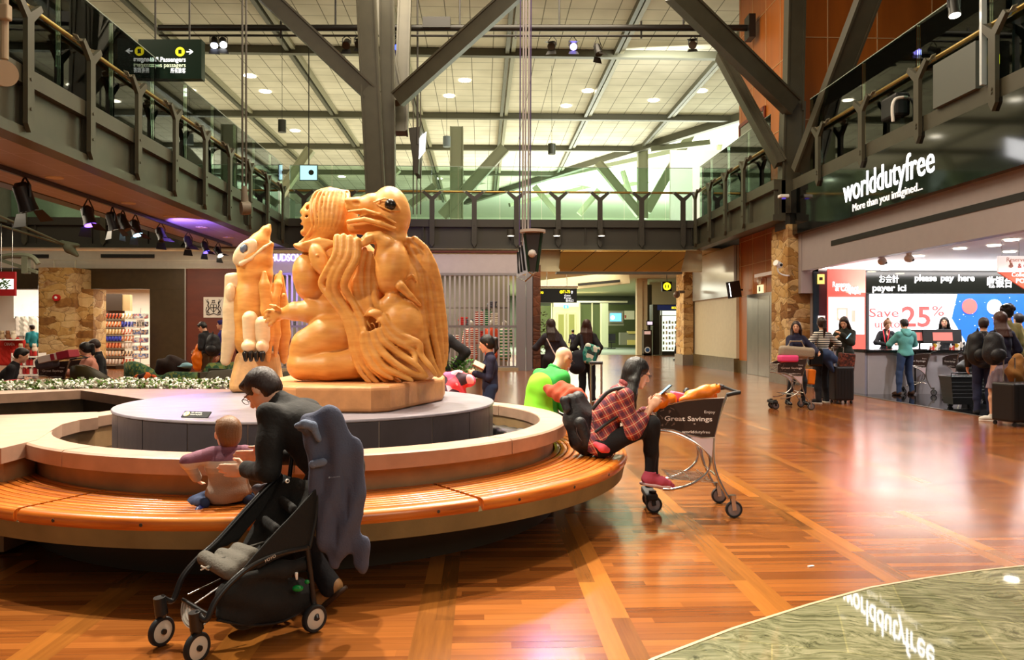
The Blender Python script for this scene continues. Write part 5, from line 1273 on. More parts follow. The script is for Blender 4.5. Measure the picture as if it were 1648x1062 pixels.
person('person in black padded jacket and navy trousers left of the woman in pleated skirt', gp(1583, 668), BACK - .45, 1.60, vox=.012, head=(-10, 6),
    top=dict(c=cloth('black_padded', '#101014', rough=.5), infl=.03, hem=.10), legs=dict(c=cloth('navy_trousers', '#1a2040'), infl=.012), shoes=BLK, hair=dict(kind='short', c=HAIRB))
person('man with curly black hair in an olive shirt, seen over the pleated-skirt woman', gp(1622, 0, 14.6), BACK + .1, 1.84, vox=.013, top=dict(c=cloth('olive_shirt', '#6a6232')), legs=dict(c=BLK), shoes=BLK, hair=dict(kind='curly', c=HAIRK))
person('short-haired man in an ochre top at the far right of the till', gp(1640, 0, 15.6), BACK + .1, 1.72, vox=.013, top=dict(c=cloth('ochre_top', '#8a7a44')), legs=dict(c=BLK), shoes=BLK, hair=dict(kind='short', c=HAIRK))
# --- lounge on the left
person('woman in a pink padded jacket slumped in an armchair behind the cart', gp(138, 0, 13.6), LEFT + .3, 1.60, fem=True, vox=.014, pel=(0, 0, .50), lean=-12, lean2=5, head=(-15, 18), feet=[(-.1, .5, 0, 0), (.1, .55, 0, 0)],
    hands=[(-.1, .28, .72), (.1, .28, .72)], top=dict(c=M('pink_quilt', '#d8907c', .6, bump=.6, bs=22), infl=.045, hem=.10, name='jacket'), legs=dict(c=BLK), shoes=BLK, hair=dict(kind='pony', len=.2, c=HAIRK))
person('dark-haired man seated behind the woman in the pink jacket', gp(163, 0, 14.4), LEFT + .5, 1.66, vox=.014, pel=(0, 0, .50), lean=5, head=(-10, 26), feet=[(-.1, .5, 0, 0), (.1, .5, 0, 0)], top=dict(c=BLK), legs=dict(c=BLK), shoes=BLK, hair=dict(kind='short', c=HAIRB))
person('shopper in a teal jacket among the clothes racks', gp(52, 0, 27.4), LEFT - .4, 1.58, vox=.018, top=dict(c=cloth('teal_jacket', '#1d8a96'), infl=.03), legs=dict(c=BLK), shoes=BLK, hair=dict(kind='short', c=HAIRB))
person('young man with a black backpack holding an orange bag by the red-brown wall', gp(334, 0, 17.6), LEFT - .25, 1.60, vox=.014, lean=6, head=(0, 34), hands=[(-.18, .22, .95), (.10, .28, 1.0)], feet=[(-.1, -.1, 0, 6), (.1, .12, 0, -6)], top=dict(c=BLK, infl=.022), legs=dict(c=cloth('khaki_trousers', '#6a5a40')), shoes=BLK, hair=dict(kind='short', c=HAIRK))
person('person in a purple hooded top standing behind the young man with the backpack', gp(358, 0, 18.2), LEFT + .2, 1.62, vox=.014, top=dict(c=cloth('purple_hoodie', '#2a1d70'), infl=.03, hood=True), legs=dict(c=BLK), shoes=BLK, hair=dict(kind='short', c=M('purple_beanie', '#241a60', .9)))
person('seated person in a black top at the far left edge behind the flowers', gp(-2, 0, 12.3), RIGHT + .4, 1.64, vox=.014, pel=(0, 0, .46), lean=28, head=(0, 20), feet=[(-.1, .5, 0, 0), (.1, .5, 0, 0)], hands=[(-.1, .35, .62), (.1, .35, .62)], top=dict(c=BLK, infl=.02), legs=dict(c=BLK), shoes=BLK, hair=dict(kind='short'))
# ================================================================ OBJECTS
CHROME = M('brushed_chrome', '#c8c4c0', .22, 1.0); RUB = M('black_rubber', '#141416', .6); PLB = M('black_plastic', '#17171a', .4); WHI = M('white_sign', '#f4f2ee', .5)
LIT = M('lit_white', '#ffffff', .5, emit=.9); LITS = M('lit_lettering', '#fdfdff', .5, emit=3.2); LITL = M('lamp_disc', '#fff6e0', .5, emit=9.0)
def hit(px, py, P, n):
    """place on the vertical plane through P (normal n) seen at a pixel of the photograph"""
    o = V((0, 0, CZ)); d = at(px, py, 1.0) - o; return o + d * ((V(P) - o).dot(V(n)) / d.dot(V(n)))
# ---------------------------------------------------------------- stroller
st = empty('stroller', label='black folding stroller with white wheel discs and a blue jacket over its handle', cat='stroller')
f2 = lambda u, D: V((u * cT + D * sT, -u * sT + D * cT, 0))
G0 = f2(-.90, 3.68); fw = (f2(-1.275, 3.27) - f2(-.90, 3.68)).normalized(); lat = V((fw.y, -fw.x, 0)); 
if lat.dot(cam_f) < 0: lat = -lat
QN = lambda x, y, o=.03: hit(200 + x * .454, 580 + y * .454, G0 + lat * o, lat)
QF = lambda x, y, o=.36: hit(200 + x * .454, 580 + y * .454, G0 + lat * o, lat)
FRM = M('stroller_frame', '#1a1818', .35); FAB = cloth('stroller_fabric', '#16130f', b=.4); GRYF = cloth('grey_seat_fabric', '#6a645a', b=.5, bs=90)
def wheel(root, c, ax, R, w_, disc, nm='wheel'):
    c, ax = V(c), V(ax).normalized()
    m = MB(); prof = [(R * .76, -w_ / 2), (R * .93, -w_ / 2), (R, -w_ * .25), (R, w_ * .25), (R * .93, w_ / 2), (R * .76, w_ / 2)]; m.lathe(c, prof, 32, ax); m.lathe(c, [(R * .76, w_ / 2), (R * .76, -w_ / 2)], 32, ax)
    t = m.build(nm, RUB, root, smooth=True)
    m = MB().lathe(c, [(.001, -w_ * .42), (R * .2, -w_ * .42), (R * .74, -w_ * .34), (R * .78, -w_ * .3)], 32, ax); m.lathe(c, [(R * .78, w_ * .3), (R * .74, w_ * .34), (.001, w_ * .42)], 32, ax); m.build('hub_disc', disc, t, smooth=True)
    return t
WD = M('white_wheel_disc', '#d8d2c2', .5)
wr_ = hit(506, 995, G0, lat); wheel(st, wr_, lat, .062, .030, WD); wheel(st, wr_ + lat * .44, lat, .062, .030, WD)
wf1 = hit(317, 1054, G0 + lat * .07, lat); wf2 = hit(260, 1025, G0 + lat * .36, lat)
sw1 = (lat + fw * .25).normalized()
for c in (wf1, wf2):
    c.z = .066; wheel(st, c, sw1, .064, .026, WD)
    m = MB(); m.tube([c + lat * .0 + V((0, 0, .0)) + sw1 * .022, c + sw1 * .022 + V((0, 0, .04)) + fw * -.01, c + V((0, 0, .085)) + fw * .0], [.014, .02, .026], 10); m.cyl(c + sw1 * -.022, c + sw1 * .026, .012); m.tube([c + V((0, 0, .075)), c + V((0, 0, .15)) + fw * .01], [.028, .026], 14); m.build('caster_fork', FRM, st, smooth=True)
def tb(nm, pts, r, mt=FRM, n=10, par=None, it=5): return MB().tube(smooth_path([tuple(p) for p in pts], it), r, n).build(nm, mt, par or st, smooth=True)
tb('side_tube', [wf1 + V((0, 0, .15)), QN(290, 920), QN(325, 850), QN(385, 780), QN(460, 722), QN(560, 682), QN(655, 662)], .013)
tb('side_tube', [wf2 + V((0, 0, .15)), QF(172, 850), QF(205, 770), QF(258, 705), QF(330, 640), QF(430, 530), QF(500, 455), QF(555, 402)], .013)
tb('rear_leg', [QN(648, 655), QN(660, 760), QN(672, 860), wr_ - lat * .02], .013)
tb('rear_leg', [QN(648, 655) + lat * .42, QN(660, 760) + lat * .42, wr_ + lat * .42], .013)
tb('rear_axle', [wr_, wr_ + lat * .44], .009)
tb('handle_post', [QN(655, 665), QN(678, 560), QN(690, 450), QN(700, 330), QN(700, 215, .06)], .011); tb('handle_post', [QF(560, 620), QF(575, 500), QF(590, 380), QF(600, 300)], .011)
h1, h2 = QN(700, 215, .06), QF(612, 262)
tb('handle', [h1, h1.lerp(h2, .5) + V((0, 0, .012)), h2], .016, RUB)
def sheet(nm, quad, mt, nu=14, nv=10, sag=.0, sd=V((0, 0, -1)), th=.008, wv=0, par=None, hard=None):
    a, b, c, d = [V(q) for q in quad]
    def fn(u, v): 
        p = a.lerp(b, u).lerp(d.lerp(c, u), v); return p + sd * (sag * 16 * u * (1 - u) * v * (1 - v)) + sd * (wv * math.sin(u * 19 + 2 * math.sin(v * 7)))
    return MB().grid(fn, nu, nv).build(nm, mt, par or st, smooth=True, solid=th)
# seat back, seat, sides
sheet('backrest', [QN(690, 435, .04), QF(560, 405), QF(400, 690), QN(480, 705, .05)], FAB, sag=.06, sd=fw * -.6 + V((0, 0, -.8)), wv=.004)
sheet('side_panel', [QN(690, 440, .03), QN(655, 655, .03), QN(470, 735, .03), QN(400, 760, .03)], FAB, wv=.003)
sheet('side_panel', [QF(560, 404), QF(520, 500), QF(400, 640), QF(275, 690)], FAB, wv=.003)
s = SD(k=.03); s.tube([QN(375, 752, .10), QF(285, 700, .30)], .034); s.tube([QN(455, 690, .12), QF(400, 670, .30)], .034); s.tube([QN(415, 722, .11), QF(345, 688, .30)], .032)
s.build('seat_pad', .008, GRYF, st)
s = SD(k=.02); s.tube([QN(600, 530, .10), QF(560, 500, .28)], .03, flat=(tuple(fw), .5)); s.tube([QN(540, 600, .10), QF(500, 570, .28)], .03, flat=(tuple(fw), .5)); s.build('shoulder_pad', .008, FAB, st)
s = SD(k=.004); s.tube([QN(300, 735, .2), QN(330, 705, .2), QN(390, 690, .2), QN(430, 690, .2)], .011, flat=((0, 0, 1), .35)); s.tube([QN(430, 690, .2), QN(440, 660, .2), QN(490, 645, .2), QN(480, 690, .2)], .009, flat=((0, 0, 1), .4)); s.build('harness', .004, M('harness_web', '#3a352c', .8), st)
m = MB(); cb = QN(286, 735, .22); 
for dx, dz in ((-.018, .008), (.018, .008), (-.018, -.01), (.018, -.01)): m.tube([cb, cb + cam_r * dx + V((0, 0, dz))], .004, 6)
m.build('buckle', M('pale_buckle', '#d8d4c8', .4), st); cb = QN(418, 682, .2); MB().box(cb, (.015, .01, .012)).build('buckle', MC['pale_buckle'], st)
# footrest
m = MB(); fc = QF(248, 885, .22); fx = (QF(190, 880, .30) - QN(300, 900, .12)).normalized()
A1, A2 = QF(208, 848, .34), QN(305, 905, .08); ax = (A2 - A1); nrm_ = (ax.cross(V((-fw.x * .3, -fw.y * .3, -.9)))).normalized(); dn_ = V((fw.x * .3, fw.y * .3, -.62)).normalized()
pp_ = [A1 + ax * ((1 - math.cos(a)) / 2) + dn_ * (.085 * math.sin(a)) for a in [math.pi * i / 20 for i in range(21)]]
m.slab(pp_, nrm_ * .008); m.build('footrest', M('grey_footrest', '#c9c4ba', .6), st)
for k in (.3, .5, .7, .88): MB().tube([A1.lerp(A2, .5) + (p - A1.lerp(A2, .5)) * k - nrm_ * .002 for p in pp_], .0016, 5).build('tread_line', M('tread_grey', '#7d7568', .8), st)
tb('footrest_bar', [A1, A2], .009); tb('tension_rod', [QN(370, 780, .12), QN(250, 862, .14)], .004, CHROME); tb('tension_rod', [QF(340, 775, .30), QF(225, 830, .30)], .0035, CHROME)
# basket under the seat
s = SD(k=.05); s.tube([QN(370, 830, .10), QN(480, 840, .12), QN(600, 830, .12)], [.06, .085, .08]); s.tube([QN(345, 905, .08), QN(430, 910, .10), QN(560, 895, .10), QN(625, 850, .10)], [.026, .035, .035, .04]); s.tube([QN(370, 850, .32), QN(480, 850, .34), QN(610, 850, .34)], [.06, .08, .06]); s.tube([QN(420, 770, .06), QN(560, 740, .06), QN(640, 720, .06)], [.02, .03, .03])
s.build('basket', .011, FAB, st, noise=wob(.006, 14, 2))
tb('basket_rail', [QN(330, 920, .06), QN(440, 938, .06), QN(560, 925, .06), QN(655, 870, .06)], .006)
text('lettering', 'YOYO', M('pale_print', '#d8d2c8', .5), st, QN(497, 718, .012), (QN(535, 698, .012) - QN(497, 718, .012)), V((0, 0, 1)), .014, .0006)
m = MB(); cc = QN(577, 427, .0); m.cyl(cc, cc - lat * .006, .009, n=16); o = m.build('snap', WHI, st); m = MB().cyl(cc - lat * .006, cc - lat * .008, .005); m.build('snap_centre', PLB, o)
s = SD(k=.008); g0 = QN(615, 808, .0); s.ell(g0, (.026, .016, .016)); s.ell(QN(648, 785, .0), (.013, .01, .012)); s.build('green_pouch', .005, M('shiny_green', '#0f8a3c', .2), st)
s = SD(k=.006); s.tube([QN(610, 755, 0), QN(611, 775, 0)], [.008, .006]); s.build('pull_tag', .004, WHI, st)
settle(st)
# jacket over the handle
jk = empty('jacket', label='slate blue fleece jacket draped over the stroller handle', cat='jacket')
JD = lambda x, y, o=0: at(200 + x * .454, 580 + y * .454, 3.74 + o)
FLE = cloth('slate_blue_fleece', '#50546a', b=.25, bs=120)
s = SD(k=.022); fl_n = (tuple(cam_f), .55)
s.tube([JD(650, 222, -.02), JD(700, 206), JD(745, 204)], [.035, .040, .040], flat=fl_n)
for (pts, rr) in (([(640, 225), (668, 290), (690, 370)], [.040, .042, .036]), ([(705, 215), (712, 350), (722, 520), (735, 640), (735, 725)], [.048, .052, .055, .05, .022]), ([(745, 210), (770, 330), (775, 480), (772, 580), (758, 660)], [.052, .058, .058, .05, .035]),
                  ([(765, 230), (800, 330), (820, 480), (835, 540)], [.042, .044, .045, .028]), ([(790, 440), (812, 560), (825, 660), (826, 718)], [.036, .042, .044, .040]), ([(690, 260), (690, 420), (695, 540), (705, 620)], [.03, .038, .035, .03])):
    s.tube([JD(x, y, .0) for x, y in pts], rr, flat=fl_n, k=.018)
for pts in ([(748, 300), (778, 430), (792, 560), (798, 660), (800, 745)], [(706, 270), (700, 360), (704, 460)], [(722, 440), (742, 560), (752, 660)], [(806, 400), (826, 520), (834, 600)]):
    s.tube([JD(x, y, -.034) for x, y in pts], [.004, .009, .010, .011, .014][:len(pts)], k=.008, sub=True)
s.ell(JD(640, 236, -.04), (.05, .025, .022), RZ(-18)); 
def fold(x, y, z): return .009 * np.sin((x * 55) + 3 * np.sin(z * 6)) * (1 / (1 + np.exp((z - 1.0) * 14))) + .003 * np.sin(x * 30 - z * 18)
o = s.build('cloth', .0075, FLE, jk, noise=fold, relax=1)
s = SD(k=.012); s.tube([JD(612, 232, -.055), JD(640, 225, -.065), JD(668, 232, -.06), JD(690, 280, -.05)], [.014, .02, .02, .014]); s.build('collar', .006, M('lighter_fleece', '#6b768e', .9, bump=.5, bs=90), jk)
s = SD(k=.008); s.tube([JD(668, 368, -.045), JD(705, 360, -.045)], [.02, .02], flat=fl_n); s.build('cuff', .006, MC['lighter_fleece'], jk)
text('lettering', '◆Columbia', M('embroidery', '#8d97ab', .7), jk, JD(723, 418, -.042), cam_r + V((0, 0, .12)), V((0, 0, 1)), .007, .0005, fit=.055)
settle(jk)
# small grey bag / shoes held beside the toddler
s = SD(k=.015); 
for (x, y, r) in ((470, 455, .030), (490, 465, .028), (510, 445, .026), (475, 480, .018)): s.ell(at(200 + x * .454, 580 + y * .454, 4.02), (r, r * .8, r * .8))
o = s.build('scarf', .006, cloth('crumpled_grey', '#8a8794', b=.5), noise=wob(.003, 30)); settle(o); tag(o, 'crumpled grey and white cloth hanging off the far edge of the stroller seat', 'cloth')

# ---------------------------------------------------------------- baggage carts
def build_cart(name, label, rich=True):
    r = empty(name, (0, 0, 0), 0, label, 'baggage cart', 'duty free baggage carts')
    X = lambda x: (1182 - (860 + .2825 * x)) / F * 5.95; Zz = lambda y: CZ - (560 + .2825 * y - 531) / F * 5.95
    def side(y0, y1):
        def q(x, y): xx = X(x); return V((xx, y0 + (y1 - y0) * max(0, min(1, xx / .6)), Zz(y)))
        return q
    N, Fa = side(-.02, -.08), side(-.52, -.46)
    for q in (N, Fa):
        MB().tube(smooth_path([tuple(q(x, y)) for x, y in ((700, 475), (800, 485), (890, 522), (965, 570), (1008, 630), (1000, 700), (950, 752), (880, 790), (800, 812), (745, 815))], 4), .0105, 8).build('frame_tube', CHROME, r, smooth=True)
        MB().tube(smooth_path([tuple(q(x, y)) for x, y in ((1102, 268), (1062, 380), (1035, 480), (1026, 560), (1030, 660), (1052, 740), (1085, 810), (1112, 858))], 4), .0115, 8).build('frame_tube', CHROME, r, smooth=True)
    pr_ = [(705, 352), (780, 325), (870, 303), (970, 290), (1085, 283), (1060, 390), (1032, 510), (960, 512), (880, 495), (800, 470), (708, 465)]
    for i, (q, sg) in enumerate(((N, 1), (Fa, -1))):
        ps = [q(x, y) + V((0, sg * .006, 0)) for x, y in pr_]
        pn = MB().slab(ps, V((0, sg * .006, 0))).build('side_panel', M('brown_cart_panel', '#33201a', .35), r)
        MB().tube([p + V((0, sg * .004, 0)) for p in ps], .0045, 6, closed=True).build('panel_rim', CHROME, pn)
        rt_ = (q(1000, 400) - q(760, 400)) * sg; rt_.z = 0; rt_.normalize(); 
        def tp(x, y): return q(x, y) + V((0, sg * .0125, 0))
        P_ = M('panel_print', '#efe6e4', .5)
        if sg > 0:
            text('lettering', 'Enjoy', P_, pn, tp(975, 372), rt_, (0, 0, 1), .020, .0004, fit=.078); text('lettering', 'Great Savings', P_, pn, tp(753, 417), rt_, (0, 0, 1), .033, .0004, fit=.345, bold=.004)
            text('lettering', 'at', P_, pn, tp(916, 437), rt_, (0, 0, 1), .012, .0004); text('lettering', 'world', P_, pn, tp(850, 487), rt_, (0, 0, 1), .020, .0004, fit=.088, bold=.002); text('lettering', 'dutyfree', P_, pn, tp(920, 487), rt_, (0, 0, 1), .020, .0004, fit=.112)
            if rich:
                m = MB()
                for (x, y, w__, a) in ((740, 360, 26, 20), (800, 350, 34, -25), (735, 395, 22, -50), (765, 432, 26, 60), (735, 445, 16, 10), (800, 440, 20, 35), (780, 370, 14, 70)):
                    c = tp(x, y); dd = V((-math.cos(math.radians(a)), 0, math.sin(math.radians(a)))) * (w__ * .00065); m.bar(c - dd, c + dd, .0008, .006, up=(0, 0, 1)); m.cyl(c + dd, c + dd + V((0, .0008, 0)), .009, n=12)
                m.build('printed_confetti', M('faint_print', '#7a6258', .6), pn)
        else:
            text('lettering', 'Great Savings', P_, pn, tp(1020, 417), rt_, (0, 0, 1), .033, .0004, fit=.33, bold=.004)
        MB().slab([q(x, y) + V((0, sg * .004, 0)) for x, y in ((900, 512), (1028, 514), (1016, 622), (968, 572))], V((0, sg * .006, 0))).build('gusset', M('pinkish_plate', '#d8c4cc', .35), pn)
    # basket: front, floor, crossbars
    m = MB()
    for t in np.linspace(0, 1, 7): 
        a, b = N(706, 355 + 110 * t), Fa(706, 355 + 110 * t); m.tube([a, b], .004, 6)
    for t in np.linspace(0, 1, 9):
        a, b = N(706, 355).lerp(Fa(706, 355), t), N(706, 465).lerp(Fa(706, 465), t); m.tube([a, b, b + V((-.32, 0, -.0))], .004, 6)
    m.build('basket_wire', CHROME, r)
    # handle
    h_ = MB(); h_.tube(smooth_path([tuple(N(1100, 268)), tuple(N(1140, 258)), tuple(N(1176, 252))], 3), .016, 10); h_.tube(smooth_path([tuple(Fa(1100, 268)), tuple(Fa(1140, 258)), tuple(Fa(1176, 252))], 3), .016, 10); h_.tube([N(1172, 252), Fa(1172, 252)], .012, 10)
    h_.build('handle', RUB, r, smooth=True); h_ = MB(); h_.tube([N(1105, 225) + V((0, -.12, 0)), Fa(1105, 225) + V((0, .12, 0))], .011, 10); h_.tube([N(1105, 225) + V((0, -.12, 0)), N(1172, 252) + V((0, -.06, 0))], .008, 8); h_.tube([Fa(1105, 225) + V((0, .12, 0)), Fa(1172, 252) + V((0, .06, 0))], .008, 8); h_.build('brake_bar', RUB, r, smooth=True)
    # lower rack
    m = MB()
    for t in np.linspace(.05, .95, 8): m.tube([N(780, 752).lerp(Fa(780, 752), t), N(1038, 772).lerp(Fa(1038, 772), t)], .004, 6)
    for x in (800, 900, 1000): m.tube([N(x, 757), Fa(x, 757)], .005, 6)
    m.build('luggage_rack', CHROME, r)
    m = MB(); m.tube([N(1050, 735), Fa(1050, 735)], .009, 8); m.tube([N(1026, 600), Fa(1026, 600)], .009, 8); m.build('cross_tube', CHROME, r)
    # wheels
    for (p, nm) in ((N(1140, 922), 'r'), (Fa(1140, 922), 'r'), (N(703, 890), 'f'), (Fa(703, 890), 'f')):
        if nm == 'f': p = V((p.x, -.16 if p.y > -.27 else -.38, p.z))
        p.z = .062; w0 = wheel(r, p, (0, 1, 0), .062, .030, M('wheel_grey', '#8d8a90', .4, .3))
        m = MB(); m.bar(p + V((0, -.024, -.004)), p + V((.01, -.024, .085)), .004, .03); m.bar(p + V((0, .024, -.004)), p + V((.01, .024, .085)), .004, .03); m.cyl(p + V((.01, 0, .08)), p + V((.01, 0, .105)), .028, n=14); m.build('caster_fork', CHROME if nm == 'r' else RUB, w0)
    m = MB().bb((.44 + .1, -.44, .10), (.6 + .03, -.10, .15)); m.build('front_bumper', RUB, r, bevel=.012)
    return r

CARTR = lambda d=-1: math.atan2(-cam_r.y, -cam_r.x)
G1 = at(1182, 834, 5.92); G1.z = 0
cart = build_cart('baggage_cart', 'baggage cart with Great Savings panel beside the seated woman in plaid'); cart.location = G1; cart.rotation_euler = (0, 0, CARTR() - .04)
def gcart(px, D, rz, label):
    p = at(px, 531, D); p.z = 0; return dup(cart, p, CARTR() + rz, label)
gcart(1306, 13.9, .0, 'baggage cart loaded with a taupe bag, pushed by the long-haired woman in navy')
gcart(117, 13.0, .08, 'baggage cart with grey bags and a white-and-red box in the lounge')
gcart(1503, 17.0, -.35, 'baggage cart at the till beside the person in teal')
gcart(1545, 16.6, -1.35, 'baggage cart seen end-on at the till, right of the one beside the person in teal')

def blob(name, label, cat, prims, vox, mt, k=.02, nz=None, group=None, parts=None):
    s = SD(k=k)
    for p in prims: getattr(s, p[0])(*p[1:-1], **p[-1]) if isinstance(p[-1], dict) else getattr(s, p[0])(*p[1:])
    if parts is None:
        o = s.build(name, vox, mt, noise=nz); settle(o); return tag(o, label, cat, group)
    r = empty(name, label=label, cat=cat, group=group); s.build(parts, vox, mt, r, noise=nz); return r
G_ = lambda x, y, D=6.0: at(860 + .2825 * x, 560 + .2825 * y, D)
ORB = M('orange_plastic_bag', '#f07c10', .4, bump=.4, bs=25); PNK = M('pink_package', '#e0688a', .5)
blob('shopping_bag', 'orange plastic bag draped over the front of the cart basket', 'bag', [('tube', [G_(690, 330, 5.96), G_(720, 300, 6.0), G_(770, 290, 6.05)], [.035, .05, .045], {}), ('tube', [G_(680, 350, 5.95), G_(690, 300, 5.98)], [.02, .03], {}), ('tube', [G_(745, 310, 6.15), G_(780, 300, 6.2)], [.05, .05], {})], .006, ORB, nz=wob(.005, 25))
blob('shopping_bag', 'larger orange plastic bag with white tips lying on the cart basket', 'bag', [('tube', [G_(850, 296, 6.08), G_(900, 275, 6.1), G_(970, 255, 6.12), G_(1020, 235, 6.12)], [.03, .05, .055, .035], {}), ('tube', [G_(900, 295, 6.25), G_(1000, 275, 6.25)], [.05, .06], {}), ('tube', [G_(1020, 235, 6.12), G_(1035, 200, 6.12)], [.03, .008], {}), ('tube', [G_(1035, 240, 6.14), G_(1056, 198, 6.14)], [.028, .006], {})], .006, ORB, nz=wob(.006, 22))
blob('gift_box', 'pink packet tucked into the cart basket behind the orange bags', 'packet', [('box', G_(830, 280, 6.3), (.075, .06, .035), RC @ Matrix.Rotation(.2, 3, 'Y'), {'rnd': .01})], .005, PNK)
blob('purse', 'small black purse on top of the things in the cart', 'purse', [('ell', G_(868, 252, 6.28), (.03, .03, .028), None, {}), ('tube', [G_(868, 245, 6.28), G_(868, 235, 6.28)], [.014, .012], {})], .005, PLB)
# phone in the hands of the seated woman
def phone(c, dirv, label, nrm):
    r = empty('phone', label=label, cat='phone'); c = V(c); d = V(dirv).normalized(); n = V(nrm); n = (n - d * n.dot(d)).normalized(); t = d.cross(n); R = Matrix((t, n, d)).transposed()
    MB().box(c, (.036, .004, .072), R).build('case', PLB, r, bevel=.003); MB().box(c + n * .0045, (.032, .0008, .066), R).build('screen', M('phone_screen', '#7fa6c8', .15, emit=.8), r); settle(r)
phone(G_(738, 246, 5.97), cam_r * .75 + V((0, 0, .65)), 'smartphone held by the seated woman in plaid', -cam_r + V((0, 0, .6)))
# black backpack on the seated woman
Kp = .2825
bp = empty('backpack', label='black backpack worn by the seated woman in plaid', cat='backpack')
s = SD(k=.05)
s.tube([G_(215, 300, 6.0), G_(235, 400, 6.0), G_(280, 520, 5.98), G_(300, 555, 5.98)], [.055, .085, .10, .07]); s.tube([G_(250, 290, 6.08), G_(300, 420, 6.08), G_(320, 530, 6.06)], [.06, .10, .09])
s.build('main_bag', .008, cloth('black_nylon', '#17171c', rough=.55, b=.4), bp, noise=wob(.004, 12))
s = SD(k=.02); s.tube([G_(258, 430, 5.90), G_(300, 540, 5.90)], [.05, .05]); s.build('pocket', .007, cloth('black_nylon', '#17171c'), bp)
s = SD(k=.02); s.tube([G_(190, 290, 5.95), G_(170, 300, 5.95), G_(185, 350, 5.93)], [.02, .03, .03]); s.build('flap', .006, cloth('black_nylon', '#17171c'), bp)
for a in ([(250, 420), (240, 470), (262, 520), (300, 555)], [(330, 400), (345, 460), (350, 530)]): MB().tube(smooth_path([tuple(G_(x, y, 5.865)) for x, y in a]), .003, 6).build('zip', M('zip_grey', '#6a6a70', .4, .5), bp, smooth=True)
MB().tube(smooth_path([tuple(G_(x, y, 5.83)) for x, y in ((345, 480), (420, 425), (500, 372), (530, 360))]), [.011] * 16, 8).build('strap', cloth('black_nylon', '#17171c'), bp, smooth=True)
MB().tube(smooth_path([tuple(G_(x, y, 5.81)) for x, y in ((330, 350), (380, 290), (430, 245), (490, 228), (520, 236))]), .014, 8).build('strap', cloth('black_nylon', '#17171c'), bp, smooth=True)
settle(bp)
blob('jacket', 'rust orange jacket bundled between the man in green and the black backpack', 'jacket', [('tube', [at(885, 629, 7.4), at(905, 632, 7.2), at(925, 642, 7.0), at(932, 655, 6.9)], [.06, .09, .10, .07], {})], .01, cloth('rust_fabric', '#a8401c', b=.6, bs=20), nz=wob(.012, 16))
blob('shirt', 'salmon pink garment hanging under the plaid shirt of the seated woman', 'shirt', [('tube', [G_(350, 548, 5.80), G_(385, 570, 5.78), G_(418, 580, 5.80)], [.02, .03, .018], {})], .006, cloth('salmon_cloth', '#e8586a'), nz=wob(.004, 22))
blob('clothes_pile', 'pink and red clothes piled on the coping right of the carving', 'clothes', [('tube', [at(712, 608, 8.75), at(735, 608, 8.75), at(758, 614, 8.75)], [.06, .08, .06], {}), ('tube', [at(725, 625, 8.75), at(735, 655, 8.75)], [.14, .16], {})], .012, patches('pink_red_patches', ['#e0507a', '#f0a0b0', '#3a2030', '#d83a4a'], 9), nz=wob(.012, 14))
# book of the girl
r = empty('book', label='small brown book in the hands of the girl in navy', cat='book'); c = at(771, 588, 9.45)
MB().box(c, (.07, .055, .010), RC @ Matrix.Rotation(.45, 3, 'Y') @ Matrix.Rotation(.5, 3, 'X')).build('cover', M('book_brown', '#8a5a40', .6), r); MB().box(c + V((0, 0, .009)), (.064, .05, .006), RC @ Matrix.Rotation(.45, 3, 'Y') @ Matrix.Rotation(.5, 3, 'X')).build('pages', M('book_pages', '#d8c4a8', .7), r); settle(r)
# telescopic suitcase handle + suitcase hidden below
r = empty('suitcase', label='upright suitcase with extended silver handle behind the backpack', cat='suitcase'); Dk = 8.6
for px in (951, 968): MB().cyl(at(px, 668, Dk), at(px, 584, Dk), .012).build('handle_tube', CHROME, r)
MB().cyl(at(949, 584, Dk), at(970, 584, Dk), .018).build('grip', PLB, r)
cc = at(960, 531, Dk); MB().bb((cc.x - .17, cc.y - .12, .05), (cc.x + .17, cc.y + .12, at(960, 667, Dk).z)).build('shell', M('pale_case', '#d8c48a', .5), r, bevel=.03)
for dx in (-.13, .13): MB().cyl((cc.x + dx, cc.y - .10, .028), (cc.x + dx + .02, cc.y - .10, .028), .028).build('wheel', RUB, r)
settle(r)
# bags of the two standing women
blob('shoulder_bag', 'dark navy duffel shoulder bag of the woman with auburn hair', 'bag', [('tube', [at(930, 575, 15.3), at(928, 588, 15.3)], [.14, .17], {}), ('tube', [at(935, 540, 15.45), at(938, 560, 15.35), at(934, 572, 15.3)], [.03, .035, .06], {})], .014, cloth('duffel_navy', '#1a1a28', b=.5))
blob('tote_bag', 'teal and white patterned bag on the back of the woman with auburn hair', 'bag', [('box', at(950, 570, 15.25), (.15, .06, .19), RC @ Matrix.Rotation(.35, 3, 'Y'), {'rnd': .05})], .014, patches('teal_leaf_print', ['#1a7a74', '#e8ece0', '#62b0a0', '#2a4a48'], 14))
blob('crossbody_bag', 'small white crossbody bag hanging at the hip of the hooded woman', 'bag', [('box', at(906, 588, 14.1), (.13, .05, .09), RC @ Matrix.Rotation(.4, 3, 'Y'), {'rnd': .03}), ('tube', [at(880, 545, 14.35), at(890, 565, 14.28), at(901, 582, 14.15)], [.014, .014, .014], {})], .011, M('white_leather', '#d8c4c0', .5), k=.01)

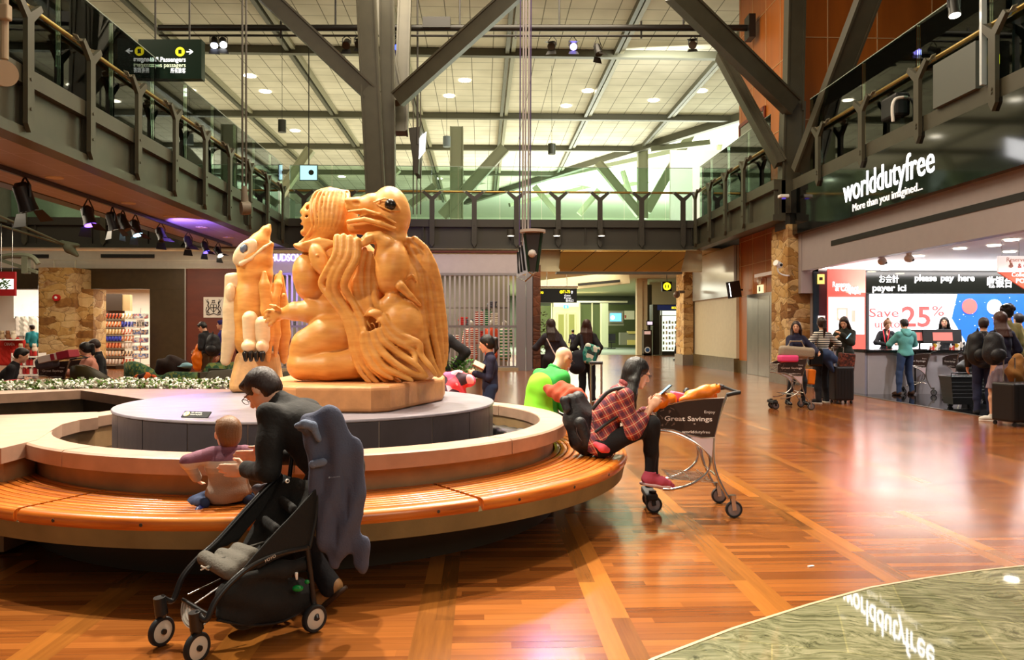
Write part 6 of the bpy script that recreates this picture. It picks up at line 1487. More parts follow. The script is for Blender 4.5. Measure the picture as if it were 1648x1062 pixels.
# ---------------------------------------------------------------- planter pot with green plant
r = empty('potted_plant', label='white tapered pot with a leafy green plant in front of the shuttered shop', cat='plant'); c = at(742, 531, 9.9); c.z = 0
MB().lathe(c, [(.001, 0), (.18, 0), (.27, .62), (.30, .80), (.28, .80), (.26, .74), (.001, .74)], 32).build('pot', M('white_pot', '#d8d0c0', .5), r, smooth=True)
m = MB(); rnd = random.Random(5)
for i in range(420):
    a, rr, z = rnd.uniform(0, 6.28), rnd.uniform(0, .30), .80 + rnd.uniform(-.02, .26); p = c + V((rr * math.cos(a), rr * math.sin(a), z - rr * .4)); d_ = V((math.cos(a), math.sin(a), rnd.uniform(.1, 1))).normalized() * .06; sd = d_.cross(V((0, 0, 1))).normalized() * .018
    m._add([p, p + d_ * .5 + sd, p + d_, p + d_ * .5 - sd], [(0, 1, 2, 3)])
m.build('foliage', M('leaf_green', '#3f7a1e', .6, var=.4, vs_=20), r, fix=False); settle(r)
# ---------------------------------------------------------------- roller grille shop
r = empty('security_grille', label='closed grey bar shutter across the blanket shop', cat='shutter')
YG = YB - .12; a0, a1 = atY(446, 0, YG).x, atY(834, 0, YG).x; zt = atY(700, 443, YG).z
n_ = 50
for i in range(n_):
    x = a0 + (a1 - a0) * i / (n_ - 1); MB().bb((x - .032, YG, .16), (x + .032, YG + .03, zt)).build('bar', M('grille_bar', '#b8b2ba', .35, .5), r)
for z in (.12, 1.5): MB().bb((a0, YG - .005, z - .04), (a1, YG + .035, z + .04)).build('rail', M('grille_rail', '#8d878c', .4, .6), r)
MB().bb((a0, YG - .02, zt), (a1, YG + .05, zt + .08)).build('head_rail', M('grille_rail', '#8d878c'), r); settle(r)
struct('trim_30', MB().bb((a0, YG - .15, 0), (a1, YG + .1, .1)), M('sill_stone', '#a8987c', .4))
# blankets and goods behind the grille
def folded(name, label, c, w_, mt, n, group, h=.075, d=.3, cat='blanket'):
    o = None
    for i in range(n):
        if o is None:
            m = MB().bb((-w_ / 2, -d / 2, 0), (w_ / 2, d / 2, h)); o = m.build(name, mt, bevel=h * .42, seg=3); tag(o, label, cat, group); o.location = c
        else:
            q = o.copy(); COL.objects.link(q); q.location = V(c) + V((random.uniform(-.02, .02), 0, h * i)); 
    return o
BL = [stripes('hbc_blanket', '#ece2cc', '#b03a2a', .075, .62, 2), stripes('green_blanket', '#e8dfc8', '#1f7a3c', .11, .5, 2), M('cream_blanket', '#e4dac2', .9), M('grey_blanket', '#5e5c60', .9), M('red_cloth', '#b8342a', .9)]
sh = empty('display_shelf', label='dark shelf of folded blankets behind the shutter', cat='shelf')
for z in (.9, 1.55, 2.2): MB().bb((-8.8, 29.2, z - .03), (1.0, 29.7, z)).build('shelf_board', M('shelf_brown', '#5a5044', .5), sh)
for x in (-8.8, -4.3, 1.0): MB().bb((x - .03, 29.2, 0), (x + .03, 29.7, 3.0)).build('upright', M('shelf_brown', '#5a5044'), sh)
settle(sh)
k_ = 0
for (px, z, n) in ((772, 1.55, 7), (783, 1.55, 8), (795, 1.55, 6), (756, 1.55, 3), (778, .9, 6), (806, .9, 7), (752, .9, 6), (764, .9, 5), (792, 2.2, 3), (745, 1.55, 4), (733, .9, 4), (460, .9, 6), (452, 1.55, 5), (468, 1.55, 4)):
    x = atY(px, 0, 29.4).x; folded('folded_blanket', ('striped', 'green-banded', 'cream', 'grey', 'red')[k_ % 5] + ' folded blankets stacked on the shelf behind the shutter', (x, 29.42, z), .34, BL[k_ % 5], n, 'folded blankets behind the shutter'); k_ += 1
def mannequin(c, mt, label):
    s = SD(k=.03); c = V(c); s.ell(c + V((0, 0, 1.25)), (.2, .13, .22)); s.ell(c + V((0, 0, .95)), (.2, .14, .25)); s.tube([c + V((-.2, 0, 1.38)), c + V((-.28, -.02, .9))], .06); s.tube([c + V((.2, 0, 1.38)), c + V((.28, -.02, .9))], .06); s.tube([c + V((0, 0, .7)), c + V((0, 0, .5))], [.2, .24]); r = empty('dressed_mannequin', label=label, cat='mannequin'); s.build('coat', .02, mt, r); MB().cyl(c, c + V((0, 0, .6)), .02).build('stand', CHROME, r); MB().ell(c + V((0, 0, 1.6)), (.09, .1, .12)).build('head', M('mannequin_head', '#c8bfb0', .5), r); settle(r)
for px, mt, lb in ((758, BL[0], 'mannequin in a red-striped cream coat behind the shutter, left'), (790, M('orange_coat', '#e0542a', .8), 'mannequin in an orange coat behind the shutter'), (812, BL[1], 'mannequin in a green-banded cream coat behind the shutter, right'), (455, M('red_coat', '#7a1e1e', .8), 'mannequin in a dark red coat behind the shutter, seen left of the kneeling carving')):
    p = atY(px, 0, 28.5); mannequin((p.x, 28.5, 0), mt, lb)
text_r = empty('shop_sign', label='glowing white HUDSON shop lettering on the lilac fascia', cat='sign'); a = atY(436, 420, YB - .12); b = atY(486, 420, YB - .12)
text('lettering', 'HUDSON', M('violet_lit_letters', '#dcd4ff', .5, emit=1.6, ecol='#c8bcff'), text_r, a, (1, 0, 0), (0, 0, 1), .24, .02, fit=(b - a).length, bold=.01); settle(text_r)
# ---------------------------------------------------------------- duty free shop on the right
XF = 7.88
sg = empty('shop_fascia_sign', label='long glossy black fascia with white worlddutyfree lettering', cat='sign')
GB = M('gloss_black', '#0b0c0a', .06, spec=.9)
MB().bb((7.84, -3, 3.78), (8.0, 20.55, 4.90)).build('fascia_panel', GB, sg)
# letters run towards the camera (picture-right)
def xpt(px, py, X): return atX(px, py, X)
a, b = xpt(1357, 320, 7.83), xpt(1503, 281, 7.83); L = a.y - b.y
text('lettering', 'worlddutyfree', LITS, sg, (7.838, a.y, 4.13), (0, -1, 0), (0, 0, 1), .50, .005, fit=L, bold=.0)
a2, b2 = xpt(1372, 343, 7.83), xpt(1484, 312, 7.83)
text('lettering', 'More than you imagined...', M('dim_lettering', '#d8d4cc', .5, emit=.9), sg, (7.838, a2.y, 3.88), (0, -1, 0), (0, 0, 1), .155, .006, fit=a2.y - b2.y)
settle(sg)
BW = M('shop_bulkhead', '#9a9090', .5, var=.04)
struct('wall_shop_bulkhead', MB().bb((8.0, -3, 2.86), (8.2, 19.9, 3.78)), BW)
struct('wall_shop_pillar', MB().bb((8.28, 19.9, 0), (8.42, 20.08, 3.78)).bb((7.98, 19.9, 2.3), (8.42, 20.08, 3.78)), BW)
struct('trim_31', MB().bb((7.99, 2, 3.30), (8.005, 18.2, 3.42)), BLACK)
struct('ceiling_shop', MB().bb((8.2, -3, 2.95), (26, 24, 3.05)), M('shop_ceiling_white', '#f2eeee', .6, emit=.0))
struct('wall_shop_back', MB().bb((8.42, 21.0, 0), (26, 21.2, 2.96)), M('shop_wall_dark', '#2a2c2c', .15, spec=.7))
struct('wall_shop_right', MB().bb((26, -3, 0), (26.2, 21.2, 3.8)), M('shop_wall_light', '#dcdcdc', .6))
def R2_(m, px0, py0, px1, py1, Y, th=.03): return rect(m, px0, py0, px1, py1, Y, th)
# dark glossy strip, red poster lightbox
struct('wall_shop_dark', R2_(MB(), 1309, 437, 1332, 622, 19.85, .05), M('blue_gloss', '#1a2a38', .08, spec=.8))
po = empty('poster', label='tall coral Reserve and Collect poster lightbox behind the three women', cat='poster')
R2_(MB(), 1332, 433, 1393, 564, 19.6).build('backing', M('coral_light', '#e86054', .5, emit=.45), po)
R2_(MB(), 1334, 478, 1391, 538, 19.57, .02).build('white_field', M('white_light', '#ffffff', .5, emit=1.0), po)
m = MB(); R2_(m, 1347, 495, 1365, 516, 19.55, .02); R2_(m, 1371, 499, 1377, 518, 19.55, .02); m.build('pictured_boxes', M('coral_print', '#f0a090', .5, emit=.8), po)
R2_(MB(), 1350, 499, 1361, 512, 19.53, .02).build('pictured_label', M('white_light', '#ffffff'), po)
p_ = atY(1340, 462, 19.57); text('lettering', 'Reserve', LIT, po, p_, (1, 0, 0), (0, 0, 1), .14, .004, fit=.42); p_ = atY(1344, 468, 19.57); text('lettering', '& Collect', LIT, po, p_, (1, 0, 0), (0, 0, 1), .14, .004, fit=.58, bold=.006); p_ = atY(1366, 473, 19.57); text('lettering', 'by registry', LIT, po, p_, (1, 0, 0), (0, 0, 1), .06, .004, fit=.3)
settle(po)
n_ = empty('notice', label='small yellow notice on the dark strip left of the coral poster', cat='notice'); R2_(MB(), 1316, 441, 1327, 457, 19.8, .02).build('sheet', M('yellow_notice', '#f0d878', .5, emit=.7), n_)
R2_(MB(), 1319, 446, 1324, 451, 19.78, .02).build('arrow', M('notice_ink', '#555555'), n_); settle(n_)
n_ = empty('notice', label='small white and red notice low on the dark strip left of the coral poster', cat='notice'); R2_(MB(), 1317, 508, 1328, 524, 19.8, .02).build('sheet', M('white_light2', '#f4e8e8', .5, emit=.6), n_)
R2_(MB(), 1318, 514, 1326, 523, 19.78, .02).build('print', M('coral_print2', '#e86a60', .5), n_); settle(n_)
# black header + lightboxes behind the tills
YH = 20.9
hd = empty('header_sign', label='black header band reading please pay here in several languages', cat='sign'); R2_(MB(), 1393, 434, 1760, 472, YH, .08).build('band', M('gloss_black2', '#141612', .07, spec=.8), hd)
WL = M('header_letters', '#ffffff', .5, emit=.8)
def htext(root, body, px0, py, px1, h, Y=YH - .005, mt=WL, **k):
    a, b = atY(px0, py, Y), atY(px1, py, Y); return text('lettering', body, mt, root, a, (1, 0, 0), (0, 0, 1), h, .006, fit=(b - a).length, **k)
htext(hd, 'お会計', 1415, 454, 1446, .16); htext(hd, 'payer ici', 1404, 468, 1458, .17, bold=.006); htext(hd, 'please', 1472, 452, 1507, .17, bold=.006); htext(hd, 'pay', 1514, 452, 1535, .17, bold=.006); htext(hd, 'here', 1542, 452, 1568, .17, bold=.006); htext(hd, '收银台', 1588, 461, 1629, .22, bold=.004); settle(hd)
lb_ = empty('advert_lightbox', label='white and blue lit advert reading Save up to 25 percent behind the tills', cat='lightbox')
R2_(MB(), 1401, 473, 1760, 566, YH, .08).build('white_panel', M('white_glow', '#f4f8ff', .5, emit=.75), lb_)
m = MB(); m.slab([atY(1541, 473, YH - .02), atY(1700, 473, YH - .02), atY(1700, 542, YH - .02), atY(1560, 560, YH - .02), atY(1532, 512, YH - .02)], V((0, .01, 0)))
BG = NT('blue_star_glow'); _p = BG.pos(); vo = BG.add('ShaderNodeTexVoronoi', i_Vector=_p, i_Scale=9.0); st_ = BG.math('LESS_THAN', vo.outputs[0], .13); cc_ = BG.mix(st_, lin('#1f62c8'), lin('#e8f0ff')); BG.col(cc_); BG.L.new(cc_, BG.b.inputs['Emission Color']); BG.b.inputs['Emission Strength'].default_value = .6
m.build('blue_panel', BG.m, lb_)
m = MB(); c = atY(1560, 493, YH - .03); m.cyl(c, c + V((0, -.02, 0)), .20, n=32); m.build('red_disc', M('red_disc_glow', '#f0605c', .5, emit=.9), lb_); m = MB(); c = atY(1600, 494, YH - .03); m.cyl(c, c + V((0, -.02, 0)), .20, n=32); m.build('white_disc', M('white_glow', '#f4f8ff'), lb_)
PK = M('pink_letters', '#e05a58', .5, emit=.25); htext(lb_, 'Save', 1399, 510, 1446, .23, YH - .02, PK); htext(lb_, 'up to', 1408, 527, 1448, .20, YH - .02, PK); htext(lb_, '25', 1451, 525, 1497, .52, YH - .02, PK, bold=.012); htext(lb_, '%', 1500, 508, 1519, .26, YH - .02, PK)
settle(lb_)
# till counter
ct = empty('till_counter', label='long grey till counter with a dark top in the duty free shop', cat='counter')
MB().bb((8.25, 17.0, 0), (13.6, 17.9, .90)).build('body', M('counter_grey', '#b2abb0', .3, var=.05), ct); MB().bb((8.2, 16.93, .90), (13.65, 17.95, .95)).build('worktop', M('counter_black', '#141414', .15), ct)
MB().bb((8.2, 17.0, 0), (8.26, 19.6, .90)).build('side_panel', M('counter_side', '#8f8a9a', .4), ct); MB().bb((8.19, 17.0, .90), (8.5, 19.6, .95)).build('side_top', M('counter_black', '#141414'), ct)
for x in (9.3, 10.35, 11.4, 12.45): MB().bb((x - .01, 16.985, .05), (x + .01, 17.0, .9)).build('joint', BLACK, ct)
settle(ct)
def till(px, D, label, w_=.26):
    r = empty('till_screen', label=label, cat='till'); c = at(px, 531, D); c.z = .95
    MB().bb((c.x - .12, c.y - .1, .95), (c.x + .12, c.y + .1, .97)).build('stand', PLB, r); MB().cyl((c.x, c.y, .97), (c.x, c.y, 1.12), .02).build('stem', PLB, r); MB().box((c.x, c.y, 1.24), (w_, .02, .15), RC @ Matrix.Rotation(-.15, 3, 'X')).build('screen_housing', PLB, r, bevel=.01)
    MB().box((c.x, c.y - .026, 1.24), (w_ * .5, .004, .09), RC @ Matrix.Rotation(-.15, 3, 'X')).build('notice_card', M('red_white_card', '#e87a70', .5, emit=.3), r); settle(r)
till(1516, 17.4, 'wide black till screen in front of the long-haired cashier', .42); till(1480, 17.5, 'black till screen right of the person in teal', .22)
k = 0
for px in (1500, 1506, 1512, 1532, 1541, 1549):
    c = at(px, 531, 17.15); h = .10 + .04 * (k % 3); o = MB().bb((c.x - .04, c.y - .03, .95), (c.x + .04, c.y + .03, .95 + h)).build('product_box', patches('box_print_%d' % (k % 3), (['#c83a2a', '#f0e8e0', '#2a2a2a'], ['#f4f0ea', '#c8a020', '#e84a3a'], ['#1a1a1e', '#d8d0c8', '#8a2a2a'])[k % 3], 16), bevel=.006); settle(o); tag(o, 'small printed box standing on the till counter', 'box', 'small boxes on the till counter'); k += 1
# shopping basket (on wheels), bag, suitcases
def basket(c, label, s_=1):
    r = empty('shopping_basket', label=label, cat='basket'); m = MB()
    a, b = .20, .26; z0, z1 = .06, .52
    def ring(t): ww = a + (b - a) * t; z = z0 + (z1 - z0) * t; return [V((-ww, -ww * .7, z)), V((ww, -ww * .7, z)), V((ww, ww * .7, z)), V((-ww, ww * .7, z))]
    r0, r1 = ring(0), ring(1)
    m._add(r0 + r1, [(3, 2, 1, 0)] + [(i, (i + 1) % 4, 4 + (i + 1) % 4, 4 + i) for i in range(4)])
    m.build('tub', M('basket_black', '#101012', .4), r, solid=.012)
    m = MB(); m.tube(r1, .018, 8, closed=True); 
    for i in range(5): t = .25 + i * .14; m.tube([p * 1.0 for p in ring(t)], .008, 6, closed=True)
    m.build('rim', M('basket_rim', '#1c1c20', .35), r); MB().tube([r1[0], r1[0] + V((0, 0, .07)), r1[1] + V((0, 0, .07)), r1[1]], .012, 8).build('handle', M('basket_rim', '#1c1c20'), r)
    for sx_ in (-1, 1): MB().cyl((sx_ * .17, -.02, .04), (sx_ * .17, .02, .04), .04).build('wheel', RUB, r)
    r.location = c; r.scale = (s_,) * 3
p = fl(1545, 655); basket((p.x, p.y, 0), 'black wheeled shopping basket standing in the entrance of the duty free shop', 1.05)
p = at(1572, 531, 15.6); basket((p.x, p.y, 0), 'black wheeled shopping basket beside the feet of the backpack wearer, holding a black bag', 1.0)
blob('travel_bag', 'black travel bag sitting in the basket beside the backpack wearer', 'bag', [('ell', at(1562, 592, 15.6), (.28, .18, .16), None, {}), ('tube', [at(1550, 585, 15.6), at(1560, 577, 15.6), at(1575, 580, 15.6)], [.03, .03, .03], {})], .018, cloth('black_nylon', '#17171c'), nz=wob(.01, 10))
def case(c, label, mt, w_=.24, d=.13, h=.62, handle=True, rz=0):
    r = empty('suitcase', (c[0], c[1], 0), rz, label, 'suitcase'); MB().bb((-w_, -d, .06), (w_, d, h)).build('shell', mt, r, bevel=.035, seg=3)
    for i in range(5): x = -w_ + (i + 1) * w_ / 3; MB().bb((x - .008, -d - .004, .1), (x + .008, -d + .01, h - .05)).build('rib', mt, r)
    if handle:
        MB().tube([(-.1, d - .03, h), (-.1, d - .03, h + .35), (.1, d - .03, h + .35), (.1, d - .03, h)], .009, 8).build('handle', CHROME, r)
    for sx_ in (-1, 1):
        for sy in (-1, 1): MB().cyl((sx_ * (w_ - .05) - .012, sy * (d - .03), .03), (sx_ * (w_ - .05) + .012, sy * (d - .03), .03), .03).build('wheel', RUB, r)
    return r
p = fl(1354, 649); case((p.x, p.y), 'dark brown suitcase between the striped woman and the woman in the green coat', M('black_case', '#1a1514', .4), .19, .13, .70, rz=.1)
p = fl(1336, 646); case((p.x, p.y), 'black soft suitcase just behind the legs of the striped woman', M('soft_case', '#1d1a1c', .8), .20, .14, .66, rz=.1)
p = fl(1640, 684); case((p.x, p.y), 'black ribbed suitcase at the right edge by the pleated skirt', M('black_case', '#1a1514'), .30, .2, .62, rz=.2)
# bags and coats of the shop group
blob('handbag', 'big taupe handbag resting on the distant cart', 'handbag', [('box', at(1282, 567, 14.0), (.30, .10, .10), RC @ Matrix.Rotation(.08, 3, 'Y'), {'rnd': .06}), ('tube', [at(1266, 562, 13.95), at(1272, 549, 13.95), at(1290, 549, 13.95), at(1296, 562, 13.95)], [.012] * 4, {})], .012, M('taupe_leather', '#9a8a76', .5, bump=.3))
blob('gift_bag', 'bright pink parcel in the distant cart under the taupe handbag', 'parcel', [('box', at(1268, 577, 13.95), (.16, .1, .06), RC, {'rnd': .03})], .012, M('hot_pink', '#f04a8a', .5))
blob('shoulder_bag', 'black shoulder bag on the left side of the striped woman', 'bag', [('box', at(1312, 575, 15.0), (.13, .08, .17), RC, {'rnd': .04}), ('tube', [at(1315, 560, 15.0), at(1317, 538, 15.1)], [.012, .012], {})], .013, M('black_leather', '#0d0c0d', .25))
blob('denim_jacket', 'blue denim jacket tied round the waist of the striped woman', 'jacket', [('tube', [at(1318, 568, 15.15), at(1330, 572, 15.1), at(1342, 578, 15.15)], [.10, .12, .08], {}), ('tube', [at(1330, 575, 15.1), at(1340, 598, 15.1)], [.10, .03], {})], .013, DENIM, nz=wob(.008, 14))
blob('shopping_bag', 'orange carrier bag held low between the cart and the striped woman', 'bag', [('box', at(1303, 606, 14.9), (.07, .12, .14), RC @ Matrix.Rotation(.1, 3, 'Y'), {'rnd': .02})], .012, ORB)
blob('shopping_bag', 'brown patterned carrier bag above the dark suitcase', 'bag', [('box', at(1362, 582, 15.2), (.14, .08, .16), RC @ Matrix.Rotation(.1, 3, 'Y'), {'rnd': .02})], .012, patches('brown_lace', ['#5a2418', '#7a3a28', '#3a1812'], 30))
J_ = at(1366, 541, 15.55); phone(J_, cam_r * .5 + V((0, 0, .6)), 'black phone held up by the woman in the green coat', -cam_r + V((0, 0, .8)))
def packpack(c, label, w_, h_, D_, mt):
    r = empty('backpack', label=label, cat='backpack'); s = SD(k=.06); s.ell(V(c) - V((0, 0, h_ * .3)), (w_, .12, h_ * .75), RC); s.ell(V(c) + V((0, 0, h_ * .35)), (w_ * .85, .10, h_ * .65), RC); s.build('main_bag', .014, mt, r, noise=wob(.006, 12)); s = SD(k=.02); s.ell(V(c) - cam_f * .11 - V((0, 0, h_ * .4)), (w_ * .7, .06, h_ * .4), RC); s.build('pocket', .014, mt, r)
    s = SD(k=.01); s.tube([V(c) + V((0, 0, h_)), V(c) + V((0, 0, h_ + .04)) - cam_f * .02, V(c) + V((0, 0, h_)) - cam_f * .04], .012); s.build('grab_loop', .01, mt, r); settle(r)
BN = cloth('black_nylon', '#17171c'); packpack(at(1600, 560, 11.95), 'black backpack worn by the woman in the pleated skirt', .17, .24, 12, BN)
packpack(at(1572, 560, 12.4), 'bulky black backpack worn by the person in the padded jacket', .15, .26, 12.5, M('matte_black_pack', '#0e0e12', .6, bump=.3)); packpack(at(343, 555, 17.3), 'black backpack on the young man holding the orange bag', .17, .24, 17, BN)
blob('coat', 'tan coat carried over the arm of the woman in the pleated skirt', 'coat', [('tube', [at(1638, 578, 12.0), at(1634, 600, 12.0), at(1640, 622, 12.0)], [.08, .13, .08], {}), ('tube', [at(1644, 585, 12.0), at(1648, 640, 12.0)], [.08, .06], {})], .012, cloth('tan_coat', '#9a6a34', b=.4), nz=wob(.012, 14))
blob('shopping_bag', 'orange bag hanging from the hand of the young man by the red-brown wall', 'bag', [('tube', [at(319, 556, 17.4), at(317, 575, 17.4), at(318, 590, 17.4)], [.05, .11, .09], {})], .014, ORB, nz=wob(.008, 15))
# lanyard
o = MB().tube([at(1421, 530, 19.12), at(1424, 548, 19.05), at(1427, 560, 19.05), at(1429, 545, 19.06), at(1432, 530, 19.12)], .012, 6).build('lanyard', M('red_ribbon', '#d8283a', .6)); settle(o); tag(o, 'red lanyard round the neck of the cashier with the bun', 'lanyard')
# hanging Reserve & Collect sign
hs = empty('hanging_sign', label='white and coral Reserve and Collect sign hanging at the right edge', cat='sign'); Yh = 13.6
R2_(MB(), 1607, 412, 1760, 438, Yh, .04).build('white_part', M('white_sign_lit', '#fff6f0', .5, emit=.5), hs)
m = MB().slab([atY(1607, 438, Yh), atY(1760, 438, Yh), atY(1760, 500, Yh), atY(1648, 464, Yh)], V((0, .04, 0))); m.build('coral_part', M('coral_lit', '#e65a40', .5, emit=.4), hs)
a = atY(1620, 421, Yh - .01); text('lettering', 'Reserve', M('pale_coral_ink', '#f0b0a0', .5), hs, a, (1, 0, 0), (0, 0, 1), .075, .003, fit=.33); a = atY(1638, 431, Yh - .01); text('lettering', '& Collect', M('coral_ink', '#e05a48', .5), hs, a, (1, 0, 0), (0, 0, 1), .075, .003, fit=.42, bold=.004)
a = atY(1628, 445, Yh - .01); text('lettering', 'Collect at', LIT, hs, a, (1, 0, 0), (0, 0, 1), .07, .003, fit=.42); a = atY(1635, 455, Yh - .01); text('lettering', 'POINT', LIT, hs, a, (1, 0, 0), (0, 0, 1), .075, .003, fit=.36, bold=.006)
s = SD(k=.004); c = atY(1627, 428, Yh - .02); s.ell(c, (.045, .006, .035)); s.tube([c, c + V((-.02, 0, .09))], .012); s.tube([c + V((.02, 0, .01)), c + V((.015, 0, .06))], .010); s.build('hand_icon', .006, M('pale_coral_ink', '#f0b0a0'), hs)
for px in (1612, 1640): a = atY(px, 412, Yh); MB().cyl(a, (a.x, a.y, 2.95), .004).build('wire', CHROME, hs)
settle(hs)
# shop ceiling downlights, cameras
for (px, py) in ((1545, 400), (1625, 405), (1628, 386), (1478, 412), (1516, 436), (1425, 434), (1330, 438), (1600, 395), (1455, 425)):
    D = (2.94 - CZ) * F / max(8, 531 - py); c = at(px, py, D)
    if c.y > 20.6: c = at(px, 436, 20.3); c.z = 2.94
    o = MB().cyl((c.x, c.y, 2.93), (c.x, c.y, 2.945), .11, n=20).build('ceiling_light', LITL); settle(o); tag(o, 'round white downlight in the duty free shop ceiling', 'light', 'duty free shop downlights')
for (px, py, lb) in ((1463, 416, 'white spotlight cluster on the duty free shop ceiling'), (1420, 421, 'white dome camera near the shop ceiling edge')):
    D = (2.80 - CZ) * F / (531 - py); c = at(px, py, D); r = empty('ceiling_device', label=lb, cat='camera'); MB().ell(c, (.09, .09, .08)).build('dome', WHI, r, smooth=True); MB().cyl(c, (c.x, c.y, 2.95), .05).build('mount', WHI, r); MB().ell(c + V((.05, -.05, -.03)), (.03,) * 3).build('lens', PLB, r, smooth=True); settle(r)

# ---------------------------------------------------------------- lift, wall lamp, exit sign, security camera
lf = empty('lift_door', label='brushed steel lift doors in the orange timber wall', cat='lift'); X0 = 8.38
def xr(m, px0, py0, px1, py1, X, th=.03):
    a, b = atX(px0, py0, X), atX(px1, py1, X); return a, b
ya, yb = atX(1206, 600, X0).y, atX(1262, 600, X0).y; zt = 2.38
MB().bb((X0 - .04, yb - .12, 0), (X0 + .02, ya + .12, zt + .1)).build('frame', M('lift_frame', '#8a8078', .3, .8), lf)
for i in range(3):
    y1 = ya + (yb - ya) * i / 3; y2 = ya + (yb - ya) * (i + 1) / 3; MB().bb((X0 - .06, y2 + .01, .02), (X0 - .045, y1 - .01, zt)).build('door_leaf', M('steel_leaf', '#a89c90', .28, .9, var=.15, vs_=2), lf)
settle(lf)
b_ = MB().bb((X0 - .035, ya + .16, 0), (X0 - .01, 26.05, .4)); struct('baseboard_left', b_, M('stone_base', '#6b5a3a'))
wl = empty('wall_light_panel', label='small bright white lit panel on the wall left of the timber wall', cat='lamp'); a = at(1181, 466, 25.6)
MB().box(a, (.22, .08, .26), RC @ Matrix.Rotation(-.15, 3, 'Y') @ rotz(30)).build('housing', PLB, wl); MB().box(a - cam_f * .09 - cam_r * .03, (.16, .01, .21), RC @ Matrix.Rotation(-.15, 3, 'Y') @ rotz(30)).build('lamp_face', LITS, wl); a2 = V((8.3, a.y + .1, a.z)); MB().cyl(a, a2, .03).build('arm', PLB, wl); settle(wl)
ex = empty('lift_sign', label='small lit lift sign above the lift doors', cat='sign'); a = atX(1224, 465, X0 - .02); MB().bb((X0 - .05, a.y - .22, a.z - .12), (X0 - .0, a.y + .22, a.z + .12)).build('plate', M('cream_glow', '#f0e0b0', .5, emit=.7), ex); MB().bb((X0 - .056, a.y - .06, a.z - .07), (X0 - .05, a.y + .06, a.z + .07)).build('icon', BLACK, ex); settle(ex)
dm = atX(1223, 452, X0 - .02); r = empty('alarm_dome', label='small white alarm dome above the lift sign', cat='alarm'); MB().cyl(dm, dm + V((-.04, 0, 0)), .10, n=20).build('base', WHI, r); MB().ell(dm + V((-.05, 0, 0)), (.04, .08, .08)).build('dome', WHI, r, smooth=True); settle(r)
sc_ = empty('security_camera', label='white security camera on a curved bracket on the stone pillar', cat='camera'); a = at(1251, 425, 19.75)
MB().cyl(a + cam_r * .09 + V((0, .05, -.03)), a - cam_r * .06 - V((0, .05, -.03)), .075, n=20).build('body', WHI, sc_, smooth=True); MB().cyl(a + cam_r * .06 + V((0, -.05, -.03)) - cam_f * .05, a + cam_r * .06 - cam_f * .085 + V((0, -.03, -.03)), .035).build('lens', PLB, sc_); MB().tube(smooth_path([tuple(a + V((0, 0, -.05))), tuple(a + V((.03, 0, -.2))), tuple(a + V((.2, .1, -.26))), tuple(a + V((.56, .66, -.24)))]), .02, 8).build('bracket', WHI, sc_, smooth=True); settle(sc_)
r = empty('access_point', label='white wireless box on the steel column above the stone pillar', cat='device'); a = at(1261, 316, 20.2); MB().box(a, (.12, .1, .04), RC).build('case', WHI, r, bevel=.02); MB().box(a - V((0, .02, .05)), (.04, .04, .02), RC).build('lens', M('violet_lens', '#5a4ac8', .2, emit=.5), r); settle(r)

# ---------------------------------------------------------------- overhead: lamp truss, lamps, cables, signs
tr = empty('lamp_truss', label='long black pipe truss with a thin rail carrying stage lamps across the atrium', cat='truss'); DT = 24.6
MB().cyl(at(256, 45, DT), at(1207, 45, DT), .10, n=12).build('main_pipe', M('truss_black', '#1c1a17', .4), tr, smooth=True); MB().cyl(at(256, 57, DT), at(1150, 58, DT), .035, n=8).build('thin_rail', M('truss_black', '#1c1a17'), tr)
for px in (452, 640, 830, 1032): MB().bar(at(px, 34, DT), at(px, 62, DT), .05, .05).build('hanger', M('truss_black', '#1c1a17'), tr)
MB().box(at(1207, 45, DT), (.1, .25, .35), RC).build('end_bracket', M('truss_black', '#1c1a17'), tr); MB().box(at(703, 38, DT), (.42, .15, .16), RC).build('junction_box', M('truss_black', '#1c1a17'), tr)
for px in (540, 740, 900, 1100): a = at(px, 45, DT); MB().cyl(a, (a.x, a.y, 12.5), .03).build('ceiling_rod', M('truss_black', '#1c1a17'), tr)
settle(tr)
def stage_lamp(c, aim, label, col=None, s_=1.0, hang=.18, group=None, barn=True):
    r = empty('stage_lamp', label=label, cat='spotlight', group=group); c = V(c); d = V(aim).normalized(); sd = d.cross(V((0, 0, 1))).normalized(); u = sd.cross(d)
    T = lambda v: c + v * s_
    m = MB(); m.tube([T(-d * .16), T(-d * .12), T(d * .06), T(d * .14)], [.05 * s_, .085 * s_, .085 * s_, .10 * s_], 14); m.build('housing', M('lamp_black', '#15130f', .4), r, smooth=True)
    m = MB(); m.cyl(T(d * .142), T(d * .15), .085 * s_, n=18); m.build('lens', M('lens_' + (col or 'dark'), col or '#3a342c', .2, emit=6 if col else 0), r)
    m = MB(); top_ = c + V((0, 0, hang)); m.tube([T(sd * .10), T(sd * .10 + V((0, 0, .12))), top_, T(-sd * .10 + V((0, 0, .12))), T(-sd * .10)], .012 * s_, 6); m.build('yoke', M('lamp_black', '#15130f'), r)
    if barn:
        for k in (-1, 1):
            b = MB(); b.slab([T(d * .15 + u * k * .09 + sd * .09), T(d * .15 + u * k * .09 - sd * .09), T(d * .28 + u * k * .15 - sd * .13), T(d * .28 + u * k * .15 + sd * .13)], d * .004); b.build('barn_door', M('lamp_black', '#15130f'), r)
    settle(r); return r
